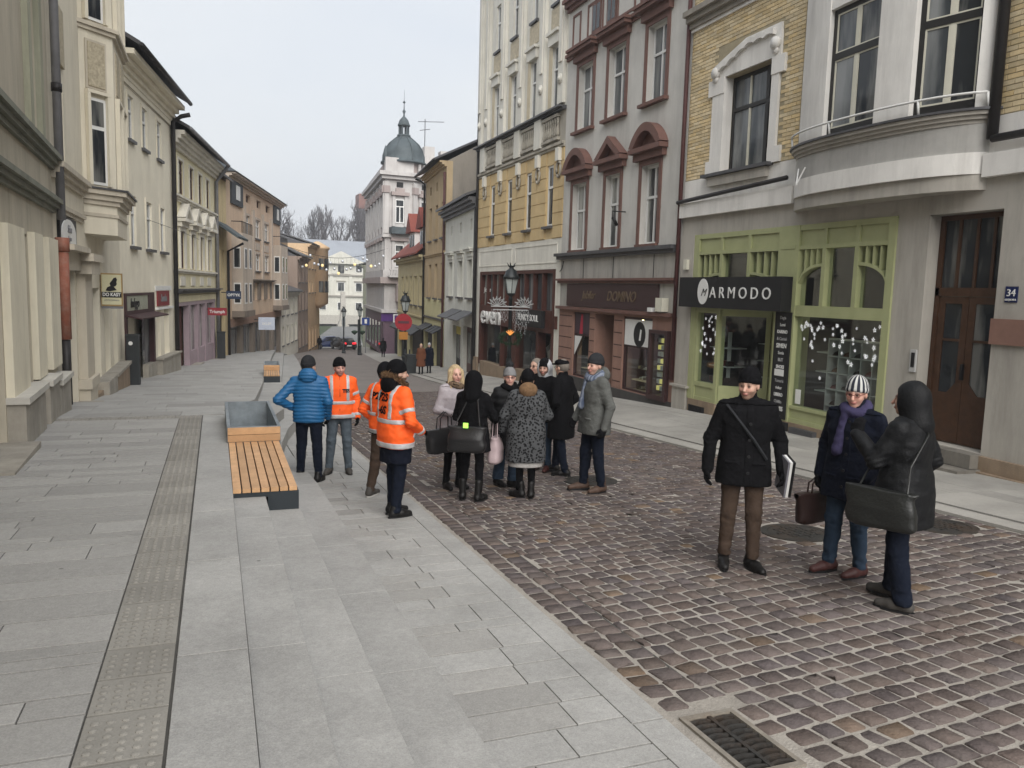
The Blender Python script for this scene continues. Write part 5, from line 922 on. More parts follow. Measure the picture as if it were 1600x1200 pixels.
rs = L3.part('shop_sign', mat('sign_crimson', (.20, .03, .035), rough=.5), [(4.75, 6.7, .0, .05, .70, 1.23)]); L3.text('sign_text', 'Sandra', 5.7, .056, .97, .36, m_pgrey, rs, shear=.2, bold=.01)
L3.part('sign_frame', m_white, [(4.5, 7.2, .0, .03, 1.25, 1.42)]); L3.part('ledge', m_white, [(4.5, 7.2, .0, .1, .58, .66)])
for a, b in ((4.75, 5.3), (5.9, 6.75)): L3.window(a, b, -1.1, .55, m_l1p, m_gl2, nv=0, tr=(), fw=.06)
L3.part('plinth', m_lstone, [(4.3, 7.6, .0, .25, -2.3, -1.16), (4.25, 7.65, .0, .3, -1.159, -1.1)])
L3.downpipe(m_pipe_dark, 7.66, -1.6, 7.6, d=.12, r=.085, top=.62)
# ================================================================ L4: yellow house with pediments
L4 = Bld('pedimented_house', 'pale yellow house with row of small triangular window pediments, left side', (-1.49, 34.035), (.06, 43.82), 'L', -2.4)
m_l4 = plaster('l4_yellow', (.72, .66, .46), stain=.3, stain_col=(.36, .3, .17)); m_l4w = plaster('l4_trim', (.68, .65, .57), stain=.4, stain_col=(.2, .18, .15)); m_mauve = mat('shop_mauve', (.36, .28, .31), rough=.6, var=.1)
Wa = [(1.2, 2.15), (3.45, 4.3), (5.5, 6.35), (7.45, 8.35)]
L4.wall(m_l4, 0, 9.92, 1.0, 6.75, [(a, b, 5.1, 6.42) for a, b in Wa]+[(a, b, 2.12, 3.62) for a, b in Wa]); L4.core(m_l4, -2.4, 7.4, 9)
for a, b in Wa: L4.window(a, b, 5.1, 6.42, m_brn, m_gl, depth=.04, nv=0, fw=.06, surround=(m_l4w, .1, .04)); L4.window(a, b, 2.12, 3.62, m_brn, m_gl, depth=.04, nv=0, fw=.06, surround=(m_l4w, .16, .08), hood=('tri', m_l4w, .95, .35, .35)); L4.part('panel', m_l4w, [(a, b, -.01, .04, 1.42, 1.8)])
L4.cornice(m_l4w, 0, 9.92, 4.75, 4.98, .2, 'string_course', 3); L4.cornice(m_l4w, 0, 9.92, 1.92, 2.08, .14, 'string_course', 2); L4.cornice(m_zinc, 0, 9.92, 1.1, 1.3, .35, 'string_course', 3); L4.cornice(m_l4w, 0, 9.92, 6.75, 7.35, .5, 'eaves', 4); rf = L4.roof(m_zinc, 7.4, 10, over=.7, gut=m_pgrey)
for u in (5.5, 8.2): L4.part('dormer', m_zinc, [(u-.6, u+.6, -1.9, -.9, 7.9, 8.9)], rf)
L4.wall(m_l4, 0, 9.92, -2.6, 1.0, [(.7, 9.4, -2.4, .75)]); sf = L4.part('shop_front', m_mauve, [(2.7, 3.1, -.2, .03, -2.3, .75), (4.7, 5.15, -.2, .03, -2.3, .75), (6.6, 7.1, -.2, .03, -2.3, .75), (9.0, 9.4, -.2, .03, -2.3, .75), (.7, 9.4, -.2, .04, .6, .75)]); L4.part('fascia', m_l4, [(.5, 9.5, .0, .06, .76, 1.02)], sf)
L4.part('door', m_brn, [(.8, 2.68, -.3, -.25, -2.2, .59)], sf)
for a, b in ((3.1, 4.7), (5.15, 6.6), (7.1, 9.0)): L4.part('pane', m_gl2, [(a, b, -.14, -.13, -1.4, .6)], sf); L4.part('stallriser', m_mauve, [(a, b, -.15, .0, -2.4, -1.4)], sf)
for i in range(3): L4.part('door_step', m_lstone, [(.6+i*.2, 4.8-i*.2, .0, .9-i*.28, -2.4+i*.14, -2.26+i*.14)])
L4.part('door_step', m_lstone, [(5.2, 8.6, .0, .7, -2.6, -2.2)])
L4.tube('downpipe', m_pgrey, [(9.8, .12, -2.), (9.8, .12, 6.6), (9.8, .5, 7.1), (9.8, .7, 7.4)], .09)
# ================================================================ L5: small house with green canopy
L5 = Bld('narrow_house', 'narrow yellow house with dark green oriel roof between pedimented and peach houses', (.06, 43.825), (.66, 47.11), 'L', -2.6)
m_l5 = plaster('l5_yellow', (.58, .47, .28), stain=.3)
L5.wall(m_l5, 0, 3.34, -2.7, 7.0, [(.8, 1.3, 1.7, 3.3), (1.9, 2.5, 1.7, 3.3), (.8, 2.6, -2.4, .0)]); L5.core(m_l5, -2.6, 7.0, 8); L5.roof(m_zinc, 7, 9, over=.4)
for a, b in ((.8, 1.3), (1.9, 2.5)): L5.window(a, b, 1.7, 3.3, m_brn, m_gl, nv=0, fw=.06)
L5.part('shop_window', m_black, [(.8, 2.6, -.25, -.2, -2.4, 0.)]); mb = MB(); k = L5.zb; mb.hexa([(0, 0, 4.6-k), (3.34, 0, 4.6-k), (3.34, 1.1, 3.85-k), (0, 1.1, 3.85-k)], [(0, 0, 4.75-k), (3.34, 0, 4.75-k), (3.34, 1.15, 3.95-k), (0, 1.15, 3.95-k)]); mb.obj('canopy_roof', m_cop, L5.root)
L5.tube('downpipe', m_pipe_dark, [(3.2, .1, -2.4), (3.2, .1, 3.3), (3.2, .9, 3.75)], .07)
# hanging signs
def hang_sign(name, label, loc, w_, h, m, txt, size, rz=0.):
    t = empty(name, label, 'sign', loc, rz); MB().box(0, w_, -.05, .05, 0, h).obj('panel', m, t); text_mesh('sign_text', txt, size, m_white, t, (w_/2, -.056, h*.48), (R(90), 0, 0), .004, bold=.004)
    mb = MB(); mb.tube([(-.25, 0, h*.8), (0, 0, h*.8)], .025, 5); mb.obj('bracket', m_black, t); return t
hang_sign('hanging_sign', 'red projecting shop sign reading Triumph over the left pavement', (-.32, 41.0, .02), .86, .36, mat('sign_red', (.26, .025, .035), rough=.5), 'Triumph', .2)
hang_sign('hanging_sign', 'dark blue projecting sign reading OPTYK on the left', (.58, 45.0, .74), .74, .42, mat('sign_darkblue', (.015, .03, .07), rough=.5), 'OPTYK', .2)
# ================================================================ L6: peach mansard house
L6 = Bld('mansard_house', 'large peach and beige house with dark mansard roof and corner bays, left side', (.66, 47.115), (4.8, 65.02), 'L', -3.6)
m_l6 = plaster('l6_peach', (.60, .46, .34), stain=.35, stain_col=(.28, .2, .15)); m_l6t = plaster('l6_beige', (.50, .43, .36), stain=.4, stain_col=(.16, .14, .12)); m_l6d = plaster('l6_dark', (.22, .185, .155), stain=.4); m_slate = mat('slate_dark', (.05, .058, .065), rough=.7, var=.3, scale=6, bump=.3, bscale=10)
Wc = [(5.1, 6.3), (8.2, 9.8), (11.5, 13.1)]
L6.wall(m_l6, 0, 18.39, -.5, 7.6, [(a, b, 4.5, 5.7) for a, b in Wc]+[(a, b, 2.4, 3.5) for a, b in Wc[1:]]+[(a, b, .5, 1.6) for a, b in ((7.2, 8.8), (9.6, 11.2), (12, 13.6))]+[(a, b, 6.5, 7.0) for a, b in ((5.4, 6.8), (8.9, 10.3), (12.2, 13.8))]); L6.core(m_l6, -3.6, 7.6, 11)
for a, b in Wc: L6.window(a, b, 4.5, 5.7, m_white, m_gl3, depth=.05, nv=1, fw=.07, surround=(m_l6t, .14, .05), sill=(m_zinc, .1, .1))
for a, b in Wc[1:]: L6.window(a, b, 2.4, 3.5, m_white, m_gl3, depth=.05, nv=1, fw=.07, surround=(m_l6t, .14, .05), sill=(m_zinc, .1, .1)); L6.part('panel', m_l6t, [(a, b, -.01, .04, 3.75, 4.2)])
for a, b in ((7.2, 8.8), (9.6, 11.2), (12, 13.6)): L6.window(a, b, .5, 1.6, m_white, m_gl2, nv=1, fw=.08, surround=(m_l6d, .25, .12))
for a, b in ((5.4, 6.8), (8.9, 10.3), (12.2, 13.8)): L6.window(a, b, 6.5, 7.0, m_brn, m_gl, nv=1, tr=(), fw=.06)
for u in (4.6, 7.3, 10.6, 14.2): L6.part('pilaster', m_l6t, [(u-.25, u+.25, 0, .12, 1.8, 6.2)])
L6.cornice(m_l6t, 0, 18.39, 7.3, 7.6, .5, 'eaves', 3); L6.cornice(m_l6d, 6.3, 14.8, 1.7, 1.85, .3, 'ledge', 2)
for a, b in ((1.2, 4.2), (15.0, 18.2)):
    o = L6.part('bay', m_l6t, [(a, b, .0, .6, .0, 4.4)]); L6.part('bay_base', m_l6d, [(a-.1, b+.1, 0, .7, -.35, -.001)], o); L6.part('balcony_rail', m_black, [(a, b, .56, .59, 5.0, 5.05), (a, a+.03, .0, .56, 5.0, 5.05)]+[(a+i*(b-a)/10-.015, a+i*(b-a)/10+.015, .56, .59, 4.4, 5.0) for i in range(11)], o)
    for z0, z1 in ((2.4, 3.6), (.4, 1.6)):
        L6.part('bay_window', m_white, [(a+.5, a+1.2, .601, .62, z0, z1)], o); L6.part('bay_window', m_white, [(b-1.2, b-.5, .601, .62, z0, z1)], o); L6.part('pane', m_gl, [(a+.58, a+1.12, .621, .626, z0+.08, z1-.08)], o); L6.part('pane', m_gl, [(b-1.12, b-.58, .621, .626, z0+.08, z1-.08)], o)
        L6.part('bay_window', m_white, [(a-.02, a-.001, .1, .5, z0, z1)], o); L6.part('pane', m_gl, [(a-.026, a-.021, .15, .45, z0+.08, z1-.08)], o)
mb = MB(); k = L6.zb
mb.hexa([(-.1, .6, 7.61-k), (18.5, .6, 7.61-k), (18.5, -11, 7.61-k), (-.1, -11, 7.61-k)], [(.8, -1.2, 8.7-k), (17.6, -1.2, 8.7-k), (17.6, -10, 8.9-k), (.8, -10, 8.9-k)])
rf = mb.obj('roof', m_slate, L6.root)
for u, h in ((3, 9.8), (6, 9.6), (12, 9.7)): L6.chimney(m_l6t, u, -3, 8.6, h, 1., rf)
for a, b in ((1.0, 4.0), (15.2, 18)): o = L6.part('roof_turret', m_slate, [(a, b, -.6, .12, 6.0, 7.28)]); L6.part('turret_window', m_white, [(a+1.0, b-1.0, .121, .16, 6.3, 7.1)], o)
L6.wall(m_l6d, 0, 18.39, -3.9, -.5, [(.8, 3.4, -3.2, -.9), (4.2, 7.2, -3.3, -.9), (8, 11, -3.4, -.9), (11.8, 14.6, -3.5, -.9), (15.4, 17.8, -3.6, -.9)]); L6.part('fascia', mat('l6_fascia', (.24, .15, .11), rough=.8, var=.2), [(.2, 18.2, .0, .1, -.9, -.45)])
for a, b in ((.8, 3.4), (4.2, 7.2), (8, 11), (11.8, 14.6), (15.4, 17.8)): o = L6.part('shop_window', m_pgrey, [(a, b, -.28, -.24, -3.6, -.9)]); L6.part('pane', m_gl3, [(a+.15, (a+b)/2-.1, -.239, -.23, -3.2, -1.1), ((a+b)/2+.1, b-.15, -.239, -.23, -3.2, -1.1)], o)
hang_sign('hanging_sign', 'white and blue projecting shop sign above the pedestrian in red', (2.6, 53.6, -1.35), 1.0, .8, mat('sign_paleblue', (.5, .55, .65), rough=.5), 'SKLEP', .22)
# ================================================================ L7.. L9
m_l7 = plaster('l7_cream', (.56, .50, .38), stain=.3); m_l7w = plaster('l7_white', (.56, .53, .46), stain=.3); m_l8 = plaster('l8_brown', (.27, .21, .175), stain=.4); m_l9 = plaster('l9_orange', (.60, .43, .27), stain=.25, stain_col=(.4, .25, .13))
plain_house('small_white_house', 'small white two-storey house past the mansard house', (4.8, 65.05), (7.0, 74.5), 'L', -4.2, .95, m_l7w, [(-3.3, -1.8), (-.9, .4)], roof_h=.9, cols=4, depth=5)
b = Bld('gabled_cream_house', 'tall cream gable wall with round vent rising behind the small white house', (3.6, 70.), (5.8, 79.5), 'L', -4.3); b.core(m_l7, -4.3, 4.5, 9, d=0., name='wall'); b.roof(m_zinc, 4.5, 6.4, over=.3); mb = MB(); mb.tube([(b.X(-.02)+.0, -3.5, 4.2+4.3), (b.X(-.02)+.06, -3.5, 4.2+4.3)], .4, 12); mb.obj('vent', m_l8, b.root)
plain_house('brown_shop_house', 'brown three-storey house with dark eaves left of the orange one', (7.0, 74.55), (8.65, 81.65), 'L', -5.0, 4.1, m_l8, [(-4.2, -2.0), (-.8, .9), (1.8, 3.4)], cols=3, roof_h=1.4, depth=6)
L9 = plain_house('orange_house', 'orange house with rounded corner bay at the foot of the street', (8.65, 81.7), (10.96, 91.63), 'L', -5.5, 5.6, m_l9, [(-4.9, -2.9), (.8, 1.9), (3.2, 4.4)], cols=4, roof_h=1.2, depth=8)
mb = MB(); mb.lathe([(.3, -.9), (1.15, -.4), (1.15, 5.3), (1.3, 5.4), (1.3, 5.6), (.2, 6.2)], 14, (L9.X(7.4), .1, 5.5)); mb.obj('corner_bay', m_l9, L9.root, True)
for i in range(5):
    for z in (.8, 3.2): a = math.pi*(.15+.175*i); mb = MB(); mb.box(-.25, .25, 1.08, 1.17, z+5.5, z+1.2+5.5); o = mb.obj('bay_window', m_gl, L9.root, loc=(L9.X(7.4), .1, 0)); o.rotation_euler = (0, 0, a-math.pi/2)
# ================================================================ the end of the street
ch = empty('church_front_house', 'pale cream public building with pediment and grey roof closing the street', 'building', (24, 165, -4.6)); m_ch = plaster('church_cream', (.58, .57, .51), stain=.15); m_groof = mat('roof_lead', (.25, .27, .30), rough=.6, var=.12, scale=.4)
MB().box(-16, 16, 0, 14, 0, 11.0).obj('wall', m_ch, ch); mb = MB(); mb.hexa([(-17, -.6, 11), (17, -.6, 11), (17, 15, 11), (-17, 15, 11)], [(-12, 5.5, 15.4), (12, 5.5, 15.4), (12, 9, 15.4), (-12, 9, 15.4)]); mb.obj('roof', m_groof, ch)
mb = MB(); mb.prism([(-4.4, 10.9), (4.4, 10.9), (0, 13.0)], -.8, 2); mb.obj('pediment', m_ch, ch); MB().box(-4.5, 4.5, -.9, 0, 10.5, 10.89).obj('pediment_cornice', m_ch, ch)
for z0, z1, p in ((8.1, 8.4, .3), (3.9, 4.2, .3)): MB().box(-16, 16, -p, -.001, z0, z1).obj('string_course', mat('church_grey', (.3, .28, .25)), ch)
mb = MB(); mb.prism([(-2.0, 8.5)]+[(2*math.cos(t), 8.5+1.9*math.sin(t)) for t in np.linspace(math.pi, 0, 11)]+[(2., 8.5)], -.1, -.001); mb.obj('lunette', m_ch, ch); mb = MB(); mb.box(-.6, .6, -.14, -.101, 8.6, 10.2); mb.obj('lunette_window', m_gl, ch)
for x in (-11, -7.5, -3.6, 0, 3.6, 7.5, 11):
    for z0, z1 in ((5.0, 6.8), (1.2, 2.8)) + (((8.9, 10.3),) if abs(x) > 3 else ()):
        o = MB().box(x-.7, x+.7, -.08, -.001, z0, z1).obj('window', m_white, ch); MB().box(x-.58, x+.58, -.12, -.081, z0+.1, z1-.1).obj('pane', m_gl, o)
        if z0 == 5.0: MB().box(x-.95, x+.95, -.25, -.001, z1+.1, z1+.35).obj('hood', MATS['church_grey'], o)
for x in (-5.6, -1.9, 1.9, 5.6): MB().box(x-.3, x+.3, -.2, -.001, 4.21, 8.09).obj('pilaster', m_ch, ch)
ob = empty('obelisk', 'pale stone obelisk on a base before the cream public building', 'monument', (22.2, 150, -6.2)); m_ob = mat('obelisk_stone', (.42, .40, .36), rough=.9, var=.15)
mb = MB(); mb.hexa([(-.55, -.55, 1.2), (.55, -.55, 1.2), (.55, .55, 1.2), (-.55, .55, 1.2)], [(-.38, -.38, 6.6), (.38, -.38, 6.6), (.38, .38, 6.6), (-.38, .38, 6.6)]); mb.obj('shaft', m_ob, ob); MB().box(-1, 1, -1, 1, -.3, .6).obj('base', m_ob, ob); MB().box(-.75, .75, -.75, .75, .6, 1.2).obj('pedestal', m_ob, ob); MB().box(-.25, .25, -1.1, -.76, .3, 1.9).obj('figure', m_cop, ob)
mb = MB(); mb.hexa([(-12, 118, -7.7), (45, 118, -7.7), (45, 166, -7.7), (-12, 166, -7.7)], [(-12, 118.2, -7.4), (45, 118.2, -7.4), (45, 150, -5.9), (-12, 150, -5.9)]); tag(mb.obj('square_bank', m_grass), kind='structure')
mb = MB(); mb.hexa([(12, 117.6, -7.7), (20.5, 117.6, -7.7), (24.5, 148, -7), (20, 148, -7)], [(12, 117.8, -7.35), (20.5, 117.8, -7.35), (24.5, 148, -5.85), (20, 148, -5.85)]); tag(mb.obj('path', m_asph), kind='structure')
MB().box(-12, 45, 164.3, 164.6, -6.2, -4.4).obj('boundary_wall', m_ob); tag(bpy.data.objects['boundary_wall'], 'low grey stone wall in front of the cream public building', 'wall')
m_bt = mat('tower_brick', (.20, .10, .08), rough=.9, var=.2, scale=.4); m_bt2 = mat('tower_stone', (.13, .13, .135), rough=.9, var=.25, scale=.4)
tw = empty('brick_tower', 'square old tower with brick crown on the wooded hill', 'tower', (41.5, 233, 8)); MB().box(-2.8, 2.8, -2.8, 2.8, 0, 15.2).obj('shaft', m_bt2, tw); MB().box(-3.1, 3.1, -3.1, 3.1, 15.21, 19.3).obj('crown', m_bt, tw)
# bare trees on the hill
m_bark = mat('bare_bark', (.062, .055, .055), rough=.95, var=.3, scale=2)
def bare_tree(name, label, x, y, z, h, seed):
    r = np.random.default_rng(seed); t = empty(name, label, 'tree', (x, y, z), group='bare trees on the hill'); tr = MB(); cr = MB()
    def grow(p, d, l, rad, lev):
        q = p+d*l; mid = p+d*l*.5+Vector(r.normal(0, l*.04, 3)); (tr if lev < 2 else cr).tube([p, mid, q], [rad, rad*.85, rad*.7], 5 if lev < 2 else 3, cap=False)
        if lev >= 5: return
        for k in range(3 if lev < 4 else 4):
            a = r.uniform(0, 2*math.pi); s = r.uniform(.35, .85); e = Vector((math.cos(a)*s, math.sin(a)*s, r.uniform(.35, .9))); nd = (d*.8+e).normalized(); grow(q if k < 2 else mid, nd, l*r.uniform(.6, .82), rad*.62, lev+1)
    grow(Vector((0, 0, -1)), Vector((r.normal(0, .05), r.normal(0, .05), 1)).normalized(), h*.3, h*.022, 0)
    tr.obj('trunk', m_bark, t); cr.obj('crown', m_bark, t)
tl = ['leftmost bare tree on the hill above the gabled house', 'short spreading bare tree, second on the hill', 'broad bare tree third on the hill', 'tall forked bare tree in the middle of the hill', 'tall bare tree right of the middle of the hill', 'slender bare tree near the tower', 'bare tree just left of the tower', 'bare tree beside the tower foot', 'bare tree low behind the grey roof', 'bare tree behind the grey roof on the right']
for i, (x, y, z, h) in enumerate(((15, 214, 7, 17), (19, 216, 7, 16), (23, 214, 7, 16), (27, 214, 7, 19), (32, 216, 7, 18), (35, 214, 7, 20), (38, 222, 10, 17), (40, 218, 10, 15), (25, 210, 7, 16), (34.5, 208, 6, 15))): bare_tree('bare_tree', tl[i], x, y, z, h, 40+i)
bare_tree('bare_tree', 'small bare tree in front of the cream building on the right', 27.5, 150, -6.2, 6.5, 77)
# undergrowth of the wooded hill: joined twig mass
r = np.random.default_rng(3); mb = MB()
for i in range(900):
    x, y = r.uniform(-15, 60), r.uniform(196, 232); z = float(np.interp(y, [175, 200, 230, 260], [-9, 4, 12, 15])); h = r.uniform(3, 8.5); dx, dy = r.normal(0, .8, 2)
    mb.tube([(x, y, z), (x+dx*.4, y+dy*.4, z+h*.6), (x+dx, y+dy, z+h)], [.09, .05, .02], 3, cap=False)
    for k in range(4): t = r.uniform(.3, .9); mb.tube([(x+dx*t, y+dy*t, z+h*t), (x+dx*t+r.normal(0, 1), y+dy*t+r.normal(0, 1), z+h*t+r.uniform(.5, 1.8))], [.035, .012], 3, cap=False)
o = mb.obj('hill_scrub', m_bark); tag(o, 'dark bare scrub covering the wooded hill', 'scrub', kind='stuff')
# ================================================================ STREET FURNITURE
m_wood = mat('bench_larch', (.56, .34, .18), rough=.6, var=.2, scale=5, bump=.2, bscale=40, rnd=.2, stain=.25, stain_col=(.3, .16, .07), streak=(8, .7, 8)); m_steel = mat('bench_steel', (.035, .042, .048), rough=.5, var=.15, metal=.3); m_steel2 = mat('planter_liner', (.22, .25, .27), rough=.55, var=.35, scale=5, metal=.3, stain=.4, stain_col=(.3, .3, .3), streak=(2, 2, 1))
def bench(label, x0, x1, y0, y1, y2, zt, rz, zfoot, zstep, group):
    """slatted bench with steel skirt stepping over the stairs, planter box behind it with a timber back"""
    t = empty('bench', label, 'bench', (x0, y0, zt), rz, group); W, L_, L2_ = x1-x0, y1-y0, y2-y0; hz = .19
    sl = -.03
    b = MB(); xs = W*.53
    b.hexa([(0, 0, zstep-zt), (xs, 0, zstep-zt), (xs, 0, zfoot-zt), (W, 0, zfoot-zt), (W, 0, -.045), (0, 0, -.045)], [(0, .012, zstep-zt), (xs, .012, zstep-zt), (xs, .012, zfoot-zt), (W, .012, zfoot-zt), (W, .012, -.045), (0, .012, -.045)]); b.obj('front_panel', m_steel, t)
    MB().box(W-.012, W, .013, L2_, -.75, -.045).obj('side_panel', m_steel, t); MB().box(0, .012, .013, L_, -.3, -.045).obj('side_panel', m_steel, t)
    n = 7; w_ = (W-.01)/n
    for i in range(n): MB().box(.008+i*w_, .008+(i+1)*w_-.014, .006, L_-.006, -.042, 0).obj('slat', m_wood, t)
    MB().box(.012, W-.012, .03, L_, -.09, -.05).obj('under_frame', m_black, t)
    for z0 in (.0, .092): MB().box(-.004, W+.004, L_, L_+.04, z0+.004, z0+.09).obj('back_plank', m_wood, t)
    ly = L_+.042; z1 = hz; th = .03
    MB().box(-.012, th, ly, L2_, -.45, z1).obj('planter_side', m_steel2, t); MB().box(W-th, W+.012, ly, L2_, -.75, z1).obj('planter_side', m_steel2, t); MB().box(th, W-th, L2_-th, L2_, -.45, z1-.002).obj('planter_end', m_steel2, t); MB().box(th, W-th, ly, ly+th, -.45, z1-.002).obj('planter_end', m_steel2, t); MB().box(th, W-th, ly+th, L2_-th, -.45, -.18).obj('planter_floor', m_steel2, t)
    return t
bench('long slatted timber bench with empty steel planter beside the blue puffer man', .135, .775, 8.2, 10.7, 13.1, -.42, 0, step_z(2, 8.2)-.005, step_z(1, 8.2)-.005, 'benches with planters')
bench('small distant slatted bench with planter further down the steps', 1.53, 2.07, 28.4, 30.0, 31.6, -1.5, R(-3.5), -2.05, -1.78, 'benches with planters')
m_lamp = mat('lamp_iron', (.018, .022, .024), rough=.45, var=.2, metal=.3, spec=.5); m_lglass = mat('lamp_glass', (.35, .38, .37), rough=.25, var=.2, spec=.5, bump=0)
def street_lamp(label, x, y, h=4.05, z=None, deco=False):
    z = rz_at(x, y)+.03 if z is None else z; t = empty('street_lamp', label, 'street lamp', (x, y, z), R(20), 'old-style street lamps')
    b = MB(); b.lathe([(.2, 0), (.2, .12), (.15, .18), (.14, .7), (.17, .74), (.17, .8), (.11, .9), (.09, 1.2)], 8); b.obj('base', m_lamp, t)
    b = MB(); b.lathe([(.075, 1.19), (.06, 1.5), (.055, h-1.1), (.08, h-1.08), (.05, h-1.0), (.05, h-.98)], 10); b.obj('post', m_lamp, t, True)
    g = MB(); g.lathe([(.13, h-.88), (.225, h-.42)], 6); g.obj('lantern_glass', m_lglass, t)
    f = MB()
    for i in range(6): a = 2*math.pi*i/6; f.tube([(.135*math.cos(a), .135*math.sin(a), h-.9), (.235*math.cos(a), .235*math.sin(a), h-.41)], .013, 4)
    f.lathe([(.05, h-.98), (.1, h-.94), (.145, h-.89), (.145, h-.87)], 12); f.obj('lantern_frame', m_lamp, t)
    c = MB(); c.lathe([(.26, h-.42), (.265, h-.36), (.22, h-.3), (.17, h-.16), (.08, h-.1), (.07, h-.06), (.12, h-.02), (.12, h+.0), (.02, h-.01)], 12); c.obj('lantern_cap', m_lamp, t, True)
    for i in range(5): a = 2*math.pi*i/5; k = MB(); k.tube([(.08*math.cos(a), .08*math.sin(a), h-.02), (.15*math.cos(a), .15*math.sin(a), h+.09)], [.02, .006], 4); k.obj('crown_leaf', m_lamp, t)
    return t
la = street_lamp('nearest old-style lamp post with frosted star garland and wreath', 8.85, 24.07, 4.15)
m_gar = mat('garland_silver', (.36, .37, .37), rough=.4, var=.2); gd = empty('christmas_garland', 'silvery leafy Christmas garland frame hung on the nearest lamp', 'garland', (8.85, 24.07, la.location.z+2.55), R(-20))
mb = MB(); mb.tube([(-.62, -.12, .3), (.62, -.12, .3)], .02, 5).tube([(-.55, -.12, .2), (.55, -.12, .2)], .015, 5); mb.obj('bar', m_gar, gd)
r = np.random.default_rng(5)
for s in (-1, 1):
    mb = MB()
    for i in range(7): a = R(20+22*i); mb.tube([(s*.42, -.12, .3), (s*(.42+.33*math.cos(a)), -.14, .3+.33*math.sin(a))], [.010, .016], 4); mb.tube([(s*(.42+.2*math.cos(a)), -.13, .3+.2*math.sin(a)), (s*(.42+.3*math.cos(a+.4)), -.14, .3+.3*math.sin(a+.4))], .012, 4)
    mb.obj('leaf_star', m_gar, gd)
    mb = MB()
    for i in range(9):
        x = s*(.1+.55*i/9); l_ = r.uniform(.35, .95) if s > 0 else r.uniform(.15, .45); n = int(l_/.06)
        for k in range(n): mb.tube([(x+r.normal(0, .02), -.12, .2-k*.06), (x+r.normal(0, .025), -.13, .2-(k+.7)*.06)], .008, 4)
    mb.obj('icicle_strand', m_gar, gd)
wr = empty('wreath', 'green fir wreath with orange bow on the nearest lamp post', 'wreath', (8.8, 23.9, la.location.z+1.85), R(-20)); m_fir = mat('fir_green', (.02, .045, .022), rough=.9, var=.4, scale=20); m_bow = mat('bow_orange_glow', (.5, .12, .03), rough=.5, emit=((1, .45, .1), .25))  # bow brightened by added emission, it holds no bulbs
mb = MB()
for i in range(260):
    a = r.uniform(0, 2*math.pi); q = .3+r.normal(0, .04); p = Vector((q*math.cos(a), r.normal(0, .04), q*math.sin(a)*.62)); d = Vector(r.normal(0, .07, 3)); mb.tube([p, p+d], [.014, .004], 3)
mb.obj('fir_ring', m_fir, wr); mb = MB()
for i in range(5): a = R(40+25*i); mb.tube([(0, -.06, .12), (.16*math.cos(a), -.1, .12+.16*math.sin(a))], [.03, .012], 5)
mb.obj('bow', m_bow, wr)
street_lamp('old-style lamp post above the litter bin and red round sign', 8.84, 39.1, 3.95)
street_lamp('far old-style lamp post at the right kerb by the purple shop', 11.5, 68.1, 4.2); street_lamp('farthest old-style lamp post, left of the pair down the street', 11.0, 73.8, 4.2)
m_bin = mat('bin_dark', (.03, .034, .036), rough=.6, var=.2)
def litter_bin(label, x, y, z, rz=0.):
    t = empty('litter_bin', label, 'bin', (x, y, z), rz, 'litter bins'); MB().hexa([(-.22, -.22, 0), (.22, -.22, 0), (.22, .22, 0), (-.22, .22, 0)], [(-.25, -.25, .85), (.25, -.25, .85), (.25, .25, .85), (-.25, .25, .85)]).obj('body', m_bin, t); MB().box(-.27, .27, -.27, .27, .86, .93).obj('rim', m_bin, t); MB().box(-.03, .03, .2, .26, .93, 1.15).obj('post', m_bin, t); return t
litter_bin('dark square litter bin at the foot of the second lamp', 8.95, 38.3, rz_at(9, 38.3)+.03)
lt = empty('litter_bin', 'tall black litter bin against the cream wall on the left', 'bin', (-2.28, 26.0, terr_z(26.)+.01), group='litter bins'); MB().box(-.17, .17, -.2, .2, 0, 1.45).obj('body', m_bin, lt); MB().box(-.19, .19, -.22, .22, 1.451, 1.5).obj('lid', m_bin, lt); mb = MB(); mb.tube([(-.05, -.205, 1.25), (-.05, -.2, 1.25)], .06, 10); mb.obj('badge', m_white, lt)
lt = empty('litter_bin', 'black litter bin beside the reddish doors further left', 'bin', (.28, 43.2, terr_z(43.)+.01), group='litter bins'); MB().box(-.2, .2, -.2, .2, 0, 1.3).obj('body', m_bin, lt); MB().box(-.22, .22, -.22, .22, 1.301, 1.35).obj('lid', m_bin, lt)
# round red traffic sign on the second lamp
ts = empty('traffic_sign', 'red round traffic sign fixed on the second lamp post', 'sign', (8.7, 38.85, rz_at(8.8, 39)+2.55), R(-13)); m_rd = mat('sign_red_refl', (.30, .02, .03), rough=.4)
mb = MB(); mb.tube([(0, -.13, 0), (0, -.11, 0)], .42, 24); mb.obj('disc', m_rd, ts); MB().box(-.27, .27, -.14, -.131, -.06, .06).obj('bar', mat('sign_bar_dark', (.10, .04, .05)), ts); MB().box(-.22, .22, -.13, -.11, -.85, -.47).obj('plate', mat('sign_orange', (.4, .18, .04)), ts)
bs = empty('traffic_sign', 'small blue square sign on a post before the purple shop', 'sign', (13.2, 75, road_z(75)), 0); mb = MB(); mb.tube([(0, 0, 0), (0, 0, 3.2)], .04, 6); mb.obj('post', m_pgrey, bs); MB().box(-.35, .35, -.06, -.04, 2.6, 3.3).obj('plate', mat('sign_blue', (.02, .05, .22), rough=.4), bs); MB().box(-.12, .12, -.07, -.061, 2.75, 3.15).obj('symbol', m_white, bs)
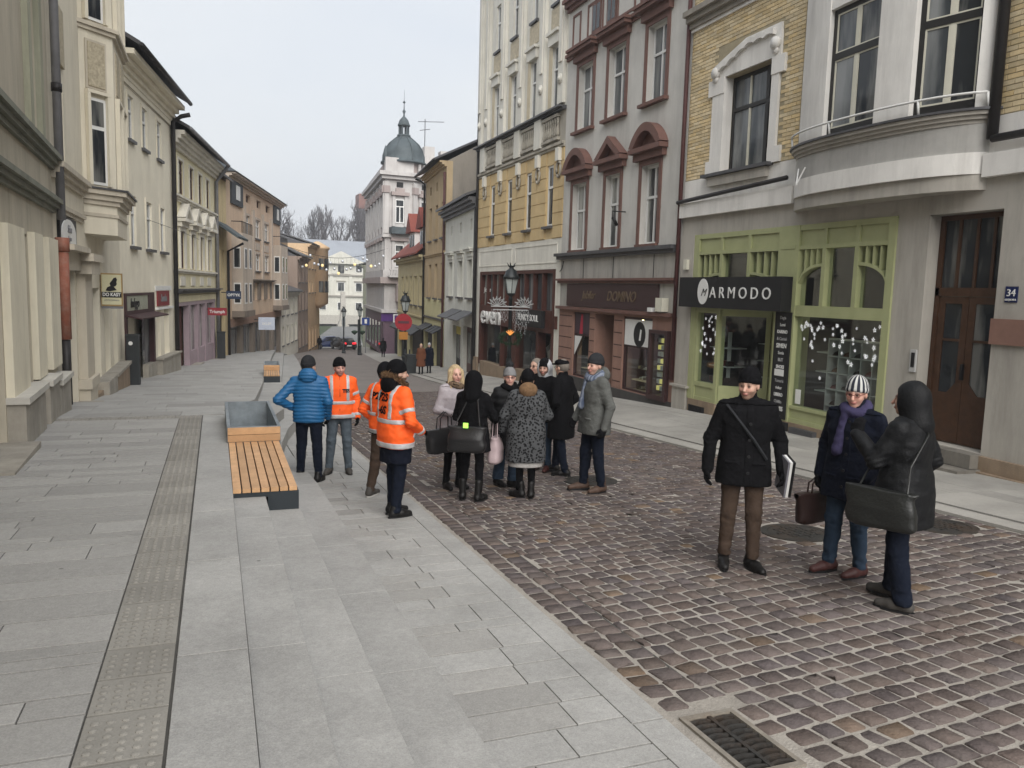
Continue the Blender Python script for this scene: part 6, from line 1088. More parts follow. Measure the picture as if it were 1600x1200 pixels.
# loudspeaker / flower pole between the far lamps
fp = empty('flower_pole', 'slim dark pole with hanging flower bowls by the far lamps', 'pole', (12.2, 73, road_z(73)), 0); mb = MB(); mb.tube([(0, 0, 0), (0, 0, 3.1)], .07, 8); mb.obj('post', m_lamp, fp)
for s in (-1, 1): mb = MB(); mb.lathe([(.02, -.2), (.25, 0), (.3, .12), (.1, .2)], 8, (s*.35, 0, 1.9)); mb.obj('bowl', m_fir, fp)
# string of lights across the street
ls = empty('light_string', 'string of golden ball lights spanning the far street', 'light string', (0, 0, 0)); pts = []
for i in range(25): t_ = i/24; pts.append((6.5+(14.6-6.5)*t_, 76-4*t_, 4.9+.1*t_-1.0*math.sin(math.pi*t_)*.9))
mb = MB(); mb.tube(pts, .02, 4); mb.obj('cable', m_black, ls); m_gold = mat('ball_gold', (.6, .45, .2), rough=.3, var=0, metal=.4, emit=((1, .75, .35), .35)); m_ballw = mat('ball_silver', (.6, .62, .65), rough=.3, metal=.4)
for i in range(1, 24, 1):
    x, y, z = pts[i]; d = r.uniform(.15, 1.4); mb = MB(); mb.lathe([(.01, -.13), (.09, -.1), (.13, 0), (.09, .1), (.01, .13)], 8, (x, y, z-d)); mb.obj('ball', m_gold if i % 4 == 0 else m_ballw, ls, True); mb = MB(); mb.tube([(x, y, z), (x, y, z-d)], .008, 3); mb.obj('wire', m_black, ls)
wi = empty('overhead_wire', 'thin wire strung between left facades at window height', 'wire', (0, 0, 0)); mb = MB(); mb.tube([(-2.0, 29.8, 3.6), (-1.2, 33.5, 3.5), (-.6, 38.5, 3.45)], .008, 4); mb.obj('cable', m_black, wi)
# ---- cars
def car(label, loc, rz, m, L_=4.3, hatch=False):
    t = empty('car', label, 'car', loc, rz, 'cars at the foot of the street'); W = .86
    prof = [(-L_/2, .35), (-L_/2+.05, .75), (-L_/2+.9, .9), (-L_/2+1.55, 1.38), (.3, 1.43), (1.25, 1.3 if hatch else 1.25), (L_/2-.55, .98), (L_/2-.08, .9), (L_/2, .45), (L_/2-.1, .25), (-L_/2+.1, .25)]
    b = MB(); n = len(prof); rows = []
    for y, s in ((-W, .93), (-W*.93, 1), (0, 1.012), (W*.93, 1), (W, .93)):
        rows.append([(x*(.985 if s < 1 else 1), y*(1 if z < 1. else .80 if abs(y) > .1 else 1), .25+(z-.25)*s) for x, z in prof])
    for k in range(4):
        o = len(b.v); b.v += rows[k]+rows[k+1]
        for i in range(n): b.f.append((o+i, o+(i+1) % n, o+n+(i+1) % n, o+n+i))
    o = len(b.v); b.v += rows[0]; b.f.append(tuple(range(o, o+n))); o = len(b.v); b.v += rows[4]; b.f.append(tuple(range(o, o+n))[::-1]); b.obj('body', m, t, False)
    for s in (-1, 1):
        q = [(-L_/2+1.1, .92), (-L_/2+1.62, 1.32), (.3, 1.36), (1.15, 1.24), (1.45, .95)]; mb = MB(); mb.hexa([(x, s*(W*.9 if z < 1 else W*.79), z) for x, z in q], [(x, s*(W*.92+.012 if z < 1 else W*.81+.012), z) for x, z in q]); mb.obj('side_window', m_gl, t)
        for x in (-L_/2+.8, L_/2-.8):
            mb = MB(); mb.tube([(x, s*(W-.16), .31), (x, s*(W+.02), .31)], .31, 16); wh = mb.obj('wheel', m_black, t); mb = MB(); mb.tube([(x, s*(W+.0), .31), (x, s*(W+.035), .31)], .19, 10); mb.obj('rim', m_pgrey, wh)
        MB().box(L_/2-.16, L_/2+.015, s*.55-.2, s*.55+.2, .72, .9).obj('tail_light', mat('tail_red', (.4, .01, .012), rough=.25, emit=((1, .02, .03), .7)), t); MB().box(-L_/2-.01, -L_/2+.2, s*.58-.18, s*.58+.18, .6, .75).obj('headlight', mat('headlight', (.9, .9, .9), rough=.2, emit=((1, 1, 1), 1.5)), t)
    mb = MB(); mb.hexa([(1.2, -.62, 1.27), (1.2, .62, 1.27), (L_/2-.6, .7, 1.02), (L_/2-.6, -.7, 1.02)], [(1.25, -.62, 1.29), (1.25, .62, 1.29), (L_/2-.55, .7, 1.04), (L_/2-.55, -.7, 1.04)]); mb.obj('rear_window', m_gl, t); MB().box(L_/2-.02, L_/2+.02, -.26, .26, .5, .62).obj('number_plate', m_white, t); return t
car('blue saloon car turning across the foot of the street', (12.3, 93., road_z(93)), R(6), mat('car_blue', (.015, .035, .13), rough=.3, var=.05, bump=0, spec=.6)); car('dark car with red tail lights seen from behind', (13.25, 89.2, road_z(89.5)), R(-80), mat('car_dark', (.025, .02, .022), rough=.3, var=.05, bump=0, spec=.6), 4.1, True)
# ================================================================ PEOPLE (signed-distance modelling + surface nets)
class Field:
    def __init__(s, lo, hi, h):
        s.h = h; s.lo = np.array(lo, float); n = np.ceil((np.array(hi)-s.lo)/h).astype(int)+1
        s.ax = [s.lo[i]+h*np.arange(n[i]) for i in range(3)]; s.d = np.full(n, 1., np.float32)
    def sl(s, lo, hi):
        r = []
        for i in range(3):
            a = max(0, int((lo[i]-s.lo[i])/s.h)-1); b = min(len(s.ax[i]), int((hi[i]-s.lo[i])/s.h)+3); r.append(slice(a, max(b, a+1)))
        return tuple(r)
    def grid(s, q): return s.ax[0][q[0]][:, None, None], s.ax[1][q[1]][None, :, None], s.ax[2][q[2]][None, None, :]
    def add(s, prim, k=.02, sub=False):
        fn, lo, hi = prim; pad = .05+k; q = s.sl(np.array(lo)-pad, np.array(hi)+pad); X, Y, Z = s.grid(q); v = fn(X, Y, Z).astype(np.float32); D = s.d[q]
        if sub: v = -v; hh = np.clip(.5-.5*(D-v)/k, 0, 1); s.d[q] = D+(v-D)*hh+k*hh*(1-hh)
        else: hh = np.clip(.5+.5*(D-v)/k, 0, 1); s.d[q] = D*(1-hh)+v*hh-k*hh*(1-hh)
        return s
    def full(s): return s.ax[0][:, None, None], s.ax[1][None, :, None], s.ax[2][None, None, :]
    def mesh(s, d=None):
        d = s.d if d is None else d; sg = d < 0; h = s.h; nx, ny, nz = d.shape
        c = [sg[i:nx-1+i, j:ny-1+j, k:nz-1+k] for i in (0, 1) for j in (0, 1) for k in (0, 1)]; sm = sum(x.astype(np.int8) for x in c); act = (sm > 0) & (sm < 8)
        I, J, K = np.nonzero(act); idx = np.full(act.shape, -1, np.int64); idx[I, J, K] = np.arange(len(I)); acc = np.zeros((len(I), 3)); cnt = np.zeros(len(I))
        for a in range(3):
            o1, o2 = [x for x in range(3) if x != a]
            for u in (0, 1):
                for w_ in (0, 1):
                    p = [I, J, K]; p = [p[0].copy(), p[1].copy(), p[2].copy()]; p[o1] += u; p[o2] += w_; q = [x.copy() for x in p]; q[a] += 1
                    da = d[p[0], p[1], p[2]]; db = d[q[0], q[1], q[2]]; m = (da < 0) != (db < 0); t = np.where(m, da/np.where(m, da-db, 1), 0)
                    off = np.zeros((len(I), 3)); off[:, a] = t; off[:, o1] = u; off[:, o2] = w_; acc[m] += off[m]; cnt[m] += 1
        V = s.lo+h*(np.stack([I, J, K], 1)+acc/np.maximum(cnt, 1)[:, None]); F = []
        for a in range(3):
            o1, o2 = (a+1) % 3, (a+2) % 3; s0 = [slice(None)]*3; s1 = [slice(None)]*3; s0[a] = slice(0, -1); s1[a] = slice(1, None); e = sg[tuple(s0)] != sg[tuple(s1)]; P = np.stack(np.nonzero(e), 1)
            ok = (P[:, o1] > 0) & (P[:, o2] > 0) & (P[:, o1] < d.shape[o1]-1) & (P[:, o2] < d.shape[o2]-1); P = P[ok]
            def cell(du, dw): q = P.copy(); q[:, o1] += du; q[:, o2] += dw; return idx[q[:, 0], q[:, 1], q[:, 2]]
            Q = np.stack([cell(-1, -1), cell(0, -1), cell(0, 0), cell(-1, 0)], 1); fl = ~sg[P[:, 0], P[:, 1], P[:, 2]]; Q[fl] = Q[fl][:, ::-1]; F.append(Q)
        return V, np.concatenate(F)
def p_cap(a, b, ra, rb, ey=1.):
    a, b = np.array(a, float), np.array(b, float); ba = b-a; L2 = max(ba@ba, 1e-9); r = max(ra, rb)
    def fn(X, Y, Z):
        t = np.clip(((X-a[0])*ba[0]+(Y-a[1])*ba[1]+(Z-a[2])*ba[2])/L2, 0, 1)
        return np.sqrt((X-a[0]-ba[0]*t)**2+((Y-a[1]-ba[1]*t)*ey)**2+(Z-a[2]-ba[2]*t)**2)-(ra+(rb-ra)*t)
    return fn, np.minimum(a, b)-r, np.maximum(a, b)+r
def p_ell(c, r, Rm=None):
    c, r = np.array(c, float), np.array(r, float); m = r.max()
    def fn(X, Y, Z):
        x, y, z = X-c[0], Y-c[1], Z-c[2]
        if Rm is not None: x, y, z = Rm[0, 0]*x+Rm[1, 0]*y+Rm[2, 0]*z, Rm[0, 1]*x+Rm[1, 1]*y+Rm[2, 1]*z, Rm[0, 2]*x+Rm[1, 2]*y+Rm[2, 2]*z
        k0 = np.sqrt((x/r[0])**2+(y/r[1])**2+(z/r[2])**2); k1 = np.sqrt((x/r[0]**2)**2+(y/r[1]**2)**2+(z/r[2]**2)**2); return k0*(k0-1)/np.maximum(k1, 1e-6)
    return fn, c-m, c+m
def p_loft(prof, n=2.4):
    P = np.array(prof, float); P = P[np.argsort(P[:, 0])]; z = P[:, 0]
    def fn(X, Y, Z):
        cx, cy, a, b = [np.interp(Z, z, P[:, i]) for i in (1, 2, 3, 4)]; q = ((np.abs(X-cx)/a)**n+(np.abs(Y-cy)/b)**n)**(1/n); return np.maximum((q-1)*np.minimum(a, b), np.maximum(z[0]-Z, Z-z[-1]))
    A = P[:, 3].max()+np.abs(P[:, 1]).max(); Bm = P[:, 4].max()+np.abs(P[:, 2]).max(); return fn, np.array([-A, -Bm, z[0]]), np.array([A, Bm, z[-1]])
def waves(seed, lam, n=7, vert=.5):
    r = np.random.default_rng(seed); K = r.normal(0, 1, (n, 3)); K[:, 2] *= 1+vert; K = K/np.linalg.norm(K, axis=1)[:, None]*(2*math.pi/(lam*r.uniform(.6, 1.6, n)))[:, None]; ph = r.uniform(0, 6.28, n)
    return lambda X, Y, Z: sum(np.sin(K[i, 0]*X+K[i, 1]*Y+K[i, 2]*Z+ph[i]) for i in range(n))/n
def np_obj(name, V, F, m, parent, col=None):
    me = bpy.data.meshes.new(name); me.vertices.add(len(V)); me.vertices.foreach_set('co', V.astype(np.float32).ravel()); me.loops.add(F.size); me.loops.foreach_set('vertex_index', F.astype(np.int32).ravel()); me.polygons.add(len(F)); me.polygons.foreach_set('loop_start', np.arange(0, F.size, 4, dtype=np.int32)); me.polygons.foreach_set('loop_total', np.full(len(F), 4, np.int32)); me.update(calc_edges=True); me.polygons.foreach_set('use_smooth', np.ones(len(F), bool))
    me.materials.append(m)
    if col is not None: c = me.color_attributes.new('Col', 'FLOAT_COLOR', 'POINT'); c.data.foreach_set('color', np.concatenate([col, np.ones((len(col), 1))], 1).astype(np.float32).ravel())
    o = bpy.data.objects.new(name, me); return link(o, parent)
def smooth_v(V, F, it=2):
    for _ in range(it):
        acc = np.zeros_like(V); cnt = np.zeros(len(V))
        for i in range(4): a, b = F[:, i], F[:, (i+1) % 4]; np.add.at(acc, a, V[b]); np.add.at(cnt, a, 1); np.add.at(acc, b, V[a]); np.add.at(cnt, b, 1)
        V = V*.5+.5*acc/np.maximum(cnt, 1)[:, None]
    return V
m_skin = mat('skin', (.5, .3, .22), rough=.5, var=.05, scale=30, bump=.05, attr='Col', spec=.35)
def cloth(name, col, **k): return mat(name, col, rough=.92, var=.2, scale=9, bump=.55, bscale=24, spec=.08, **k)
def unit(v): v = np.array(v, float); return v/np.linalg.norm(v)
def hand_prims(w_, d, side, curl=.7):
    """palm, four bent fingers, thumb; d = direction of the forearm, side = +1 right hand"""
    d = unit(d); n = np.array([-side, 0, 0.]); n = unit(n-d*(n@d)); ac = np.cross(d, n)*side; ac = unit(ac)      # n: palm normal towards the thigh, ac: towards the thumb side (forwards)
    if ac[1] < 0: ac = -ac
    w_ = np.array(w_, float); P = [p_cap(w_-d*.02, w_+d*.03, .027, .03), p_cap(w_+d*.035+ac*.022, w_+d*.085+ac*.024, .02, .017), p_cap(w_+d*.035-ac*.02, w_+d*.08-ac*.024, .02, .017), p_cap(w_+d*.04, w_+d*.088, .021, .018)]
    for i, l_ in enumerate((.052, .06, .056, .044)):
        b = w_+d*(.09-.004*abs(i-1))+ac*(.03-.02*i); k = b+unit(d+n*curl*.6)*l_*.55; P += [p_cap(b, k, .0112, .0105), p_cap(k, k+unit(d*.55+n*curl*1.2)*l_*.6, .0105, .009)]
    b = w_+d*.03+ac*.03; k = b+unit(d*.7+ac*.7+n*.3)*.042; P += [p_cap(b, k, .0135, .012), p_cap(k, k+unit(d+ac*.15+n*.4)*.034, .0115, .0095)]; return P
WALK = {}
def person(label, pos, phi, H=1.75, h=.0125, top=None, legs=None, shoe=None, head=None, arms=None, feet=None, female=False, cat='person', wide=1., z=None):
    """pos: (x,y); phi: 0 faces the camera, +90 faces picture right. Lengths below are for a 1.75 m figure and are scaled to H."""
    x, y = pos; zz = (road_z(y) if z is None else z); c = Vector((-x, -y)).normalized(); r_ = Vector((-c.y, c.x))*1.0; f_ = -c; r_ = Vector((f_.y, -f_.x)); dr = c*math.cos(R(phi))+r_*math.sin(R(phi))
    root = empty('person', label, cat, (x, y, zz+.004), math.atan2(-dr.x, dr.y)); s = H/1.75; root.scale = (s, s, s); seed = abs(hash(label)) % 9999 if False else sum(ord(ch)*(i+3) for i, ch in enumerate(label)) % 9973
    wd = (.9 if female else 1.)*wide; sx = .185*wd
    A = {'R': [(.255*wd, -.03, 1.13), (.265*wd, .05, .88)], 'L': [(-.255*wd, -.03, 1.13), (-.265*wd, .05, .88)]}; A.update(arms or {})
    FT = {'R': (.1, 0, 8), 'L': (-.1, .02, -8)}; FT.update(feet or {})
    # ---- head frame
    hp = dict(yaw=0, pitch=0, skin=(.50, .30, .22), hair=(.03, .02, .015), beard=0.); hp.update(head or {}); hy, hpit = R(hp['yaw']), R(hp['pitch']); hc = np.array([0, .02, 1.625-.008])
    Ry = np.array([[math.cos(hy), math.sin(hy), 0], [-math.sin(hy), math.cos(hy), 0], [0, 0, 1]]).T.T; Ry = np.array([[math.cos(-hy), -math.sin(-hy), 0], [math.sin(-hy), math.cos(-hy), 0], [0, 0, 1]]); Rp = np.array([[1, 0, 0], [0, math.cos(hpit), -math.sin(hpit)], [0, math.sin(hpit), math.cos(hpit)]]); HR = Ry@Rp
    hw = lambda p: hc+HR@np.array(p, float); he = lambda p, r: p_ell(hw(p), r, HR)
    # ---- body: head, neck, chest, arms, hands: one surface
    fb = max(h*.72, .0085); B = Field((-.5, -.5, .5), (.5, .55, 1.78), fb)
    for p, r in (((0, -.012, .028), (.076, .097, .096)), ((0, .026, -.045), (.058, .068, .076)), ((0, .062, -.098), (.028, .024, .02)), ((0, .08, .02), (.05, .018, .012)), ((.036, .058, -.03), (.028, .03, .03)), ((-.036, .058, -.03), (.028, .03, .03))): B.add(he(p, r), .025)
    for e in (-1, 1): B.add(he((e*.031, .102, .002), (.015, .015, .012)), .012, True)
    B.add(p_cap(hw((0, .096, .004)), hw((0, .118, -.034)), .009, .0145), .01); B.add(he((0, .094, -.066), (.025, .011, .010)), .008)
    for e in (-1, 1): B.add(he((e*.031, .083, .002), (.0125, .0125, .011)), .003); B.add(he((e*.078, -.006, -.008), (.011, .024, .033)), .008)
    B.add(p_cap((0, -.012, 1.38), hw((0, -.02, -.06)), .062*wd, .056*wd), .03); B.add(p_loft([(1.1, 0, 0, .13, .08), (1.3, 0, 0, .15, .09), (1.42, 0, -.005, .13, .08), (1.46, 0, -.01, .07, .06)]), .04)
    gl = (top or {}).get('gloves'); sides = {'R': 1, 'L': -1}; hands = {}
    for k, sd_ in sides.items():
        sh, el, wr = (sd_*sx*.95, 0, 1.40), A[k][0], A[k][1]; B.add(p_cap(sh, el, .05, .04), .03); B.add(p_cap(el, wr, .04, .028), .02); dv = A[k][2] if len(A[k]) > 2 else np.array(wr)-np.array(el); hands[k] = hand_prims(wr, dv, sd_, .75)
        if not gl and len(A[k]) < 4:
            for q in hands[k]: B.add(q, .006)
    V, F = B.mesh(); L = (V-hc)@HR; C = np.tile(np.array(hp['skin']), (len(V), 1)); C *= (1+.06*np.sin(L[:, :1]*60)*np.sin(L[:, 2:3]*45)); ish = L[:, 2] > -.14
    def paint(mask, col, k=1.): C[mask] = C[mask]*(1-k)+np.array(col)*k
    paint(ish & (L[:, 1] > .085) & (np.abs(L[:, 0]) < .03) & (L[:, 2] < -.055) & (L[:, 2] > -.078), (.36, .12, .11), .75); paint(ish & (np.abs(np.abs(L[:, 0])-.03) < .022) & (L[:, 2] > -.06) & (L[:, 2] < -.015), (.55, .25, .2), .35)
    if hp['beard']: paint(ish & (L[:, 2] < -.042) & (L[:, 1] > .0) & ~((np.abs(L[:, 0]) < .022) & (L[:, 2] > -.078) & (L[:, 2] < -.056)), hp['hair'], hp['beard'])
    for e in (-1, 1):
        dd = np.hypot(L[:, 0]-e*.031, L[:, 2]-.002); paint(ish & (dd < .016) & (L[:, 1] > .07), (.16, .09, .07), .75); paint(ish & (dd < .008) & (L[:, 1] > .07), (.02, .015, .012), .9); paint(ish & (np.abs(L[:, 0]-e*.033) < .021) & (np.abs(L[:, 2]-.026) < .008) & (L[:, 1] > .06), hp['hair'], .7)
    np_obj('body', V, F, m_skin, root, C)
    # ---- trousers / legs
    lg = dict(m=cloth('cloth_black', (.006, .006, .007)), w=1., hem=.07, flare=0.); lg.update(legs or {}); T = Field((-.34, -.36, 0), (.34, .4, 1.06), h)
    hipx = .088*wd; KN = {}
    for k, sd_ in sides.items():
        fx, fy, ft = FT[k]; a = np.array([fx, fy-.02, lg['hem']]); hp_ = np.array([sd_*hipx, -.005, .9]); kn = (a+hp_)/2+np.array([0, .03, .02]); KN[k] = kn; w_ = lg['w']*wd
        T.add(p_cap(hp_, kn, .094*w_, .068*w_), .03); T.add(p_cap(kn, a, .068*w_, (.052+lg['flare'])*w_), .02); T.add(p_cap(kn+(0, -.012, -.03), kn+(0, -.025, -.2), .06*w_, .05*w_), .02)
    T.add(p_ell((0, -.012, .93), (.168*wd, .125*wd, .14)), .04); X, Y, Z = T.full(); wv = waves(seed, .15, vert=.0); wv2 = waves(seed+9, .07, vert=.5); T.d += (.007*wv(X, Y, Z)+.011*wv2(X, Y, Z)*(.25+np.exp(-((Z-.13)/.08)**2)+.8*np.exp(-((Z-.47)/.07)**2))).astype(np.float32); T.d = np.maximum(T.d, (lg['hem']-Z).astype(np.float32)+0*T.d)
    V, F = T.mesh(); np_obj('trousers', smooth_v(V, F, 1), F, lg['m'], root)
    # ---- shoes
    sh_ = dict(m=mat('shoe_black', (.008, .0075, .0075), rough=.5, var=.2), boot=.11, heel=0.); sh_.update(shoe or {})
    for k, sd_ in sides.items():
        fx, fy, ft = FT[k]; a = R(-ft); c_, s_ = math.cos(a), math.sin(a); w2 = lambda p: (fx+p[0]*c_-p[1]*s_, fy+p[0]*s_+p[1]*c_, p[2]); S_ = Field((fx-.22, fy-.24, -.01), (fx+.22, fy+.28, sh_['boot']+.08), max(h*.7, .008))
        S_.add(p_cap(w2((0, -.06, .05)), w2((0, .06, .045)), .044, .046), .01); S_.add(p_cap(w2((0, .06, .042)), w2((sd_*-.006, .16, .03)), .045, .034), .02); S_.add(p_cap(w2((0, -.045, .06)), w2((0, -.03, sh_['boot'])), .046, .047), .02); X, Y, Z = S_.full(); S_.d = np.maximum(S_.d, (-Z+.0).astype(np.float32)+0*S_.d); V, F = S_.mesh(); V[:, 2] = np.maximum(V[:, 2], 0)
        so = np_obj('shoe', V, F, sh_['m'], root); o2 = []
        for i in range(16): t = 2*math.pi*i/16; o2.append(w2((.049*math.cos(t)*(1 if math.sin(t) < 0 else .95), .045+.155*math.sin(t), 0)))
        MB().hexa([(p[0], p[1], -.003) for p in o2], [(p[0], p[1], .018) for p in o2]).obj('sole', sh_.get('sole', m_black), so)
    # ---- upper garment
    tp = dict(m=cloth('cloth_black', (.006, .006, .007)), hem=.78, flare=0., puff=0., fit=1., collar=.05, name='jacket', belly=0., sleeve=1., fold=1.); tp.update(top or {}); hem = tp['hem']; ft_ = tp['fit']*wd; J = Field((-.56, -.42, hem-.06), (.56, .5, 1.62), h)
    pr = [(1.12, 0, .0+tp['belly']*.5, .188*ft_, (.132+tp['belly'])*ft_), (1.3, 0, .0, .200*ft_, .137*ft_), (1.40, 0, -.006, .178*ft_, .118*ft_), (1.47, 0, -.012, .095*ft_, .085*ft_)]
    pr = [(hem, 0, 0, (.196+tp['flare'])*ft_, (.140+tp['flare'])*ft_), (.93, 0, -.005, (.198+tp['flare']*.5)*ft_, (.147+tp['flare']*.4)*ft_)]*1+pr if hem < .9 else [(hem, 0, 0, .19*ft_, .14*ft_)]+pr
    J.add(p_loft(pr), .01)
    for k, sd_ in sides.items():
        sh, el, wr = np.array((sd_*sx, -.004, 1.405)), np.array(A[k][0]), np.array(A[k][1]); q = tp['sleeve']*wd
        J.add(p_cap((sd_*.04, -.008, 1.46), sh, .062, .068*q), .05); J.add(p_cap(sh, el, .071*q, .061*q), .035); J.add(p_cap(el, wr+(wr-el)*.02, .061*q, .05*q), .02)
    if tp['collar']: J.add(p_cap((0, -.012, 1.43), (0, -.005, 1.47+tp['collar']), .085*wd, .074*wd), .02)
    X, Y, Z = J.full()
    if tp['puff']:
        zz_ = Z+.35*np.abs(X)*np.sign(1)*.25; J.d -= (.010*np.abs(np.sin(math.pi*zz_/tp['puff']))-.004).astype(np.float32)
    wv = waves(seed+1, .16, vert=.4); w2_ = waves(seed+5, .07, vert=1.); J.d += ((.006*wv(X, Y, Z)+.003*w2_(X, Y, Z))*tp['fold']).astype(np.float32)
    for k in sides:
        el = np.array(A[k][0]); q = (X-el[0])**2+(Y-el[1])**2+(Z-el[2])**2; J.d += (.006*np.sin((Z+.5*Y)*150)*np.exp(-q/.008)*tp['fold']).astype(np.float32)
    V, F = J.mesh(); jk = np_obj(tp['name'], smooth_v(V, F, 1), F, tp['m'], root)
    def shell(name, m, cond, off=.005, parent=None): d = np.maximum(J.d-off, cond.astype(np.float32)+0*J.d); V, F = J.mesh(d); return np_obj(name, V, F, m, parent or jk) if len(F) else None
    if tp.get('hivis'):
        m_ref = mat('reflective_tape', (.42, .42, .43), rough=.35, var=.08, bump=.05, spec=.6); lim = np.abs(X)-.2*ft_
        tors = np.maximum(np.abs(X)-.185*ft_, 0)
        shell('reflective_strip', m_ref, np.maximum(np.abs(Z-1.10)-.026, np.abs(X)-.21*ft_)); shell('reflective_strip', m_ref, np.maximum(np.abs(Z-hem-.035)-.03, np.abs(X)-.21*ft_))
        for e in (-1, 1): shell('reflective_strip', m_ref, np.maximum(np.abs(X-e*(.12+0*Z))-.024, np.maximum(1.126-Z, Z-1.50)))
        for k, sd_ in sides.items():
            el, wr, sh = np.array(A[k][0]), np.array(A[k][1]), np.array((sd_*sx, 0, 1.405))
            for (p0, p1, t) in ((sh, el, .62), (el, wr, .88)):
                c = p0+(p1-p0)*t; dv = unit(p1-p0); pl = np.abs((X-c[0])*dv[0]+(Y-c[1])*dv[1]+(Z-c[2])*dv[2])-.024; ds = np.sqrt((X-c[0])**2+(Y-c[1])**2+(Z-c[2])**2)-.11; shell('reflective_strip', m_ref, np.maximum(pl, ds))
    if tp.get('zip') is not None: shell('zip', m_black, np.maximum(np.maximum(np.abs(X)-.006, hem-Z), np.maximum(.0-Y, Z-1.5)), .004)
    if tp.get('buttons'):
        shell('placket', tp['m'], np.maximum(np.maximum(np.abs(X+.02)-.035, hem-Z), np.maximum(.0-Y, Z-1.44)), .006); shell('collar', tp['m'], np.maximum(np.abs(Z-1.485)-.03, .02-Y), .012)
        for bz in np.arange(hem+.12, 1.4, .14):
            i = int(np.clip((-.02-J.lo[0])/h, 0, J.d.shape[0]-1)); kz = int(np.clip((bz-J.lo[2])/h, 0, J.d.shape[2]-1)); ins = np.nonzero(J.d[i, :, kz] < 0)[0]
            if len(ins): yy = J.ax[1][ins[-1]]+h*.5; mb = MB(); mb.tube([(-.02, yy, bz), (-.02, yy+.014, bz)], .013, 10); mb.obj('button', m_black, jk)
    if tp.get('hem_band'): shell('hem_band', tp['hem_band'], Z-hem-.045, .004)
    if tp.get('pockets'):
        for e in (-1, 1): shell('pocket_flap', tp['m'], np.maximum(np.abs(np.abs(X-e*.11)-.0)-.06, np.maximum(np.abs(Z-hem-.2)-.012, -Y)), .009)
    def on_jacket(px, pz, front=True, off=.006):   # y of the jacket surface at (x,z)
        i = int(np.clip((px-J.lo[0])/h, 0, J.d.shape[0]-1)); kz = int(np.clip((pz-J.lo[2])/h, 0, J.d.shape[2]-1)); col_ = J.d[i, :, kz]; ins = np.nonzero(col_ < 0)[0]
        if not len(ins): return 0.
        return (J.ax[1][ins[-1]]+h*.6+off) if front else (J.ax[1][ins[0]]-h*.6-off)
    def letters(txt, size, cx, cz, front, m):
        o = text_mesh('lettering', txt, size, m, jk, (0, 0, 0), (0, 0, 0), 0.0015, bold=.004); me = o.data
        for v in me.vertices: lx = v.co.x*(-1 if front else 1)+cx; lz = v.co.y+cz; v.co = (lx, on_jacket(lx, lz, front)+v.co.z, lz)
    for a in tp.get('letters', ()): letters(*a)
    if gl:
        for k in sides:
            if len(A[k]) > 3: continue
            wr = np.array(A[k][1]); G = Field(wr-.19, wr+.19, .0085); el = np.array(A[k][0]); G.add(p_cap(wr+(el-wr)*.25, wr, .04, .036), .01)
            for q in hands[k]: G.add(q, .006)
            G.d -= .004; V, F = G.mesh(); np_obj('glove', V, F, gl, root)
    # ---- headwear, hair, scarf
    HF = lambda lo=(-.3, -.35, -.42), hi=(.3, .3, .28): Field(hc+np.array(lo), hc+np.array(hi), max(h*.7, .0085))
    def lc(Fd): X, Y, Z = Fd.full(); x, y, z = X-hc[0], Y-hc[1], Z-hc[2]; return HR[0, 0]*x+HR[1, 0]*y+HR[2, 0]*z, HR[0, 1]*x+HR[1, 1]*y+HR[2, 1]*z, HR[0, 2]*x+HR[1, 2]*y+HR[2, 2]*z
    hat = hp.get('hat')
    if hat:
        kind, m = hat[0], hat[1]; Hf = HF()
        if kind == 'beanie':
            Hf.add(he((0, -.018, .050), (.091, .113, .112))); x, y, z = lc(Hf); th = np.arctan2(x, y); Hf.d -= (.0025*np.abs(np.sin(th*17))).astype(np.float32)*1; Hf.d -= (.005*(z < .055)).astype(np.float32); Hf.d = np.maximum(Hf.d, (.022-z+.22*y-.012).astype(np.float32)); V, F = Hf.mesh(); ho = np_obj('hat', V, F, m, root)
            if len(hat) > 2 and hat[2] == 'pom': P_ = HF(); P_.add(he((0, -.03, .185), (.055, .055, .05))); X, Y, Z = P_.full(); P_.d += (.012*waves(3, .03)(X, Y, Z)).astype(np.float32); V, F = P_.mesh(); np_obj('pompom', V, F, hat[3], ho)
        if kind == 'cap': Hf.add(he((0, .0, .075), (.094, .122, .055))); Hf.add(he((0, .125, .045), (.07, .05, .014)), .02); x, y, z = lc(Hf); Hf.d = np.maximum(Hf.d, (.032-z-.0*y).astype(np.float32)); V, F = Hf.mesh(); np_obj('flat_cap', V, F, m, root)
    if hp.get('hood'):
        m = hp['hood']; Hf = HF((-.3, -.36, -.36), (.3, .3, .3)); Hf.add(he((0, -.03, .015), (.118, .125, .140))); Hf.add(p_cap(hw((0, -.045, -.05)), (0, -.05, 1.44), .11, .125), .05); Hf.add(he((0, .13, -.015), (.078, .115, .105)), .015, True); Hf.add(he((0, .0, .0), (.088, .104, .112)), .01, True); X, Y, Z = Hf.full(); Hf.d += (.006*waves(seed+2, .12)(X, Y, Z)).astype(np.float32); V, F = Hf.mesh(); np_obj('hood', smooth_v(V, F, 1), F, m, root)
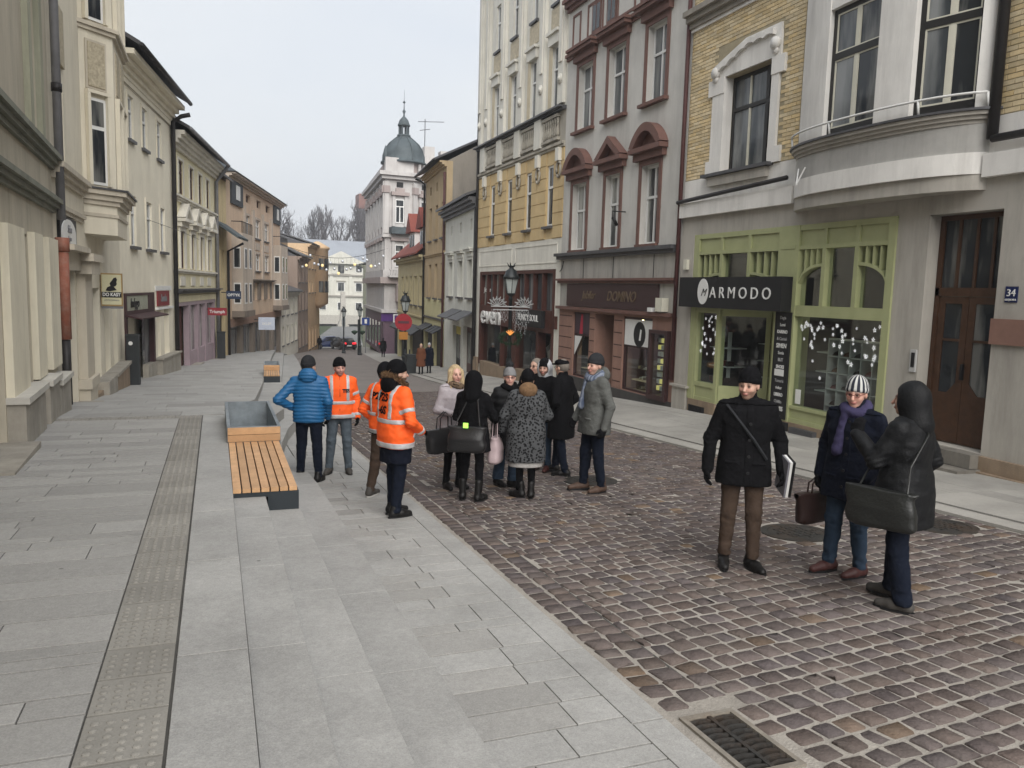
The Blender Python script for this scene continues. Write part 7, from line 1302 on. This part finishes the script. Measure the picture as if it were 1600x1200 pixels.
    if hp.get('hood_down'):
        m = hp['hood_down']; Hf = HF((-.3, -.36, -.4), (.3, .3, .2)); Hf.add(p_ell((0, -.1, 1.5), (.125, .075, .105))); Hf.add(p_cap((-.08, .0, 1.47), (-.05, -.08, 1.5), .045, .06), .03); Hf.add(p_cap((.08, .0, 1.47), (.05, -.08, 1.5), .045, .06), .03); X, Y, Z = Hf.full()
        if hp.get('hood_puff'): Hf.d -= (.009*np.abs(np.sin(math.pi*(Z+.35*Y)/.045))-.003).astype(np.float32)
        Hf.d += (.004*waves(seed+3, .1)(X, Y, Z)).astype(np.float32); V, F = Hf.mesh(); ho = np_obj('hood', V, F, m, root)
        if hp.get('fur'):
            rr = np.random.default_rng(seed); mb = MB()
            for i in range(900):
                t = rr.uniform(-.15, math.pi+.15); b0 = Vector((.135*math.cos(t), -.12-.0*math.sin(t)+.15*(abs(math.cos(t))**2), 1.47+.13*math.sin(t)+.0)); b0 += Vector(rr.normal(0, .014, 3)); dv = Vector((math.cos(t)*.6, -.35+rr.normal(0, .5), math.sin(t)*.6+rr.normal(0, .35))); dv = (dv+Vector(rr.normal(0, .4, 3))).normalized()*rr.uniform(.025, .055); mb.tube([b0, b0+dv], [.006, .0015], 3, cap=False)
            fo = mb.obj('fur_trim', hp['fur'], ho); fo['kind'] = 'stuff'
    if hp.get('long_hair'):
        m = hp['long_hair']; Hf = HF((-.3, -.35, -.5), (.3, .3, .28)); Hf.add(he((0, -.024, .032), (.086, .106, .104))); Hf.add(he((.012, .092, -.02), (.068, .085, .108)), .012, True)
        for e, l_ in ((-1, -.26), (1, -.24)): Hf.add(p_cap(hw((e*.075, .0, .03)), hw((e*.095, .045, l_)), .04, .035), .03)
        Hf.add(p_cap(hw((0, -.06, .02)), hw((0, -.09, -.2)), .075, .06), .04); X, Y, Z = Hf.full(); x, y, z = lc(Hf); Hf.d += (.006*np.sin(np.arctan2(x, y+.02)*22+3*np.sin(z*18))).astype(np.float32); V, F = Hf.mesh(); np_obj('hair', V, F, m, root)
    if hp.get('short_hair'):
        Hf = HF(); Hf.add(he((0, -.022, .03), (.084, .104, .106))); Hf.add(he((0, .09, -.02), (.09, .09, .085)), .02, True); x, y, z = lc(Hf); Hf.d = np.maximum(Hf.d, (-.06-z).astype(np.float32)); V, F = Hf.mesh(); np_obj('hair', V, F, hp['short_hair'], root)
    elif hat and not hp.get('long_hair') and not hp.get('hood'):
        Hf = HF(); Hf.add(he((0, -.03, .0), (.081, .092, .085))); x, y, z = lc(Hf); Hf.d = np.maximum(Hf.d, np.maximum(np.maximum(-.075-z, z-.06), y-.005).astype(np.float32)); V, F = Hf.mesh(); np_obj('hair', V, F, mat('hair_%d' % int(sum(hp['hair'])*1000), hp['hair'], rough=.8, var=.3, scale=40), root)
    if hp.get('scarf'):
        m, tails = hp['scarf']; Hf = Field((-.3, -.3, 1.0), (.3, .35, 1.65), h); Xc = 0
        for i in range(14):
            t0, t1 = 2*math.pi*i/14, 2*math.pi*(i+1)/14; P_ = lambda t: (.088*math.cos(t), .01+.088*math.sin(t), 1.485+.018*math.sin(2*t)-.022*math.sin(t)); Hf.add(p_cap(P_(t0), P_(t1), .042, .042), .02)
        for (xa, la) in tails: Hf.add(p_cap((xa*.6, .105, 1.46), (xa, .15+.02, 1.46-la), .036, .045), .02)
        X, Y, Z = Hf.full(); Hf.d += (.007*waves(seed+4, .05, vert=1.)(X, Y, Z)).astype(np.float32); V, F = Hf.mesh(); np_obj('scarf', V, F, m, root)
    if hp.get('glasses'):
        mb = MB()
        for e in (-1, 1):
            mb.tube([tuple(hw((e*.033+.022*math.cos(t), .105-.008*abs(math.cos(t)), .0+.017*math.sin(t)))) for t in np.linspace(0, 2*math.pi, 13)], .0028, 4, cap=False); mb.tube([tuple(hw((e*.055, .1, .004))), tuple(hw((e*.079, .0, .006)))], .0025, 4)
        mb.tube([tuple(hw((-.011, .108, .003))), tuple(hw((.011, .108, .003)))], .0025, 4); mb.obj('glasses', hp['glasses'], root)
    root['_h'] = 0; del root['_h']; bpy.context.view_layer.update(); return root
def world_of(root, p):
    s = root.scale[0]; a = root.rotation_euler[2]; c, s_ = math.cos(a), math.sin(a); return Vector((root.location.x+(p[0]*c-p[1]*s_)*s, root.location.y+(p[0]*s_+p[1]*c)*s, root.location.z+p[2]*s))
def bag(name, label, root, p, rz, W, D, Ht, m, handle=None, strap=None, taper=.85, flap=False, mh=None):
    """soft rectangular bag hung at local point p (its top centre) of a person"""
    q = world_of(root, p); t = empty(name, label, 'bag', q, root.rotation_euler[2]+R(rz)); F_ = Field((-W*.7, -D*1.2, -Ht-.04), (W*.7, D*1.2, .06), .011); 
    F_.add(p_loft([(-Ht+.02, 0, 0, W/2-.03, D/2-.01), (-Ht*.9, 0, 0, W/2-.012, D/2), (-Ht*.5, 0, 0, (W/2*(1+taper)/2-.012)*1.03, D/2*1.05), (-.03, 0, 0, W/2*taper-.012, D/2*.5)], n=3.6)); X, Y, Z = F_.full(); F_.d += (.009*waves(int(W*1000), .2)(X, Y, Z)).astype(np.float32)-.014; V, F = F_.mesh(); np_obj('body', smooth_v(V, F, 1), F, m, t); mh = mh or m
    if flap: pass
    if handle:
        for e in (-1, 1): mb = MB(); mb.tube([(-W*.22, e*D*.25, -.02), (-W*.2, e*D*.22, handle*.6), (0, e*D*.1, handle), (W*.2, e*D*.22, handle*.6), (W*.22, e*D*.25, -.02)], .008, 5); mb.obj('handle', mh, t)
    if strap:
        mb = MB(); inv = lambda w_: Vector((Matrix.Rotation(-t.rotation_euler[2], 3, 'Z') @ (w_-q))); pts = [inv(world_of(root, a)) for a in strap]; pts = [Vector((-W/2*taper+.02, 0, -.03))]+pts+[Vector((W/2*taper-.02, 0, -.03))]; mb.tube(pts, .008, 5); mb.obj('strap', mh, t)
    return t
# ---------------------------------------------------------------- the cast
c_black = cloth('cloth_black', (.006, .006, .007)); c_blackw = cloth('wool_black', (.0065, .0065, .0075)); c_navy = cloth('wool_navy', (.008, .010, .018)); c_brown = cloth('cord_brown', (.065, .045, .034)); c_jean = cloth('denim_blue', (.033, .052, .082)); c_jeand = cloth('denim_dark', (.009, .012, .021)); c_jeang = cloth('denim_grey', (.085, .105, .125)); c_grey = cloth('parka_grey', (.095, .098, .093)); c_glove = cloth('glove_black', (.007, .007, .008)); c_blue = mat('puffer_blue', (.012, .105, .255), rough=.5, var=.1, scale=8, bump=.2, bscale=90, spec=.4); c_or = mat('hivis_orange', (.95, .125, .02), rough=.65, var=.06, scale=6, bump=.15, bscale=120, spec=.25); c_lilac = cloth('coat_lilac_grey', (.36, .33, .35)); c_parka = mat('parka_black', (.0065, .007, .008), rough=.6, var=.15, scale=8, bump=.25, bscale=90, spec=.2)
c_char = cloth('knit_charcoal', (.026, .027, .03)); c_knitg = cloth('knit_grey', (.19, .19, .195)); c_fur = mat('fur_brown', (.16, .095, .05), rough=.9, var=.4, scale=30); c_blond = mat('hair_blond', (.42, .32, .19), rough=.6, var=.25, scale=25, bump=.3, bscale=90); c_dkhair = mat('hair_dark', (.03, .02, .015), rough=.6, var=.3, scale=30)
c_leather = mat('leather_black', (.014, .014, .015), rough=.35, var=.15, scale=12, bump=.2, bscale=60, spec=.5); c_olive = mat('leather_olive_black', (.012, .013, .012), rough=.4, var=.2, scale=10, bump=.25, bscale=50, spec=.5); c_pink = mat('leather_pink', (.42, .33, .34), rough=.5, var=.06, bump=.1); c_brbag = mat('leather_oxblood', (.03, .016, .014), rough=.4, var=.15)
s_black = mat('shoe_black', (.008, .0075, .0075), rough=.5, var=.2); s_brown = mat('shoe_brown', (.07, .042, .03), rough=.6, var=.25, scale=20); s_wine = mat('shoe_wine', (.06, .022, .02), rough=.5, var=.25, scale=20); s_grey = mat('shoe_grey', (.06, .055, .05), rough=.7, var=.25, scale=20); s_sole = mat('sole_white', (.4, .39, .37), rough=.7)
def pattern_mat(name, kind):
    m = bpy.data.materials.new(name); m.use_nodes = True; t = m.node_tree; n = t.nodes; l = t.links.new; b = n['Principled BSDF']; b.inputs['Roughness'].default_value = .92; b.inputs['Specular IOR Level'].default_value = .1; tcn = n.new('ShaderNodeTexCoord'); r = n.new('ShaderNodeValToRGB'); e = r.color_ramp.elements
    if kind == 'leopard':
        v = n.new('ShaderNodeTexVoronoi'); v.inputs['Scale'].default_value = 30; v.feature = 'F1'; l(tcn.outputs['Object'], v.inputs['Vector']); l(v.outputs['Distance'], r.inputs[0]); e[0].position = .36; e[0].color = (.008, .008, .009, 1); e[1].position = .5; e[1].color = (.075, .078, .082, 1); k = e.new(.2); k.color = (.012, .012, .013, 1)
    if kind == 'leoscarf':
        v = n.new('ShaderNodeTexVoronoi'); v.inputs['Scale'].default_value = 40; l(tcn.outputs['Object'], v.inputs['Vector']); l(v.outputs['Distance'], r.inputs[0]); e[0].position = .3; e[0].color = (.02, .014, .01, 1); e[1].position = .5; e[1].color = (.17, .12, .08, 1)
    if kind == 'stripes':
        s = n.new('ShaderNodeSeparateXYZ'); l(tcn.outputs['Object'], s.inputs[0]); a = n.new('ShaderNodeMath'); a.operation = 'ARCTAN2'; l(s.outputs['X'], a.inputs[0]); y = n.new('ShaderNodeMath'); y.operation = 'ADD'; y.inputs[1].default_value = .0; l(s.outputs['Y'], y.inputs[0]); l(y.outputs[0], a.inputs[1]); q = n.new('ShaderNodeMath'); q.operation = 'MULTIPLY'; q.inputs[1].default_value = 15; l(a.outputs[0], q.inputs[0]); w2 = n.new('ShaderNodeMath'); w2.operation = 'SINE'; l(q.outputs[0], w2.inputs[0]); l(w2.outputs[0], r.inputs[0]); e[0].position = .0; e[0].color = (.03, .033, .045, 1); e[1].position = .25; e[1].color = (.50, .50, .48, 1)
    if kind == 'check':
        c = n.new('ShaderNodeTexWave'); c.inputs['Scale'].default_value = 9; c.inputs['Distortion'].default_value = 3; l(tcn.outputs['Object'], c.inputs['Vector']); l(c.outputs['Fac'], r.inputs[0]); e[0].color = (.07, .09, .14, 1); e[1].color = (.2, .225, .28, 1)
    l(r.outputs[0], b.inputs['Base Color']); nz = n.new('ShaderNodeTexNoise'); nz.inputs['Scale'].default_value = 120; l(tcn.outputs['Object'], nz.inputs['Vector']); bp = n.new('ShaderNodeBump'); bp.inputs['Strength'].default_value = .5; bp.inputs['Distance'].default_value = .01; l(nz.outputs['Fac'], bp.inputs['Height']); l(bp.outputs[0], b.inputs['Normal']); return m
c_leo = pattern_mat('leopard_coat', 'leopard'); c_leos = pattern_mat('leopard_scarf', 'leoscarf'); c_strip = pattern_mat('striped_knit', 'stripes'); c_check = pattern_mat('check_scarf', 'check'); c_purple = cloth('scarf_purple', (.045, .04, .085))
PK = lambda s: [(s*.30, -.08, 1.13), (s*.20, .11, .93), (0, 0, -1), True]        # hand in pocket
SK = (.50, .31, .235)
# foreground three
man = person('bearded man in black coat and brown trousers holding folders under his arm', (4.42, 5.86), 6, 1.80, .010, top=dict(m=c_blackw, hem=.76, flare=.02, fit=1.1, collar=.07, gloves=c_glove, name='coat', pockets=True, buttons=True), legs=dict(m=c_brown, w=1.02, hem=.09), shoe=dict(m=s_black, boot=.13), head=dict(yaw=24, pitch=-3, hat=('beanie', c_black), beard=.5, hair=(.05, .032, .02), skin=SK), arms={'R': [(.29, -.02, 1.14), (.31, .05, .88)], 'L': [(-.30, -.05, 1.13), (-.31, .08, .90)]}, feet={'R': (.12, -.02, 2), 'L': (-.12, .04, -28)})
fd = empty('folder', 'stack of grey and white folders under the arm of the bearded man', 'folder', world_of(man, (-.335, .06, .80)), man.rotation_euler[2]+R(12)); fd.rotation_euler[0] = R(-12)
for i, (m_, t_) in enumerate(((m_black, .016), (m_white, .022), (mat('folder_grey', (.2, .2, .23), rough=.4), .012))): MB().box(-.03+i*.026, -.03+i*.026+t_, -.12, .12, -.09, .24).obj('folder_board' if i != 1 else 'paper_block', m_, fd)
mb = MB(); mb.tube([(.18, .10, 1.45), (.08, .155, 1.33), (-.05, .165, 1.17), (-.17, .13, 1.0)], .014, 5); mb.obj('cross_strap', c_char, man)
g2 = person('man in striped knit hat, glasses and navy coat with a briefcase', (5.19, 5.38), -28, 1.74, .010, top=dict(m=c_navy, hem=.70, flare=.03, fit=1.12, collar=.06, name='coat', pockets=True, gloves=c_glove, buttons=True), legs=dict(m=c_jean, w=1.08, hem=.07), shoe=dict(m=s_wine, boot=.11), head=dict(yaw=-14, pitch=-4, hat=('beanie', c_strip), hair=(.12, .1, .09), glasses=mat('glasses_red', (.12, .02, .02), rough=.3), scarf=(c_purple, [(.06, .34)]), skin=(.54, .31, .24)), arms={'R': [(.28, -.04, 1.13), (.28, .03, .87)], 'L': PK(-1)}, feet={'R': (.13, .05, 20), 'L': (-.12, -.02, 12)})
bag('briefcase', 'dark oxblood briefcase hanging from the hand of the striped-hat man', g2, (.30, .04, .70), 80, .36, .10, .30, c_brbag, handle=.12, taper=.92)
hd = person('hooded man in black parka with messenger bag, turned towards the striped-hat man', (4.99, 4.62), -112, 1.75, .010, top=dict(m=c_parka, hem=.66, flare=.035, fit=1.2, collar=.06, sleeve=1.12, name='parka', gloves=c_glove, fold=1.3), legs=dict(m=c_jeand, w=1.1, hem=.06, flare=.012), shoe=dict(m=s_grey, boot=.1), head=dict(yaw=-5, hood=c_parka, hair=(.03, .02, .02), skin=SK), arms={'L': [(-.27, .12, 1.16), (-.20, .30, 1.32), (.2, .1, 1)], 'R': PK(1)}, feet={'R': (.13, .10, 6), 'L': (-.14, -.10, -6)})
bag('messenger_bag', 'large worn black messenger bag at the hip of the hooded man', hd, (-.31, .03, .98), 92, .44, .11, .32, c_olive, strap=[(-.24, -.13, 1.15), (-.06, -.165, 1.38), (.1, -.06, 1.50), (.04, .1, 1.44), (-.1, .16, 1.25)], taper=.9)
# hi-vis group on the lower pavement
blue = person('man in bright blue puffer jacket seen from behind beside the bench', (1.21, 11.33), 172, 1.74, .011, top=dict(m=c_blue, hem=.84, fit=1.08, puff=.05, collar=.05, gloves=c_glove, name='puffer_jacket', fold=.6), legs=dict(m=c_jeand, w=1.04, hem=.07), shoe=dict(m=s_black, boot=.12), head=dict(yaw=28, hat=('beanie', c_char), hood_down=c_blue, hood_puff=True, hair=(.05, .04, .03), skin=SK), arms={'L': [(-.40, -.14, 1.16), (-.20, .05, 1.02), (0, 0, -1), True], 'R': [(.27, -.04, 1.13), (.25, .1, .9)]}, feet={'R': (.15, -.09, 16), 'L': (-.13, .08, -10)})
o1 = person('man in orange hi-vis jacket and black beanie facing the camera', (1.69, 11.75), 4, 1.70, .011, top=dict(m=c_or, hem=.86, fit=1.1, collar=.06, hivis=True, fold=1.5, zip=1, gloves=c_glove, name='hivis_jacket', letters=[('TSS', .07, -.09, 1.28, True, c_char)]), legs=dict(m=c_jeang, w=1.04, hem=.07), shoe=dict(m=s_grey, boot=.1), head=dict(yaw=-8, hat=('beanie', c_black), beard=.35, skin=(.52, .29, .24)), feet={'R': (.15, -.02, 24), 'L': (-.14, .02, -6)})
fu = person('man in orange hi-vis jacket with brown fur hood, hands in pockets, seen from behind', (1.90, 8.82), 122, 1.77, .011, top=dict(m=c_or, hem=.80, fit=1.22, collar=.06, hivis=True, fold=1.5, name='hivis_jacket', belly=.02, gloves=c_glove, letters=[('P2S', .12, -.0, 1.36, False, c_black), ('-6S', .12, -.0, 1.22, False, c_black)]), legs=dict(m=c_jeand, w=1.08, hem=.06), shoe=dict(m=s_black, boot=.12), head=dict(yaw=10, hat=('beanie', c_black), hood_down=c_black, fur=c_fur, beard=.7, hair=(.05, .03, .02), scarf=(c_black, [(-.05, .32)]), skin=SK), arms={'R': [(.31, .0, 1.12), (.2, .2, .98), (0, .5, -.5), True], 'L': [(-.31, .0, 1.12), (-.2, .2, .98), (0, .5, -.5), True]}, feet={'R': (.09, -.03, 5), 'L': (-.09, .04, -2)})
F_ = Field((-.3, -.25, .55), (.3, .25, .95), .011); F_.add(p_loft([(.62, 0, 0, .205, .15), (.84, 0, 0, .205, .155)])); X, Y, Z = F_.full(); F_.d += (.006*waves(4, .12)(X, Y, Z)).astype(np.float32); V, F = F_.mesh(); np_obj('sweater_hem', V, F, c_navy, fu)
br = person('man in orange hi-vis jacket and brown trousers behind the fur-hooded one', (2.0, 9.95), 140, 1.70, .012, top=dict(m=c_or, hem=.84, fit=1.1, hivis=True, fold=1.5, name='hivis_jacket', hem_band=c_black, letters=[('P2S', .12, 0, 1.34, False, c_black)], gloves=c_glove), legs=dict(m=c_brown, w=1.05, hem=.07), shoe=dict(m=s_grey, boot=.1, sole=s_sole), head=dict(yaw=0, hat=('beanie', c_black), skin=SK), arms={'L': PK(-1), 'R': PK(1)}, feet={'R': (.13, .14, 10), 'L': (-.12, -.12, -10)})
# group of seven
bl = person('blond woman in pale lilac-grey coat with patterned scarf and tote bag', (2.99, 10.2), 28, 1.67, .0115, female=True, top=dict(m=c_lilac, hem=.62, flare=.03, fit=1.18, collar=.04, name='coat', gloves=c_glove, buttons=True), legs=dict(m=c_black, w=1.0, hem=.1), shoe=dict(m=s_black, boot=.22), head=dict(yaw=6, long_hair=c_blond, hair=(.2, .13, .07), scarf=(c_leos, []), skin=(.58, .35, .28)), arms={'R': [(.27, .0, 1.12), (.14, .26, 1.10), (-1, .3, .1)], 'L': [(-.27, -.02, 1.13), (-.10, .24, 1.12), (1, .2, 0)]}, feet={'R': (.1, .0, 8), 'L': (-.1, .03, -10)})
bag('tote_bag', 'large black tote bag on the forearm of the blond woman', bl, (.26, .20, .92), 14, .46, .15, .34, c_leather, handle=.2, taper=1.12)
bk = person('woman in black hooded coat and black leggings seen from behind', (2.99, 9.36), 160, 1.62, .0115, female=True, top=dict(m=c_black, hem=.68, flare=.05, fit=1.12, name='coat', gloves=c_glove), legs=dict(m=c_black, w=.96, hem=.12), shoe=dict(m=s_black, boot=.26), head=dict(hood=c_black, yaw=5, skin=SK), arms={'R': [(.30, .02, 1.14), (.22, .28, 1.06), (-.3, 1, 0)], 'L': [(-.25, .02, 1.12), (-.14, .22, 1.02), (.3, 1, 0)]}, feet={'R': (.12, -.02, 14), 'L': (-.13, .0, -16)})
bb = bag('shoulder_bag', 'black slouchy shoulder bag with a bright green tag on the hooded woman', bk, (-.0, -.23, 1.06), 8, .42, .13, .34, c_leather, strap=[(-.05, -.12, 1.36), (.13, -.02, 1.47), (.1, -.12, 1.38)], taper=.85); MB().box(-.03, .03, -.09, -.075, -.02, .04).obj('tag', mat('tag_green_glow', (.25, .8, .1), rough=.5, emit=((.4, 1, .1), .5)), bb)  # tag brightened by added emission, not a light
lf = person('laughing woman in grey bobble hat, glasses and long black puffer coat', (3.72, 10.08), 14, 1.62, .0115, female=True, top=dict(m=c_parka, hem=.58, flare=.05, fit=1.2, puff=.11, name='puffer_coat', collar=.09, gloves=c_glove), legs=dict(m=c_jean, w=1.1, hem=.1, flare=.035), shoe=dict(m=s_black, boot=.14), head=dict(yaw=10, pitch=4, hat=('beanie', c_knitg, 'pom', c_char), glasses=mat('glasses_red', (.12, .02, .02), rough=.3), hair=(.08, .04, .02), scarf=(c_black, []), skin=(.6, .37, .3)), arms={'R': PK(1), 'L': PK(-1)}, feet={'R': (.12, -.05, -20), 'L': (-.08, .08, -50)})
lp_ = person('woman in dark leopard-print coat seen from behind, black tights', (3.67, 9.28), 186, 1.63, .0115, female=True, top=dict(m=c_leo, hem=.52, flare=.02, fit=1.42, sleeve=1.25, name='coat', collar=.02, gloves=c_glove), legs=dict(m=c_black, w=.94, hem=.1), shoe=dict(m=s_black, boot=.2), head=dict(yaw=4, hat=('beanie', c_black), hood_down=c_fur, hair=(.03, .02, .015), scarf=(c_black, []), skin=SK), arms={'L': [(-.31, .0, 1.13), (-.33, .08, .93)], 'R': [(.3, .05, 1.13), (.2, .22, 1.03), (0, 1, 0)]}, feet={'R': (.09, -.01, 12), 'L': (-.07, .03, -40)})
F_ = Field((-.35, -.3, .4), (.35, .3, .62), .011); F_.add(p_loft([(.45, 0, 0, .235, .185), (.6, 0, 0, .225, .175)])); V, F = F_.mesh(); np_obj('skirt', V, F, cloth('skirt_pale', (.32, .31, .30)), lp_)
bag('handbag', 'pale pink bucket handbag held by the leopard-coat woman', lp_, (-.40, .10, .84), 70, .30, .13, .36, c_pink, handle=.26, taper=.72)
wh = person('young man with white hood and black jacket behind the leopard coat', (4.66, 11.1), -22, 1.70, .0125, top=dict(m=c_black, hem=.78, name='jacket', fit=1.06, gloves=c_glove), legs=dict(m=c_jean, hem=.08), shoe=dict(m=s_wine, boot=.1), head=dict(yaw=-6, hood=cloth('hood_pale_grey', (.42, .43, .45)), beard=.6, hat=('beanie', c_black), skin=(.45, .28, .22)), arms={'L': PK(-1), 'R': PK(1)})
cp = person('man in flat cap, glasses and long black overcoat standing sideways', (4.80, 10.74), -118, 1.72, .0115, top=dict(m=c_blackw, hem=.56, flare=.035, fit=1.06, name='overcoat', collar=.05, gloves=c_glove), legs=dict(m=c_jeand, hem=.06, w=1.05), shoe=dict(m=s_black, boot=.09), head=dict(yaw=12, hat=('cap', c_black), glasses=m_black, short_hair=mat('hair_grey', (.16, .14, .12), rough=.8, var=.3, scale=40), hair=(.16, .14, .12), skin=(.55, .34, .26)), arms={'L': PK(-1), 'R': PK(1)}, feet={'R': (.1, .15, 10), 'L': (-.12, -.14, -18)})
gy = person('man in grey parka and blue check scarf at the right of the group', (4.68, 9.4), -62, 1.82, .0105, top=dict(m=c_grey, hem=.76, flare=.02, fit=1.16, collar=.07, gloves=c_glove, name='parka', pockets=True, zip=1), legs=dict(m=c_jeand, w=1.06, hem=.08), shoe=dict(m=s_brown, boot=.16), head=dict(yaw=-18, hat=('beanie', c_char), hood_down=c_grey, beard=.3, hair=(.12, .09, .07), scarf=(c_check, [(.05, .36)]), skin=(.53, .32, .25)), arms={'L': [(-.29, -.06, 1.13), (-.30, .02, .87)], 'R': [(.29, .0, 1.13), (.26, .14, .91)]}, feet={'R': (.12, .08, 10), 'L': (-.11, -.06, -14)})
sg_ = person('grey-haired person in dark coat and sunglasses at the back of the group', (4.78, 11.75), -10, 1.70, .0135, top=dict(m=c_black, hem=.6, flare=.03, name='coat', fit=1.08, gloves=c_glove), legs=dict(m=c_black), head=dict(yaw=30, short_hair=mat('hair_grey', (.16, .14, .12), rough=.8, var=.3, scale=40), glasses=m_black, skin=SK), arms={'L': PK(-1), 'R': PK(1)})
# people further off
FAR = dict(h=.02)
person('woman in red-brown long coat walking arm in arm by the bin', (9.25, 37.4), -8, 1.46, .018, female=True, top=dict(m=cloth('coat_rust', (.14, .055, .03)), hem=.42, flare=.05, fit=1.2, name='coat', gloves=c_glove), legs=dict(m=c_black, w=.9), shoe=dict(m=s_black, boot=.2), head=dict(short_hair=c_blond, hair=(.2, .14, .08), scarf=(c_fur, []), skin=(.6, .4, .32)), feet={'R': (.08, .06, 0), 'L': (-.08, -.04, 0)}, z=rz_at(9.25, 37.4)+.035)
person('woman in navy long coat and pale hat walking beside the rust coat', (9.75, 37.8), -5, 1.46, .018, female=True, top=dict(m=c_navy, hem=.42, flare=.06, fit=1.25, name='coat', gloves=c_glove), legs=dict(m=c_black, w=.9), shoe=dict(m=s_black, boot=.2), head=dict(hat=('beanie', cloth('knit_pale', (.42, .43, .45))), skin=(.6, .42, .35)), feet={'R': (.08, -.04, 0), 'L': (-.08, .07, 0)}, z=rz_at(9.75, 37.8)+.035)
person('dark-coated figure walking away near the purple corner shop', (12.5, 63.), 175, 1.5, .022, top=dict(m=c_black, hem=.5, flare=.04, fit=1.15, name='coat', gloves=c_glove), legs=dict(m=c_black), head=dict(hat=('beanie', c_black)), z=rz_at(12.5, 63)+.01)
rd = person('pedestrian in red coat walking away on the left pavement', (2.2, 57.4), 170, 1.68, .02, female=True, top=dict(m=cloth('coat_red', (.26, .02, .045)), hem=.6, flare=.05, fit=1.3, name='coat', puff=.12, gloves=c_glove), legs=dict(m=c_black, w=1.), head=dict(hood=cloth('coat_red', (.26, .02, .045))), arms={'L': [(-.32, 0, 1.13), (-.36, 0, .9)], 'R': [(.32, 0, 1.13), (.36, 0, .9)]}, z=terr_z(57.4))
bag('shopping_bag', 'black carrier bag in the left hand of the red-coated pedestrian', rd, (-.42, 0, .82), 90, .34, .16, .38, c_black, handle=.12); bag('shopping_bag', 'black carrier bag in the right hand of the red-coated pedestrian', rd, (.42, 0, .82), 90, .34, .16, .38, c_black, handle=.12)
sd2 = person('dark-clothed person with a tan bag by the left doorways', (1.15, 52.), 30, 1.62, .02, top=dict(m=cloth('coat_drab', (.03, .032, .03)), hem=.6, fit=1.15, name='coat', gloves=c_glove), legs=dict(m=c_black), head=dict(hat=('beanie', c_char)), z=terr_z(52)); bag('shopping_bag', 'tan shopping bag held by the dark-clothed person on the left', sd2, (.36, .08, .8), 80, .32, .14, .36, cloth('bag_tan', (.22, .15, .07)), handle=.1)
person('distant pedestrian in mustard yellow jacket by the far left shops', (7.75, 87.), 185, 1.45, .025, top=dict(m=cloth('coat_mustard', (.30, .18, .05)), hem=.7, name='jacket', fit=1.15), legs=dict(m=c_black), head=dict(hat=('beanie', c_brown)))
person('distant pedestrian in dark blue jacket beside the mustard one', (8.35, 87.3), 190, 1.45, .025, top=dict(m=c_navy, hem=.7, name='jacket', fit=1.1), legs=dict(m=c_jeand), head=dict(hat=('beanie', c_black)))
person('tiny dark pedestrian at the corner of the orange house', (10.6, 88.5), 180, 1.45, .025, top=dict(m=c_black, hem=.6, name='coat', fit=1.1), legs=dict(m=c_black), head=dict(hat=('beanie', c_black)))
# ================================================================ thin winter haze
m = bpy.data.materials.new('haze_air'); m.use_nodes = True; n = m.node_tree.nodes; n.remove(n['Principled BSDF']); v = n.new('ShaderNodeVolumePrincipled'); v.inputs['Color'].default_value = (.93, .95, 1, 1); v.inputs['Density'].default_value = .0011; v.inputs['Anisotropy'].default_value = .2; m.node_tree.links.new(v.outputs[0], n['Material Output'].inputs['Volume'])
tag(MB().box(-265, 335, -125, 425, -10.2, 42).obj('haze', m), 'thin pale winter haze filling the street', 'haze', kind='stuff')
